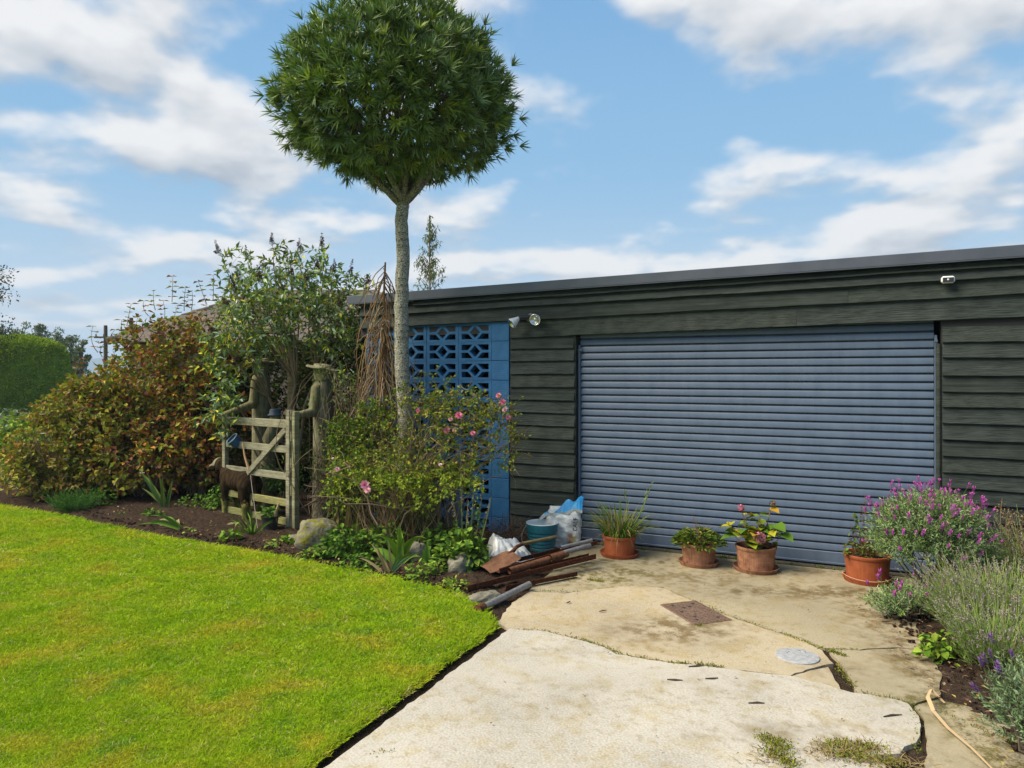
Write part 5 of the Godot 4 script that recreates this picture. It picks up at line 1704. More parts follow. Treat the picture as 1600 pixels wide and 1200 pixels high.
func build_buddleia():
	var base := Vector3(-2.617, -0.053, -8.750)
	base.y = 0.0
	var t := thing("buddleia", "leggy grey-green buddleia with brown seed spikes rising behind the gate", "shrub", base)
	var lm := MB.new()
	var sm := MB.new()
	var fm := MB.new()
	var pal := func(_p): return vary(pick([Color(0.131, 0.210, 0.061), Color(0.175, 0.263, 0.088), Color(0.280, 0.350, 0.193), Color(0.105, 0.175, 0.053), Color(0.227, 0.315, 0.053), Color(0.385, 0.473, 0.315), Color(0.525, 0.490, 0.053)]), 0.25)
	var tips := [Vector3(-3.438, 3.042, -8.500), Vector3(-3.245, 3.053, -8.900), Vector3(-2.887, 3.191, -8.700), Vector3(-2.780, 3.069, -8.900), Vector3(-2.512, 3.081, -8.600), Vector3(-2.260, 3.135, -8.600), Vector3(-2.106, 2.816, -8.500), Vector3(-1.963, 2.821, -8.700), Vector3(-1.695, 2.668, -8.400), Vector3(-2.936, 2.728, -8.400), Vector3(-3.195, 2.604, -8.300), Vector3(-2.379, 2.690, -8.400), Vector3(-2.644, 2.568, -8.300), Vector3(-1.983, 2.384, -8.300), Vector3(-1.784, 2.096, -8.400), Vector3(-3.374, 2.084, -8.200), Vector3(-3.455, 1.720, -8.100), Vector3(-3.221, 1.436, -8.000), Vector3(-3.327, 1.224, -8.000), Vector3(-2.939, 2.230, -8.200), Vector3(-2.363, 2.518, -8.900), Vector3(-3.100, 2.941, -9.100), Vector3(-1.800, 1.502, -8.300), Vector3(-2.534, 2.751, -8.300), Vector3(-3.235, 2.792, -8.600), Vector3(-2.240, 2.825, -8.300), Vector3(-3.150, 2.356, -8.000)]
	var hubs := [Vector3(-2.896, 0.597, -8.500), Vector3(-2.648, 1.042, -8.600), Vector3(-2.602, 1.497, -8.700), Vector3(-2.858, 1.349, -8.500), Vector3(-2.387, 1.497, -8.700), Vector3(-2.975, 1.062, -8.300)]
	for h in hubs:
		sm.tube(bent(Vector3(rr(-0.15, 0.15), 0, rr(-0.1, 0.1)), h - base, rv(0.03), 5, 0.01), taper(0.024, 0.016, 5), 7, vary(Color(0.17, 0.13, 0.085), 0.15), false, 0.1, rng)
	for tip in tips:
		var e: Vector3 = tip - base
		var best: Vector3 = hubs[0]
		for h in hubs:
			if h.y < tip.y - 0.2 and h.distance_to(tip) < best.distance_to(tip):
				best = h
		var s := best - base
		var path := bent(s, e, Vector3(0, 0.06, 0) + Vector3(e.x - s.x, 0, e.z - s.z) * 0.12, 12, 0.012)
		sm.tube(path, taper(0.012, 0.003, 12), 6, vary(Color(0.20, 0.15, 0.095), 0.2), false)
		for k in range(3, 12):
			var p: Vector3 = path[k]
			var d: Vector3 = (path[min(k + 1, 12)] - path[k - 1]).normalized()
			# side shoots with pairs of long leaves
			for j in (3 if k > 5 else 1):
				var o := (d.cross(ru()).normalized() + d * 0.7 + Vector3.UP * 0.2).normalized()
				twig(lm, sm, p, o, rr(0.10, 0.28), 4, 0.095, 0.034, pal, 0.5, Color(0.16, 0.13, 0.08), 0.003, 0.8)
		# spent flower spike
		var dd: Vector3 = (path[12] - path[10]).normalized()
		for sp in 3:
			var ax := (dd + rv(0.28) * (0.3 if sp == 0 else 1.0)).normalized()
			var sl := rr(0.10, 0.19) if sp == 0 else rr(0.06, 0.11)
			sm.tube([e, e + ax * sl], [0.003, 0.0015], 4, Color(0.10, 0.07, 0.05), false)
			for k in 70:
				var f := rng.randf()
				var u := ru()
				fm.leaf(e + ax * sl * f + u * 0.022 * (1.1 - f), (u + ax * 0.5).normalized(), ru(), 0.016, 0.010, vary(pick([Color(0.10, 0.065, 0.05), Color(0.16, 0.11, 0.09), Color(0.07, 0.045, 0.04)])))
	part("stems", sm.mesh(mats.stem, false), t)
	part("foliage", lm.mesh(mats.dull_leaf, false), t, Transform3D.IDENTITY, true)
	part("seed_spikes", fm.mesh(mats.stem, false), t, Transform3D.IDENTITY, true)

func build_dry_plants():
	# a dead drooping plant: straw-brown strands hang from a thin pole
	var base := Vector3(-1.354, -0.046, -7.500)
	base.y = 0.0
	var t := thing("dead_drooping_plant", "dead brown plant with long strands drooping from a pointed top beside the trunk", "plant", base)
	var sm := MB.new()
	var apex := Vector3(-1.314, 2.775, -7.500) - base
	var foot := Vector3(0, 0, 0)
	sm.tube(bent(foot, apex, Vector3(0.02, 0, 0), 8, 0.01), taper(0.022, 0.010, 8), 7, Color(0.20, 0.115, 0.05), false)
	for k in 190:
		var f := pow(rng.randf(), 0.6) * 0.62
		var s := apex.lerp(foot, f * 0.75) + rv(0.012)
		var a := rr(0, TAU)
		var reach := rr(0.0, 0.16) + f * rr(0.0, 0.75)
		var l := rr(0.25, 1.2)
		var e := s + Vector3(cos(a) * reach * 1.0, -l, sin(a) * reach * 0.7)
		e.y = maxf(e.y, 0.05)
		var w := rr(0.02, 0.22)
		var path := bent(s, e, Vector3(cos(a), 0.25, sin(a)) * w, 7, 0.007)
		sm.tube(path, taper(rr(0.0035, 0.007), 0.002, 7), 4, vary(pick([Color(0.20, 0.125, 0.06), Color(0.14, 0.092, 0.055), Color(0.26, 0.19, 0.12), Color(0.10, 0.07, 0.045), Color(0.22, 0.18, 0.12)])), false)
	part("strands", sm.mesh(mats.stem, false), t)
	# tangle of bare vine and twigs in the corner
	var vb := Vector3(-1.75, 0, -7.55)
	var v := thing("vine_tangle", "tangle of bare brown vines between the carved figure and the trunk", "vine", vb)
	sm = MB.new()
	var lm := MB.new()
	for k in 230:
		var s := Vector3(rr(-0.42, 0.6), rr(0.0, 0.5), rr(-0.25, 0.15))
		var e := Vector3(rr(-0.35, 0.65), rr(0.35, 1.75), rr(-0.35, 0.15))
		sm.tube(bent(s, e, rv(0.13), 7, 0.015), taper(rr(0.003, 0.008), 0.0018, 7), 4, vary(pick([Color(0.15, 0.11, 0.075), Color(0.20, 0.15, 0.10), Color(0.10, 0.075, 0.05)])), false)
		if rng.randf() < 0.6:
			twig(lm, sm, e, ru(), 0.16, 4, 0.035, 0.022, palette([Color(0.07, 0.12, 0.02), Color(0.11, 0.16, 0.03), Color(0.05, 0.08, 0.02)]))
	part("stems", sm.mesh(mats.stem, false), v)
	part("foliage", lm.mesh(mats.leaf, false), v, Transform3D.IDENTITY, true)

func rose_flower(c: Vector3, r: float, col: Color, parent: Node):
	var mb := MB.new()
	var face := (Vector3(-c.x * 0.1, 0.5, 1.0) + rv(0.3)).normalized()
	var a0 := face.cross(Vector3.UP).normalized()
	var b0 := face.cross(a0)
	for ring in 4:
		var n: int = [5, 6, 7, 8][ring]
		for k in n:
			var a := TAU * k / n + ring * 0.4
			var o := a0 * cos(a) + b0 * sin(a)
			var tilt: float = [1.6, 0.9, 0.35, -0.05][ring]
			var d := (o + face * tilt).normalized()
			var nn := (face - o * tilt * 0.6).normalized()
			mb.leaf6(c + o * r * 0.05 * ring, d, nn, r * [0.5, 0.7, 0.85, 1.0][ring], r * 0.75, vary(col, 0.15) * (1.0 - 0.04 * ring), -0.15)
	part("flower", mb.mesh(mats.petal, true), parent)

func build_roses():
	var base := Vector3(-0.93, 0, -6.78)
	var t := thing("rose_bush", "sprawling rose bush with pink blooms and yellowing leaves before the blue wall", "rose bush", base)
	var lm := MB.new()
	var sm := MB.new()
	var pal := func(p: Vector3) -> Color:
		if p.y < 0.75:
			return vary(pick([Color(0.260, 0.325, 0.033), Color(0.195, 0.273, 0.033), Color(0.338, 0.351, 0.039), Color(0.130, 0.208, 0.026)]))
		return vary(pick([Color(0.130, 0.195, 0.026), Color(0.208, 0.247, 0.033), Color(0.325, 0.299, 0.039), Color(0.091, 0.150, 0.026), Color(0.247, 0.182, 0.065), Color(0.078, 0.130, 0.026)]))
	# leafy zones as seen: centre, spread, twigs
	var zones := [[Vector3(-0.903, 1.313, -6.800), Vector3(0.20, 0.18, 0.2), 75], [Vector3(-0.642, 1.340, -6.600), Vector3(0.20, 0.13, 0.2), 70], [Vector3(-0.357, 1.269, -6.500), Vector3(0.20, 0.13, 0.2), 75], [Vector3(-0.143, 1.215, -6.450), Vector3(0.09, 0.12, 0.12), 40], [Vector3(-0.575, 1.097, -6.500), Vector3(0.22, 0.14, 0.2), 85], [Vector3(-0.949, 0.932, -6.700), Vector3(0.20, 0.2, 0.2), 60], [Vector3(-0.731, 0.676, -6.350), Vector3(0.28, 0.12, 0.2), 190], [Vector3(-0.474, 0.722, -6.300), Vector3(0.16, 0.10, 0.14), 90], [Vector3(-1.076, 0.680, -6.400), Vector3(0.22, 0.16, 0.2), 100], [Vector3(-1.402, 0.680, -6.600), Vector3(0.2, 0.18, 0.2), 60], [Vector3(-0.084, 0.968, -6.350), Vector3(0.09, 0.16, 0.1), 34], [Vector3(-0.396, 0.963, -6.400), Vector3(0.18, 0.12, 0.15), 40], [Vector3(-1.204, 0.982, -6.800), Vector3(0.2, 0.2, 0.2), 50]]
	for z in zones:
		var c: Vector3 = z[0] - base
		for k in z[2]:
			var p: Vector3 = c + rv(0.62) * z[1]
			var d := (Vector3(p.x, 0.5, p.z) + rv(0.7)).normalized()
			twig(lm, sm, p, d, rr(0.07, 0.17), 4, 0.034, 0.023, func(q): return pal.call(q), 0.3, Color(0.13, 0.10, 0.04), 0.0016)
		for k in 9:
			var e: Vector3 = c + rv(0.7) * z[1]
			var s := Vector3(rr(-0.25, 0.3), 0.0, rr(-0.12, 0.15))
			sm.tube(bent(s, e, Vector3(-e.x * 0.25, 0.12, 0.04) + rv(0.05), 8, 0.012), taper(rr(0.005, 0.009), 0.002, 8), 5, vary(pick([Color(0.17, 0.12, 0.06), Color(0.12, 0.13, 0.04), Color(0.22, 0.15, 0.09)])), false)
	# bare thicket at the base
	for k in 260:
		var s := Vector3(rr(-0.38, 0.42), rr(0.0, 0.1), rr(-0.15, 0.3))
		var e := s + Vector3(rr(-0.25, 0.25), rr(0.15, 0.55), rr(-0.15, 0.2))
		sm.tube(bent(s, e, rv(0.04), 4, 0.008), taper(rr(0.002, 0.0055), 0.0013, 4), 4, vary(pick([Color(0.24, 0.16, 0.09), Color(0.16, 0.10, 0.06), Color(0.30, 0.22, 0.14), Color(0.12, 0.12, 0.05)])), false)
	# twiggy dry ends among the upper leaves
	for k in 340:
		var z = pick(zones)
		var s: Vector3 = z[0] - base + rv(0.6) * z[1]
		var e := s + (Vector3(s.x, 0.4, 0) + rv(0.8)).normalized() * rr(0.08, 0.24)
		sm.tube([s, s.lerp(e, 0.5) + rv(0.012), e], [0.0024, 0.0018, 0.001], 3, vary(pick([Color(0.28, 0.2, 0.12), Color(0.20, 0.13, 0.09), Color(0.22, 0.19, 0.09)])), false)
	# long arching canes
	for q in [[Vector3(-0.920, 0.378, -6.500), Vector3(-1.756, 0.572, -6.200), 0.02], [Vector3(-0.558, 0.416, -6.300), Vector3(-0.057, 0.765, -6.400), 0.02], [Vector3(-0.680, 0.453, -6.400), Vector3(-0.057, 0.935, -6.400), 0.05], [Vector3(-0.863, 0.378, -6.500), Vector3(0.000, 1.029, -6.300), 0.10], [Vector3(-1.189, 0.283, -6.400), Vector3(-1.606, 0.942, -6.600), 0.06]]:
		sm.tube(bent(q[0] - base, q[1] - base, Vector3(0, q[2], 0), 8, 0.012), taper(0.008, 0.002, 8), 5, Color(0.22, 0.16, 0.12), false)
	part("stems", sm.mesh(mats.stem, false), t)
	part("foliage", lm.mesh(mats.leaf, false), t, Transform3D.IDENTITY, true)
	var pink := Color(0.78, 0.24, 0.38)
	var pale := Color(0.80, 0.50, 0.52)
	for q in [[Vector3(-0.117, 1.430, -6.300), 0.030, pink], [Vector3(-0.084, 1.375, -6.300), 0.036, pink], [Vector3(-0.061, 1.308, -6.300), 0.034, pale], [Vector3(-0.033, 1.241, -6.300), 0.030, pink], [Vector3(-0.459, 1.260, -6.250), 0.042, pink], [Vector3(-0.535, 1.224, -6.300), 0.028, pale], [Vector3(-0.852, 1.284, -6.550), 0.024, pink], [Vector3(-0.335, 1.110, -6.200), 0.028, pink], [Vector3(-0.569, 1.129, -6.300), 0.040, Color(0.55, 0.22, 0.24)], [Vector3(-0.496, 1.129, -6.300), 0.03, pale], [Vector3(-0.600, 0.860, -6.050), 0.020, Color(0.8, 0.62, 0.66)], [Vector3(-1.252, 0.673, -6.150), 0.052, Color(0.80, 0.36, 0.46)], [Vector3(-1.226, 0.633, -6.130), 0.036, Color(0.85, 0.48, 0.55)], [Vector3(-1.522, 0.789, -6.300), 0.026, Color(0.82, 0.45, 0.52)], [Vector3(-1.586, 0.872, -6.400), 0.014, Color(0.8, 0.6, 0.6)]]:
		rose_flower(q[0] - base, q[1] * 0.78, q[2], t)
	# greener rambling rose beside the carved figure
	shrub("rambling_rose", "fresh green small-leaved rose scrambling in front of the tall carved figure", "rose bush", Vector3(-1.55, 0, -7.1), [[Vector3(-1.606, 0.945, -7.200), Vector3(0.22, 0.26, 0.2), 190], [Vector3(-1.465, 0.728, -6.900), Vector3(0.26, 0.16, 0.2), 110], [Vector3(-1.338, 1.136, -7.200), Vector3(0.2, 0.2, 0.15), 70], [Vector3(-1.642, 0.530, -7.000), Vector3(0.16, 0.12, 0.15), 50]], palette([Color(0.09, 0.16, 0.02), Color(0.13, 0.20, 0.025), Color(0.06, 0.12, 0.02), Color(0.20, 0.23, 0.03)]), 0.036, 0.025, {"twig": 0.16, "inner": 0.2, "branches": 8, "pairs": 5, "stem": Color(0.12, 0.10, 0.04)})

func strap_clump(called: String, label: String, at: Vector3, leaves: Array, w: float, cols: Array):
	# each strap leaf is a part of its own: [azimuth, lean, length, bend]
	var t := thing(called, label, "plant", at)
	for q in leaves:
		var mb := MB.new()
		var d := Vector3(cos(q[0]) * q[1], 1.0, sin(q[0]) * q[1]).normalized()
		var side := d.cross(Vector3(0.2, 0.1, 1.0)).normalized()
		var col: Color = vary(pick(cols), 0.2)
		mb.blade(Vector3(rr(-0.03, 0.03), 0.0, rr(-0.03, 0.03)), d, side, q[2], w * rr(0.8, 1.15), q[3], 8, col, col * 1.1, 0.16)
		part("leaf", mb.mesh(mats.leaf, true), t)
	return t

func mound(called: String, label: String, at: Vector3, rad: Vector3, n: int, ll: float, lw: float, cols: Array, group := "", stalks := 0.0):
	# a low leafy mound on thin stalks
	var t := thing(called, label, "plant", at, 0.0, group)
	var lm := MB.new()
	var sm := MB.new()
	for k in n:
		var u := ru()
		u.y = absf(u.y)
		var p := u * rad * pow(rng.randf(), 0.35)
		var d := (Vector3(u.x, rr(-0.1, 0.5), u.z) + rv(0.5)).normalized()
		var nn := (Vector3.UP + u * 0.5 + rv(0.35)).normalized()
		nn = (nn - d * nn.dot(d)).normalized()
		lm.leaf6(p, d, nn, ll * rr(0.6, 1.15), lw * rr(0.7, 1.15), vary(pick(cols), 0.3), 0.25)
		if k % 3 == 0:
			sm.tube([Vector3(p.x * 0.25, 0, p.z * 0.25), p * Vector3(0.8, 0.6, 0.8), p], [0.0025, 0.0015], 3, Color(0.10, 0.14, 0.04), false)
	part("stems", sm.mesh(mats.stem, false), t)
	part("foliage", lm.mesh(mats.leaf, false), t, Transform3D.IDENTITY, true)
	return t

func build_bed_plants():
	var gr := [Color(0.07, 0.15, 0.02), Color(0.10, 0.19, 0.025), Color(0.05, 0.11, 0.02), Color(0.13, 0.22, 0.03)]
	var lime := [Color(0.15, 0.25, 0.03), Color(0.11, 0.20, 0.025), Color(0.20, 0.28, 0.04)]
	# irises
	var iris := [Color(0.07, 0.13, 0.045), Color(0.10, 0.17, 0.05), Color(0.14, 0.20, 0.05)]
	strap_clump("iris", "upright fan of blue-green iris leaves below the autumn shrub", Vector3(-4.12, 0.02, -8.6), [[3.6, 0.9, 0.55, 0.3], [3.3, 0.7, 0.56, 0.2], [3.0, 0.55, 0.5, 0.2], [2.7, 0.4, 0.46, 0.1], [2.2, 0.2, 0.42, 0.1], [1.2, 0.15, 0.40, 0.1], [0.2, 0.2, 0.36, 0.15], [3.4, 1.2, 0.42, 0.4], [0.5, 0.35, 0.30, 0.2]], 0.042, iris)
	strap_clump("iris", "flattened iris fan lying out over the edge of the lawn", Vector3(-3.42, 0.02, -7.45), [[3.5, 1.6, 0.42, 1.6], [3.2, 1.3, 0.40, 1.0], [2.9, 1.5, 0.36, 1.3], [3.8, 1.3, 0.34, 1.4], [2.6, 0.9, 0.30, 0.8], [3.1, 2.4, 0.46, 0.9], [4.2, 1.5, 0.26, 1.5], [0.6, 1.8, 0.2, 1.2]], 0.034, [Color(0.10, 0.20, 0.035), Color(0.14, 0.24, 0.04), Color(0.28, 0.24, 0.11)])
	strap_clump("grass_clump", "green grassy clump at the feet of the wooden dog", Vector3(-2.58, 0.01, -7.18), [[3.3, 0.9, 0.30, 0.9], [2.7, 0.6, 0.33, 0.7], [2.2, 0.5, 0.3, 0.9], [3.9, 1.0, 0.26, 1.2], [0.3, 0.8, 0.3, 1.1], [1.0, 0.5, 0.3, 0.8], [5.6, 0.9, 0.24, 1.2], [1.6, 0.3, 0.34, 0.5], [4.6, 0.8, 0.24, 1.4], [3.0, 0.35, 0.36, 0.5], [2.4, 1.2, 0.26, 1.4], [0.7, 1.2, 0.25, 1.5], [4.0, 0.5, 0.28, 1.0], [1.3, 0.9, 0.27, 1.3]], 0.016, gr)
	# tall broad-leaved bulb plant and grey-green bulb leaves before it
	strap_clump("arum_lily", "bright green broad-leaved lily under the rose bush", Vector3(-0.97, 0.0, -6.12), [[3.3, 0.7, 0.34, 3.0], [2.8, 0.3, 0.40, 2.2], [1.6, 0.1, 0.38, 0.6], [0.3, 0.3, 0.40, 2.4], [0.0, 0.7, 0.30, 3.0], [4.6, 0.25, 0.34, 2.2], [5.6, 0.4, 0.30, 2.8], [1.0, 0.2, 0.28, 1.2]], 0.075, [Color(0.17, 0.27, 0.03), Color(0.13, 0.23, 0.025), Color(0.24, 0.30, 0.05)])
	strap_clump("daffodil_leaves", "grey-green strap leaves at the lawn edge below the lily", Vector3(-1.0, 0.0, -5.85), [[3.4, 0.6, 0.30, 0.4], [2.6, 0.35, 0.28, 0.2], [2.0, 0.2, 0.3, 0.1], [0.2, 0.9, 0.33, 0.7], [0.5, 0.5, 0.28, 0.4], [3.2, 1.0, 0.26, 0.8], [5.8, 0.8, 0.22, 1.0], [4.0, 0.7, 0.2, 1.0], [3.6, 0.25, 0.24, 0.2]], 0.024, [Color(0.09, 0.17, 0.07), Color(0.12, 0.20, 0.09), Color(0.15, 0.22, 0.08), Color(0.33, 0.24, 0.13)])
	strap_clump("tulip_leaves", "single pair of upright tulip leaves beside the round stone", Vector3(-0.73, 0.0, -6.05), [[1.5, 0.1, 0.24, 0.1], [2.9, 0.25, 0.16, 0.3]], 0.058, [Color(0.14, 0.25, 0.04)])
	# mounds
	mound("geranium", "leafy green geranium mound beside the lichened boulder", Vector3(-1.45, 0.0, -6.42), Vector3(0.28, 0.27, 0.2), 420, 0.055, 0.05, gr)
	mound("geranium", "small green leaf cluster in front of the lichened boulder", Vector3(-1.74, 0.0, -6.28), Vector3(0.11, 0.13, 0.09), 90, 0.045, 0.04, lime)
	mound("geranium", "low weedy leaves at the lawn edge below the boulder's geranium", Vector3(-1.28, 0.0, -6.05), Vector3(0.2, 0.12, 0.12), 130, 0.045, 0.035, gr)
	mound("leafy_weed", "lush green leafy weeds beside the empty white sack", Vector3(-0.42, 0.0, -6.0), Vector3(0.24, 0.34, 0.2), 500, 0.062, 0.055, gr + lime)
	mound("leafy_weed", "leafy weeds growing against the base of the blue wall", Vector3(-0.62, 0.0, -6.45), Vector3(0.26, 0.26, 0.18), 300, 0.055, 0.05, gr)
	mound("leafy_weed", "yellow-green weed at the corner where bed, lawn and scrap meet", Vector3(-0.42, 0.0, -5.42), Vector3(0.14, 0.10, 0.1), 110, 0.035, 0.026, lime + [Color(0.28, 0.28, 0.05)])
	mound("leafy_weed", "small bright seedling between the lily and the mossy stone", Vector3(-0.60, 0.0, -5.78), Vector3(0.06, 0.16, 0.06), 60, 0.035, 0.025, lime)
	mound("leafy_weed", "broad-leaved bright green seedlings in front of the grassy clump", Vector3(-2.72, 0.0, -6.98), Vector3(0.10, 0.14, 0.08), 40, 0.085, 0.055, lime)
	mound("leafy_weed", "bright round-leaved seedlings before the flat stone", Vector3(-2.15, 0.0, -6.80), Vector3(0.17, 0.07, 0.09), 46, 0.075, 0.06, lime)
	mound("leafy_weed", "tiny lone seedling on the bare soil left of the dog", Vector3(-3.26, 0.0, -7.3), Vector3(0.05, 0.06, 0.05), 26, 0.04, 0.03, lime)
	mound("leafy_weed", "small dark green weed behind the flattened iris", Vector3(-4.02, 0.0, -8.1), Vector3(0.14, 0.12, 0.1), 110, 0.04, 0.03, gr)
	mound("leafy_weed", "tiny green weed at the lawn edge right of the feathery plant", Vector3(-4.42, 0.0, -8.15), Vector3(0.08, 0.06, 0.06), 40, 0.04, 0.03, gr)
	mound("leafy_weed", "green weeds under the left autumn shrub", Vector3(-4.95, 0.0, -8.75), Vector3(0.16, 0.26, 0.12), 170, 0.045, 0.035, gr)
	mound("fern", "green fern fronds behind the lower gate rails", Vector3(-2.62, 0.3, -8.15), Vector3(0.30, 0.35, 0.16), 380, 0.075, 0.022, [Color(0.05, 0.10, 0.025), Color(0.07, 0.13, 0.03), Color(0.09, 0.15, 0.04)])
	mound("leafy_weed", "bushy green leaves filling the bed behind the lily", Vector3(-1.15, 0.0, -6.45), Vector3(0.26, 0.30, 0.16), 300, 0.05, 0.04, lime + gr)
	mound("leafy_weed", "pale green shoots between the lily and the leafy weeds", Vector3(-0.74, 0.0, -5.72), Vector3(0.12, 0.14, 0.10), 110, 0.04, 0.03, lime)
	mound("leafy_weed", "dark green creeping leaves under the right end of the autumn shrub", Vector3(-3.75, 0.0, -8.75), Vector3(0.34, 0.16, 0.2), 220, 0.045, 0.035, gr)
	mound("leafy_weed", "green weeds crowding the gate's left post", Vector3(-3.45, 0.0, -8.5), Vector3(0.16, 0.34, 0.14), 190, 0.05, 0.036, gr)
	mound("leafy_weed", "leafy stems rising between the carved figure and the rose", Vector3(-1.72, 0.0, -7.35), Vector3(0.2, 0.55, 0.16), 320, 0.045, 0.03, lime + gr)
	# feathery plant at the lawn edge
	var ft := thing("feathery_plant", "low feathery green plant at the lawn edge under the left shrub", "plant", Vector3(-5.15, 0.0, -8.52))
	var lm := MB.new()
	for k in 330:
		var a := rr(0, TAU)
		var lean := rr(0.2, 1.3)
		var d := Vector3(cos(a) * lean, 1, sin(a) * lean).normalized()
		var p := Vector3(cos(a) * rr(0, 0.2), 0.0, sin(a) * rr(0, 0.12))
		var l := rr(0.14, 0.30)
		for j in 12:
			var f := j / 12.0
			lm.leaf(p + d * l * f, (d + ru() * 0.9).normalized(), ru(), 0.04, 0.007, vary(Color(0.08, 0.17, 0.04)))
	part("foliage", lm.mesh(mats.leaf, false), ft, Transform3D.IDENTITY, true)
	# tall seeding spikes among the weeds by the wall
	var sp := thing("seed_spikes", "tall pale seeding spikes standing among the weeds by the blue wall", "plant", Vector3(-0.40, 0.0, -6.15))
	lm = MB.new()
	var sm := MB.new()
	for q in [[-0.02, 0.78, 0.02], [0.05, 0.70, -0.02], [0.10, 0.74, 0.0], [-0.07, 0.62, 0.05], [0.14, 0.58, 0.03], [0.02, 0.55, 0.06]]:
		var e := Vector3(q[0] * 1.6, q[1], q[2])
		sm.tube(bent(Vector3(q[0] * 0.5, 0, q[2]), e, rv(0.01), 5), taper(0.006, 0.0025, 5), 5, Color(0.17, 0.18, 0.07), false)
		for k in 90:
			var f := rr(0.15, 1.0)
			var col: Color = Color(0.10, 0.17, 0.03) if f < 0.66 else pick([Color(0.26, 0.22, 0.18), Color(0.32, 0.26, 0.25), Color(0.20, 0.20, 0.10)])
			lm.leaf(Vector3(q[0] * 0.5, 0, q[2]).lerp(e, f), (ru() + Vector3.UP * 0.5).normalized(), ru(), 0.05 * (1.15 - f), 0.012, vary(col))
	part("stems", sm.mesh(mats.stem, false), sp)
	part("seed_heads", lm.mesh(mats.dull_leaf, false), sp, Transform3D.IDENTITY, true)
	# brown dead stalks heaped against the wall foot
	var dd := thing("dead_stalks", "heap of dark dead stalks between the blue wall and the teal planter", "plant debris", Vector3(0.02, 0.0, -6.85))
	sm = MB.new()
	for k in 240:
		var s := Vector3(rr(-0.32, 0.22), rr(0.0, 0.14), rr(-0.25, 0.2))
		var e := s + Vector3(rr(-0.2, 0.2), rr(-0.05, 0.17), rr(-0.15, 0.15))
		sm.tube(bent(s, e, rv(0.03), 3, 0.006), [0.003, 0.002, 0.0015], 3, vary(pick([Color(0.14, 0.08, 0.05), Color(0.09, 0.055, 0.04), Color(0.20, 0.13, 0.08)])), false)
	for k in 26:
		var s := Vector3(rr(-0.16, 0.02), 0.0, rr(-0.25, -0.15))
		sm.tube([s, s + Vector3(rr(-0.03, 0.03), rr(0.14, 0.3), rr(-0.02, 0.02))], [0.003, 0.001], 3, Color(0.05, 0.04, 0.035), false)
	part("stalks", sm.mesh(mats.stem, false), dd)

func lavender(label: String, base: Vector3, c: Vector3, rad: Vector3, shoots: int, cols: Array, heads: int, head_col: Color, head_len: float, upright: float, needle := 0.028):
	var t := thing("lavender", label, "lavender", base)
	var lm := MB.new()
	var sm := MB.new()
	var tops := []
	for k in shoots:
		var u := ru()
		if u.y < -0.35:
			u.y = -u.y
		var p := c - base + u * rad * pow(rng.randf(), 0.38)
		if p.y < 0.05:
			continue
		var d := (u + Vector3.UP * upright + rv(0.25)).normalized()
		var l := rr(0.06, 0.13)
		var col: Color = vary(pick(cols), 0.22)
		sm.tube([p - d * l * 0.5, p + d * l], [0.0016], 3, Color(0.12, 0.13, 0.07), false)
		for j in 16:
			var f := j / 16.0
			lm.leaf(p + d * l * (f * 1.5 - 0.5), (d * 0.8 + d.cross(ru()).normalized()).normalized(), ru(), needle * rr(0.7, 1.3), 0.007, col * rr(0.8, 1.2))
		if u.y > 0.05 or u.z > 0.3:
			tops.append([p + d * l, d])
	for k in 26:
		var u := ru()
		u.y = absf(u.y)
		sm.tube(bent(Vector3(rr(-0.08, 0.08), 0, rr(-0.06, 0.06)), c - base + u * rad * 0.85, rv(0.04), 6, 0.01), taper(0.008, 0.002, 6), 5, vary(Color(0.14, 0.11, 0.08)), false)
	part("stems", sm.mesh(mats.stem, false), t)
	part("foliage", lm.mesh(mats.dull_leaf, false), t, Transform3D.IDENTITY, true)
	var fm := []
	for v in 3:
		var mb := MB.new()
		for k in 26:
			var f := k / 26.0
			var a := k * 2.4
			var o := Vector3(cos(a), 0.35, sin(a)).normalized()
			mb.leaf(Vector3(0, f * head_len, 0) + o * 0.002, o, Vector3.UP, 0.0085, 0.008, vary(head_col * Color(0.7, 0.7, 0.8), 0.3))
		for k in 4:
			var a := k * TAU / 4 + v
			mb.leaf(Vector3(0, head_len, 0), Vector3(cos(a) * 0.6, 1, sin(a) * 0.6).normalized(), Vector3(cos(a), -0.3, sin(a)), 0.022, 0.012, vary(head_col, 0.15))
		mb.tube([Vector3(0, -0.05, 0), Vector3(0, 0.005, 0)], [0.0012], 3, Color(0.12, 0.15, 0.05), false)
		fm.append(mb.mesh(mats.petal, false))
	for k in mini(heads, tops.size()):
		var q = tops[rng.randi() % tops.size()]
		var d: Vector3 = (q[1] + Vector3.UP * 0.5 + rv(0.15)).normalized()
		var x := d.cross(ru()).normalized()
		part("flower_head", fm[k % 3], t, Transform3D(Basis(x, d, x.cross(d)) * rr(0.8, 1.2), q[0] + d * rr(0.02, 0.07)))
	return t

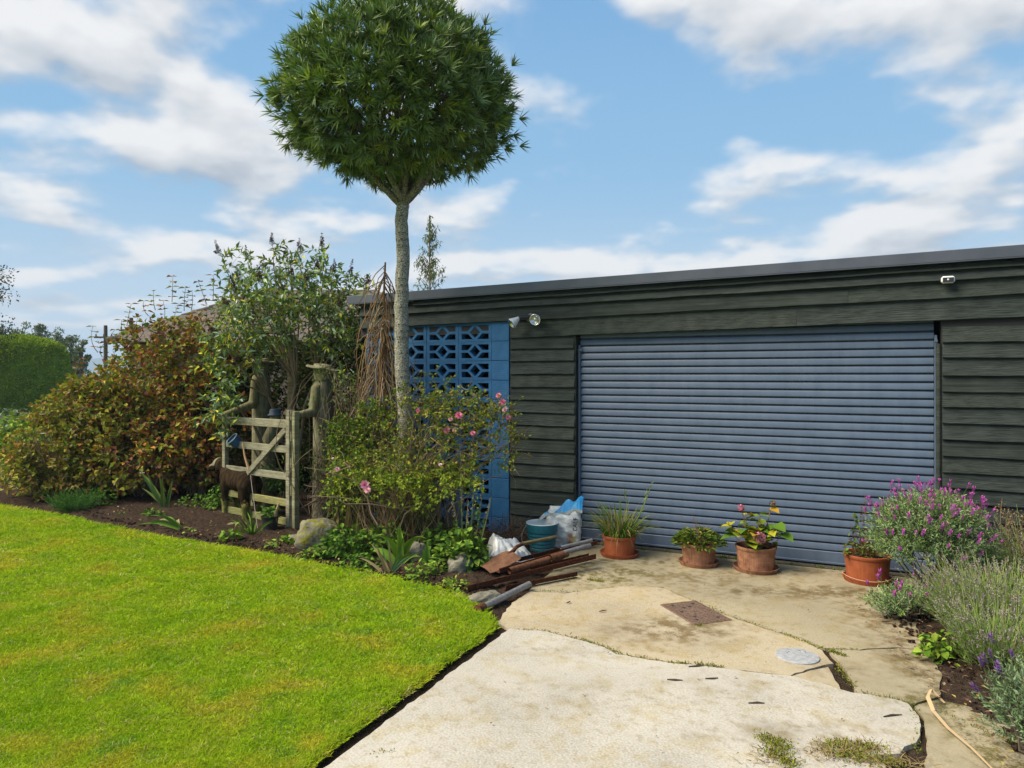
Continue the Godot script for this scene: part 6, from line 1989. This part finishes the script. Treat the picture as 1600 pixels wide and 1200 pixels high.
func build_lavender():
	var sage := [Color(0.26, 0.36, 0.15), Color(0.20, 0.31, 0.10), Color(0.30, 0.38, 0.20), Color(0.17, 0.26, 0.08)]
	var sp := Color(0.52, 0.12, 0.43)
	lavender("large Spanish lavender with magenta flower heads beside the red pot", Vector3(3.05, 0, -5.22), Vector3(2.972, 0.417, -5.150), Vector3(0.38, 0.30, 0.27), 1800, sage, 210, sp, 0.028, 0.9)
	lavender("low sprig of Spanish lavender spilling onto the concrete", Vector3(2.60, 0, -4.85), Vector3(2.591, 0.044, -4.800), Vector3(0.20, 0.11, 0.14), 230, sage, 14, sp, 0.02, 0.4)
	lavender("grey-green lavender with purple heads in the bottom right corner", Vector3(2.22, 0, -2.95), Vector3(2.141, 0.180, -2.980), Vector3(0.13, 0.20, 0.14), 260, [Color(0.17, 0.25, 0.12), Color(0.13, 0.21, 0.10), Color(0.21, 0.28, 0.16)], 18, Color(0.20, 0.10, 0.28), 0.028, 0.9, 0.026)
	# old English lavender gone to seed: long thin stalks with grey heads
	for v in [["large English lavender gone to grey seed heads at the right edge", Vector3(3.02, 0, -4.45), 1250, 0.62, 0.40], ["lower mound of seeding lavender in front of the larger one", Vector3(2.68, 0, -3.98), 430, 0.32, 0.30], ["seeding lavender stalks against the right-hand cladding", Vector3(3.75, 0, -5.05), 420, 0.40, 0.55]]:
		var t := thing("lavender", v[0], "lavender", v[1])
		var sm := MB.new()
		var lm := MB.new()
		var hm := MB.new()
		for k in v[2]:
			var a := rr(0, TAU)
			var lean := pow(rng.randf(), 0.7) * 1.25
			var d := Vector3(cos(a) * lean, 1.0, sin(a) * lean).normalized()
			var l: float = v[4] * rr(0.55, 1.1)
			var b := Vector3(cos(a) * rr(0, v[3] * 0.5), rr(0.0, 0.12), sin(a) * rr(0, v[3] * 0.5))
			var e := b + d * l
			var col: Color = vary(pick([Color(0.20, 0.29, 0.07), Color(0.15, 0.23, 0.05), Color(0.26, 0.24, 0.13), Color(0.25, 0.33, 0.09)]), 0.2)
			sm.tube([b, b.lerp(e, 0.55) + rv(0.012), e], [0.0018, 0.0014, 0.001], 3, col, false)
			for j in 12:
				var f := rr(0.02, 0.62)
				lm.leaf(b.lerp(e, f), (d + ru() * 0.8).normalized(), ru(), rr(0.025, 0.048), 0.0045, vary(pick([Color(0.20, 0.29, 0.07), Color(0.23, 0.29, 0.13), Color(0.14, 0.21, 0.05)]), 0.25))
			if rng.randf() < 0.75:
				for j in 12:
					var f := j / 12.0
					hm.leaf(e - d * 0.035 * f, (ru() + d * 0.5).normalized(), ru(), 0.010, 0.006, vary(pick([Color(0.26, 0.22, 0.20), Color(0.30, 0.26, 0.25), Color(0.17, 0.13, 0.12)])))
		part("stalks", sm.mesh(mats.stem, false), t, Transform3D.IDENTITY, true)
		part("foliage", lm.mesh(mats.dull_leaf, false), t, Transform3D.IDENTITY, true)
		part("seed_heads", hm.mesh(mats.stem, false), t, Transform3D.IDENTITY, true)
	# dead brown stems between the lavender and the wall
	var ds := thing("dry_seed_plant", "dry brown seed stems standing behind the lavender at the right edge", "plant", Vector3(3.72, 0, -5.12))
	var sm := MB.new()
	for k in 40:
		var e := Vector3(rr(-0.25, 0.35), rr(0.35, 0.74), rr(-0.1, 0.1))
		sm.tube(bent(Vector3(e.x * 0.5, 0, 0), e, rv(0.05), 5, 0.01), taper(0.004, 0.0015, 5), 4, vary(Color(0.22, 0.15, 0.08)), false)
		for j in 22:
			sm.leaf(e - Vector3(0, rr(0, 0.22), 0) + rv(0.008), ru(), ru(), 0.02, 0.008, vary(Color(0.24, 0.17, 0.09)))
	part("stems", sm.mesh(mats.stem, false), ds)
	mound("leafy_weed", "lime green leaves poking out under the seeding lavender", Vector3(2.44, 0.0, -4.12), Vector3(0.13, 0.16, 0.1), 110, 0.05, 0.042, [Color(0.16, 0.27, 0.03), Color(0.11, 0.21, 0.02), Color(0.22, 0.31, 0.04)])
	mound("leafy_weed", "bright weeds behind the large Spanish lavender", Vector3(3.25, 0.0, -4.95), Vector3(0.16, 0.42, 0.12), 200, 0.05, 0.03, [Color(0.12, 0.22, 0.03), Color(0.09, 0.17, 0.02)])

func build_litter():
	# dry flax strap on the drive
	var mb := MB.new()
	var pts := [Vector3(2.13, 0.0, -3.56), Vector3(2.085, 0.05, -3.60), Vector3(2.04, 0.035, -3.55), Vector3(2.01, 0.012, -3.45), Vector3(1.99, 0.004, -3.30), Vector3(1.985, 0.004, -3.12), Vector3(1.965, 0.003, -2.95), Vector3(1.95, 0.002, -2.80)]
	for k in pts.size() - 1:
		var w := [0.004, 0.008, 0.010, 0.009, 0.008, 0.006, 0.004, 0.002]
		var s0 := Vector3(1, 0.5 if k < 3 else 0.1, 0.2).normalized()
		mb.quad(pts[k] - s0 * w[k], pts[k] + s0 * w[k], pts[k + 1] + s0 * w[k + 1], pts[k + 1] - s0 * w[k + 1], Color(0.46, 0.33, 0.19))
	lone("flax_strap", mb.mesh(mats.dull_leaf), "long dry tan flax leaf curled on the drive at bottom right", "leaf")
	# twigs on the concrete
	var n := 0
	for q in [[1.02, -4.0, 0.045, 0.15, "dark twig lying just below the mossy crack"], [0.86, -3.82, 0.04, -0.1, "thin twig on the pale slab left of its pair"], [1.06, -3.84, 0.035, 0.1, "thin twig on the pale slab right of its pair"], [1.2, -3.55, 0.04, 0.0, "lone twig in the middle of the pale slab"], [0.62, -4.93, 0.03, 0.4, "small twig left of the iron drain cover"], [1.8, -3.42, 0.05, 0.2, "crooked twig by the right corner of the pale slab"], [0.4, -5.12, 0.025, 0.9, "tiny twig between the scrap heap and drain cover"], [2.45, -4.72, 0.04, 0.2, "twig on the concrete beside the low lavender sprig"]]:
		mb = MB.new()
		var d := Vector3(cos(q[3]), 0, -sin(q[3]))
		mb.tube([Vector3(0, 0.004, 0) - d * q[2], Vector3(0, 0.006, 0) + rv(0.004) * Vector3(1, 0, 1), Vector3(0, 0.004, 0) + d * q[2]], [0.0025, 0.005, 0.002], 5, Color(0.08, 0.055, 0.04), true, 0.3, rng)
		lone("twig", mb.mesh(mats.stem), q[4], "twig", Vector3(q[0], 0.0, q[1]), "twigs scattered on the drive")
		n += 1
	# leaf litter on both beds and specks on the drive
	var lm := MB.new()
	for k in 1500:
		var p := Vector3.ZERO
		if k < 560:
			p = Vector3(rr(2.0, 2.75), 0.0, rr(-5.2, -2.6))
			if p.x < lerpf(2.05, 2.45, (-2.6 - p.z) / 2.6) - 0.1:
				continue
			p.y = 0.015
		elif k < 1150:
			p = Vector3(rr(-4.8, -0.3), 0.03, 0)
			p.z = lerpf(-5.35, -8.2, (-0.3 - p.x) / 4.5) - rr(0.0, 1.0)
		else:
			p = Vector3(rr(-0.3, 2.3), 0.004, rr(-6.2, -2.9))
			if p.x < -0.1 or rng.randf() < 0.6:
				continue
		var s := rr(0.012, 0.04) * (0.55 if k >= 1150 else 1.0)
		lm.leaf(p + Vector3(0, rr(0, 0.008), 0), Vector3(rr(-1, 1), rr(0.0, 0.35), rr(-1, 1)).normalized(), Vector3.UP, s, s * rr(0.3, 0.7), vary(pick([Color(0.24, 0.15, 0.08), Color(0.14, 0.08, 0.05), Color(0.34, 0.24, 0.14), Color(0.10, 0.065, 0.045), Color(0.30, 0.22, 0.05)])))
	var o := lone("leaf_litter", lm.mesh(mats.dull_leaf, false), "scattered brown leaf litter on soil and concrete", "leaf litter")
	o.set_meta("kind", "stuff")
	# soil crumbs
	var cm := MB.new()
	for k in 2600:
		var p := Vector3(rr(-5.0, -0.2), 0.02, 0)
		p.z = lerpf(-5.2, -8.3, (-0.2 - p.x) / 4.8) - pow(rng.randf(), 1.5) * 1.1
		if k > 1900:
			p = Vector3(rr(2.1, 2.8), 0.0, rr(-4.9, -2.7))
			if p.x < lerpf(2.1, 2.5, (-2.7 - p.z) / 2.2):
				continue
		var s := rr(0.005, 0.020)
		var b := Basis(ru(), rr(0, TAU))
		var col := vary(Color(0.75, 0.75, 0.75), 0.35)
		var vs := [Vector3(s, 0, 0), Vector3(-s, 0, 0), Vector3(0, s * 0.8, 0), Vector3(0, -s * 0.8, 0), Vector3(0, 0, s * 0.9), Vector3(0, 0, -s * 0.9)]
		for f in [[0, 2, 4], [2, 1, 4], [1, 3, 4], [3, 0, 4], [2, 0, 5], [1, 2, 5], [3, 1, 5], [0, 3, 5]]:
			cm.tri(p + b * vs[f[0]], p + b * vs[f[1]], p + b * vs[f[2]], col)
	o = lone("soil_crumbs", cm.mesh(mats.soil, false), "loose dark crumbs of earth over both garden beds", "soil")
	o.set_meta("kind", "stuff")
	# moss and weeds in the cracks
	lm = MB.new()
	var seams := [[Vector2(0.02, -4.60), Vector2(0.2, -4.575), 40], [Vector2(0.2, -4.575), Vector2(0.41, -4.425), 90], [Vector2(0.42, -4.42), Vector2(0.55, -4.30), 160], [Vector2(0.56, -4.29), Vector2(0.62, -4.2), 90], [Vector2(0.62, -4.2), Vector2(0.9, -4.06), 90], [Vector2(0.88, -4.06), Vector2(0.99, -4.045), 200], [Vector2(1.03, -4.04), Vector2(1.16, -4.0), 230], [Vector2(1.29, -5.2), Vector2(1.46, -4.87), 60], [Vector2(1.46, -4.87), Vector2(1.66, -4.57), 60], [Vector2(1.70, -4.53), Vector2(1.83, -4.28), 160], [Vector2(1.83, -4.27), Vector2(2.05, -4.27), 70], [Vector2(1.86, -4.25), Vector2(1.92, -4.17), 160], [Vector2(1.82, -4.05), Vector2(1.77, -3.75), 110], [Vector2(1.78, -3.7), Vector2(1.97, -3.57), 80], [Vector2(1.97, -3.55), Vector2(1.74, -3.1), 130], [Vector2(1.12, -3.21), Vector2(1.19, -3.12), 420], [Vector2(1.10, -3.12), Vector2(1.16, -2.98), 420], [Vector2(1.36, -3.16), Vector2(1.6, -3.12), 500], [Vector2(1.36, -3.08), Vector2(1.6, -3.0), 600], [Vector2(-0.6, -3.08), Vector2(-0.5, -3.12), 60], [Vector2(0.6, -5.72), Vector2(0.72, -5.66), 120], [Vector2(0.2, -5.42), Vector2(0.5, -5.4), 60], [Vector2(2.05, -3.5), Vector2(2.3, -3.0), 120], [Vector2(1.2, -4.66), Vector2(1.23, -4.68), 50]]
	for q in seams:
		for k in q[2]:
			var p: Vector2 = q[0].lerp(q[1], rng.randf())
			var wide := 0.024 if q[2] > 240 and q[0].y > -3.6 else 0.011
			p += Vector2(rng.randfn(), rng.randfn()) * wide
			var big := rng.randf() < 0.05
			lm.leaf(Vector3(p.x, (-0.014 if q[2] < 400 else 0.0) + rr(0, 0.012), p.y), (Vector3.UP * 0.8 + ru()).normalized(), ru(), rr(0.009, 0.018) * (2.0 if big else 1.0), 0.006, vary(pick([Color(0.16, 0.20, 0.02), Color(0.24, 0.26, 0.03), Color(0.10, 0.13, 0.02), Color(0.28, 0.22, 0.07)])))
	for k in 34:
		var x := rr(0.9, 3.6)
		var w := wall(x, 0.0, 0.05)
		for j in 9:
			lm.leaf(w + Vector3(rr(-0.03, 0.03), 0.0, rr(-0.02, 0.03)), (Vector3.UP * 0.7 + ru()).normalized(), ru(), rr(0.012, 0.035), 0.010, vary(Color(0.12, 0.19, 0.03)))
	o = lone("crack_moss", lm.mesh(mats.leaf, false), "green moss and tiny weeds growing in the concrete cracks", "moss")
	o.set_meta("kind", "stuff")
	# dead grass mat in the broken corner
	lm = MB.new()
	for k in 620:
		var c2: Vector2 = pick([Vector2(1.46, -3.06), Vector2(1.52, -3.12), Vector2(1.36, -3.10), Vector2(1.10, -3.05), Vector2(1.58, -3.02)])
		var p := Vector3(c2.x + rng.randfn() * 0.055, -0.004, c2.y + rng.randfn() * 0.035)
		lm.blade(p, Vector3(rr(-1, 1), 0.35, rr(-1, 1)).normalized(), ru(), rr(0.03, 0.08), 0.004, 0.8, 3, vary(Color(0.26, 0.19, 0.09)), vary(Color(0.30, 0.22, 0.10)))
	o = lone("dead_grass", lm.mesh(mats.dull_leaf, false), "mat of dead grass in the broken corner of the drive", "dead grass")
	o.set_meta("kind", "stuff")
	# turf edge: soil face with roots and overhanging blades along the drive
	lm = MB.new()
	for k in 1500:
		var f := rng.randf()
		var seg := int(f * 6.0) + 1
		var p: Vector2 = LAWN[seg].lerp(LAWN[seg + 1], rng.randf())
		lm.blade(Vector3(p.x + rr(-0.05, -0.005), 0.012, p.y), Vector3(rr(-0.3, 1.0), 0.8, rr(-0.5, 0.5)).normalized(), ru(), rr(0.02, 0.045), 0.003, 1.8, 3, vary(pick([Color(0.34, 0.47, 0.014), Color(0.30, 0.44, 0.014), Color(0.44, 0.40, 0.10)])), vary(Color(0.36, 0.48, 0.02)))
	o = lone("edge_grass", lm.mesh(mats.grass, false), "longer grass blades overhanging the cut lawn edge by the drive", "grass")
	o.set_meta("kind", "stuff")

# ---------------------------------------------------------------- distance
func build_distance():
	# clipped dome of a hedge
	var base := Vector3(-22.487, -0.015, -33.000)
	base.y = -0.09
	var h := thing("topiary_hedge", "huge clipped drum-shaped hedge with a flat domed top beyond the garden", "hedge", base)
	var core := MB.new()
	var prof := [Vector2(1.70, 0.0), Vector2(1.88, 0.8), Vector2(1.95, 1.7), Vector2(1.88, 2.5), Vector2(1.66, 2.95), Vector2(1.25, 3.2), Vector2(0.65, 3.36), Vector2(0.0, 3.42)]
	core.lathe(prof, 40, Transform3D.IDENTITY, Color(0.15, 0.21, 0.018))
	part("core", core.mesh(mats.stem), h)
	var lm := MB.new()
	for k in 26000:
		var f := rng.randf() * 6.999
		var i := int(f)
		var q: Vector2 = prof[i].lerp(prof[i + 1], f - i)
		if i > 3 and rng.randf() > q.x / 2.0 + 0.1:
			continue
		var a := rr(0, TAU)
		var o := Vector3(cos(a), 0.25 if i < 4 else 1.2, sin(a)).normalized()
		var bump := 1.0 + 0.02 * sin(a * 9.0 + q.y * 4.0)
		var col := vary(pick([Color(0.225, 0.315, 0.027), Color(0.168, 0.259, 0.022), Color(0.338, 0.383, 0.033)]), 0.3)
		lm.leaf(Vector3(cos(a) * q.x * bump, q.y, sin(a) * q.x * bump) + o * rr(-0.04, 0.05), (o + rv(0.5)).normalized(), (o + rv(0.6)).normalized(), rr(0.07, 0.15), 0.07, col)
	part("foliage", lm.mesh(mats.leaf, false), h, Transform3D.IDENTITY, true)
	# belt of trees behind the hedge
	var rows := [[-5, 506, 62.0, 2.6], [35, 500, 64.0, 2.2], [62, 505, 60.0, 2.0], [88, 512, 63.0, 2.0], [112, 522, 61.0, 1.8], [128, 530, 60.0, 1.2]]
	for k in rows.size():
		var q: Array = rows[k]
		var at := Vector3((q[0] - 800) / 1130.0 * q[2], -0.09, -q[2])
		var top: float = 1.62 + (584 - q[1]) / 1130.0 * q[2]
		far_tree("far_conifer", ["pale green tree at the far left above the hedge", "tallest pale tree behind the middle of the hedge", "pale conifer behind the hedge top, third from the left", "rounded pale tree behind the hedge's right shoulder", "olive tree just clear of the hedge's right side", "smallest olive tree at the right end of the belt"][k], at, top, q[3] * 0.75, 2600, [Color(0.13, 0.16, 0.06), Color(0.17, 0.19, 0.08), Color(0.10, 0.13, 0.05)], 0.17, true)
	far_tree("broadleaf_tree", "dark thin-leaved tree reaching in at the left edge", Vector3(-22.699, 0.133, -30.000) * Vector3(1, 0, 1), 6.2, 2.15, 2300, [Color(0.045, 0.05, 0.03), Color(0.07, 0.075, 0.05), Color(0.10, 0.10, 0.07)], 0.11, false)
	# gum sapling behind the garage
	var gb := Vector3(-1.586, 1.422, -14.000)
	gb.y = -0.05
	var g := thing("gum_tree", "slender young gum tree rising behind the garage roof", "tree", gb)
	var sm := MB.new()
	lm = MB.new()
	var ht := 4.72
	sm.tube(bent(Vector3.ZERO, Vector3(-0.02, ht, 0), Vector3(0.03, 0, 0), 8, 0.01), taper(0.05, 0.006, 8), 6, Color(0.22, 0.18, 0.14), false)
	for k in 60:
		var y := rr(2.3, ht)
		var reach := lerpf(0.60, 0.06, clampf((y - 2.6) / (ht - 2.6), 0, 1)) * rr(0.5, 1.1)
		var a := rr(0, TAU)
		var s := Vector3(0, y - 0.2, 0)
		var e := Vector3(cos(a) * reach, y + reach * 0.25, sin(a) * reach)
		sm.tube(bent(s, e, Vector3(0, 0.06, 0), 4), taper(0.008, 0.002, 4), 4, Color(0.2, 0.15, 0.1), false)
		for j in int(16 + reach * 70):
			var p := s.lerp(e, rr(0.3, 1.05)) + rv(0.03)
			lm.leaf(p, (Vector3.DOWN + rv(0.55)).normalized(), ru(), rr(0.06, 0.11), 0.02, vary(pick([Color(0.13, 0.17, 0.06), Color(0.20, 0.23, 0.08), Color(0.09, 0.12, 0.05), Color(0.17, 0.18, 0.11)])))
	part("trunk", sm.mesh(mats.stem, false), g)
	part("crown", lm.mesh(mats.leaf, false), g, Transform3D.IDENTITY, true)
	# house with a tiled hip roof
	var hb := Vector3(-6.6, -0.05, -17.0)
	var ho := thing("house", "neighbouring house with a brown tiled hip roof behind the shrubs", "house", hb)
	var wm := MB.new()
	wm.box(Vector3(-2.2, 0.0, -4.2), Vector3(5.2, 2.35, 0.2))
	part("wall", wm.mesh(mats.render_wall), ho)
	var ridge_y := 3.80
	var eave := 2.40
	var R0 := Vector3(0.0, ridge_y, -2.0)
	var R1 := Vector3(3.0, ridge_y, -2.0)
	var E := [Vector3(-2.6, eave, 0.6), Vector3(5.6, eave, 0.6), Vector3(5.6, eave, -4.6), Vector3(-2.6, eave, -4.6)]
	var rm := MB.new()
	rm.quad(E[0], E[1], R1, R0); rm.tri(E[1], E[2], R1); rm.quad(E[2], E[3], R0, R1); rm.tri(E[3], E[0], R0)
	rm.quad(E[0] - Vector3(0, 0.02, 0), E[1] - Vector3(0, 0.02, 0), E[2] - Vector3(0, 0.02, 0), E[3] - Vector3(0, 0.02, 0))
	var roof := part("roof", rm.mesh(mat(Color(0.08, 0.06, 0.055), 0.9)), ho)
	var tmesh := []
	for v in 3:
		var tb := MB.new()
		tb.box(Vector3(-0.14, -0.012, -0.20), Vector3(0.14, 0.022, 0.20), Transform3D(Basis(Vector3.RIGHT, 0.13), Vector3.ZERO), Color.WHITE, 0.008)
		tmesh.append(tb.mesh([mats.tile, mat(Color(0.80, 0.78, 0.78), 0.85, {"tex": mats.tile.albedo_texture, "scale": Vector3(1.3, 1.3, 1.3)}), mat(Color(1.0, 0.9, 0.85), 0.85, {"tex": mats.tile.albedo_texture, "scale": Vector3(0.7, 0.7, 0.7)})][v]))
	var fall := (Vector3(0, eave, 0.6) - Vector3(0, ridge_y, -2.0))
	var fl := fall.length()
	var fd := fall.normalized()
	var fn := Vector3.RIGHT.cross(fd).normalized()
	if fn.y < 0: fn = -fn
	var courses := 9
	for r in courses:
		var f := (r + 0.5) / courses
		var xl := lerpf(0.0, -2.6, f)
		var xr := lerpf(3.0, 5.6, f)
		var x := xl + 0.14 + (0.14 if r % 2 else 0.0)
		while x < xr - 0.1:
			part("tile", pick(tmesh), roof, Transform3D(Basis(Vector3.RIGHT, fn, Vector3.RIGHT.cross(fn)), Vector3(x, 0, 0) + Vector3(0, ridge_y, -2.0) + fall * f + fn * 0.025))
			x += 0.286
	for hp in [[R0, E[0]], [R1, E[1]], [R0, R1]]:
		for k in 11:
			var a: Vector3 = hp[0]
			var b: Vector3 = hp[1]
			var d := (b - a).normalized()
			var p := a.lerp(b, (k + 0.5) / 11.0)
			var cm := MB.new()
			cm.tube([p - d * 0.16, p + d * 0.16], [0.075, 0.09], 8, Color.WHITE)
			part("ridge_tile", cm.mesh(mats.tile), roof)
	# service poles
	for q in [[Vector3(-23.602, 1.025, -42.000), 1.62 + (584 - 506) / 1130.0 * 42.0, "dark timber service pole with a crossarm left of the autumn shrub"], [Vector3(-21.062, 1.054, -40.000), 1.62 + (584 - 494) / 1130.0 * 40.0, "timber service pole half hidden in the top of the autumn shrub"]]:
		var pb: Vector3 = q[0]
		pb.y = -0.09
		var po := thing("service_pole", q[2], "pole", pb, 0.0, "service poles beyond the garden")
		sm = MB.new()
		sm.tube([Vector3.ZERO, Vector3(0, q[1], 0)], [0.13, 0.10], 10, Color(0.10, 0.075, 0.055))
		part("post", sm.mesh(mats.stem), po)
		sm = MB.new()
		sm.box(Vector3(-0.55, q[1] - 0.75, 0.14), Vector3(0.55, q[1] - 0.65, 0.24), Transform3D.IDENTITY, Color(0.10, 0.08, 0.06))
		part("crossarm", sm.mesh(mats.stem), po)
		for s in [-0.45, 0.0, 0.45]:
			sm = MB.new()
			sm.tube([Vector3(s, q[1] - 0.65, 0.19), Vector3(s, q[1] - 0.50, 0.19)], [0.05, 0.035], 8, Color(0.2, 0.18, 0.17))
			part("insulator", sm.mesh(mats.stem), po)
	# flower border at the far left
	mound("border_plant", "sunlit lime green border plant at the far left beyond the lawn", Vector3(-9.342, -0.483, -13.500) * Vector3(1, 0, 1), Vector3(0.7, 0.85, 0.5), 800, 0.10, 0.08, [Color(0.20, 0.29, 0.03), Color(0.26, 0.31, 0.03), Color(0.15, 0.24, 0.03)])
	mound("border_plant", "orange-tinged border plant against the yellow-green shrub", Vector3(-8.319, -0.548, -12.500) * Vector3(1, 0, 1), Vector3(0.5, 0.8, 0.4), 500, 0.09, 0.06, [Color(0.28, 0.16, 0.03), Color(0.22, 0.22, 0.03), Color(0.15, 0.2, 0.03)])
	mound("border_plant", "blue-grey leaved plant at the foot of the clipped hedge", Vector3(-11.584, -0.125, -17.000) * Vector3(1, 0, 1), Vector3(1.3, 0.85, 0.7), 700, 0.14, 0.10, [Color(0.12, 0.17, 0.10), Color(0.17, 0.21, 0.14), Color(0.10, 0.16, 0.04)])

func far_tree(called: String, label: String, at: Vector3, top: float, half: float, n: int, cols: Array, ls: float, conical: bool):
	var t := thing(called, label, "tree", at, 0.0, "trees beyond the garden")
	var sm := MB.new()
	var lm := MB.new()
	sm.tube([Vector3.ZERO, Vector3(0, top * 0.9, 0)], [0.22, 0.05], 8, Color(0.10, 0.08, 0.06))
	var clumps := []
	for k in 34:
		var y := rr(0.28, 0.97) * top
		var r := half * (sqrt(maxf(0.02, 1.0 - y / top)) if conical else sqrt(maxf(0.05, 1.0 - pow((y / top - 0.68) / 0.36, 2))))
		var a := rr(0, TAU)
		var p := Vector3(cos(a) * r * rr(0.4, 1.0), y, sin(a) * r * rr(0.4, 1.0))
		clumps.append([p, half * rr(0.16, 0.34)])
		sm.tube(bent(Vector3(0, y * 0.75, 0), p, Vector3(0, 0.05, 0), 4), taper(0.06, 0.015, 4), 5, Color(0.08, 0.065, 0.05), false)
	for k in n:
		var q = pick(clumps)
		var u := ru()
		lm.leaf(q[0] + u * q[1] * pow(rng.randf(), 0.4) * Vector3(1, 0.75, 1), (u + rv(0.6)).normalized(), ru(), ls * rr(0.7, 1.3), ls * 0.6, vary(pick(cols), 0.3))
	part("trunk", sm.mesh(mats.stem), t)
	part("crown", lm.mesh(mats.leaf, false), t, Transform3D.IDENTITY, true)

# ---------------------------------------------------------------- scene
func _ready():
	rng.seed = 20240611
	var cam := Camera3D.new()
	cam.name = "camera"
	cam.position = Vector3(0, 1.62, 0)
	cam.near = 0.05
	cam.far = 5000.0
	add_child(cam)
	cam.projection = Camera3D.PROJECTION_FRUSTUM
	cam.keep_aspect = Camera3D.KEEP_HEIGHT
	cam.size = 2.0 * 0.05 * 600.0 / 1130.0
	cam.frustum_offset = Vector2(0.0, -0.05 * 16.0 / 1130.0)
	cam.current = true
	var env := Environment.new()
	env.background_mode = Environment.BG_SKY
	env.sky = make_sky()
	env.background_energy_multiplier = 1.0
	env.tonemap_mode = Environment.TONE_MAPPER_LINEAR
	env.tonemap_exposure = 1.68
	env.sdfgi_enabled = true
	env.ssao_enabled = true
	env.ssil_enabled = true
	env.fog_enabled = true
	env.fog_density = 0.0006
	env.fog_light_color = Color(0.75, 0.84, 0.93)
	var we := WorldEnvironment.new()
	we.name = "environment"
	we.environment = env
	add_child(we)
	var sun := DirectionalLight3D.new()
	sun.name = "sun"
	sun.light_color = Color(1.0, 0.95, 0.86)
	sun.light_energy = 1.5
	sun.light_angular_distance = 42.0
	sun.shadow_enabled = true
	add_child(sun)
	sun.look_at_from_position(Vector3(-0.80, 0.95, 0.22), Vector3.ZERO, Vector3.UP)
	make_materials()
	print("sky and materials ", Time.get_ticks_msec())
	build_ground()
	build_garage()
	build_wall_fittings()
	print("garage ", Time.get_ticks_msec())
	build_gate()
	build_figures()
	build_rocks()
	build_pots()
	build_sacks()
	build_scrap()
	print("objects ", Time.get_ticks_msec())
	build_tree()
	build_back_shrubs()
	build_buddleia()
	build_dry_plants()
	build_roses()
	build_bed_plants()
	build_lavender()
	print("plants ", Time.get_ticks_msec())
	build_distance()
	build_grass()
	build_litter()
	print("done ", Time.get_ticks_msec())
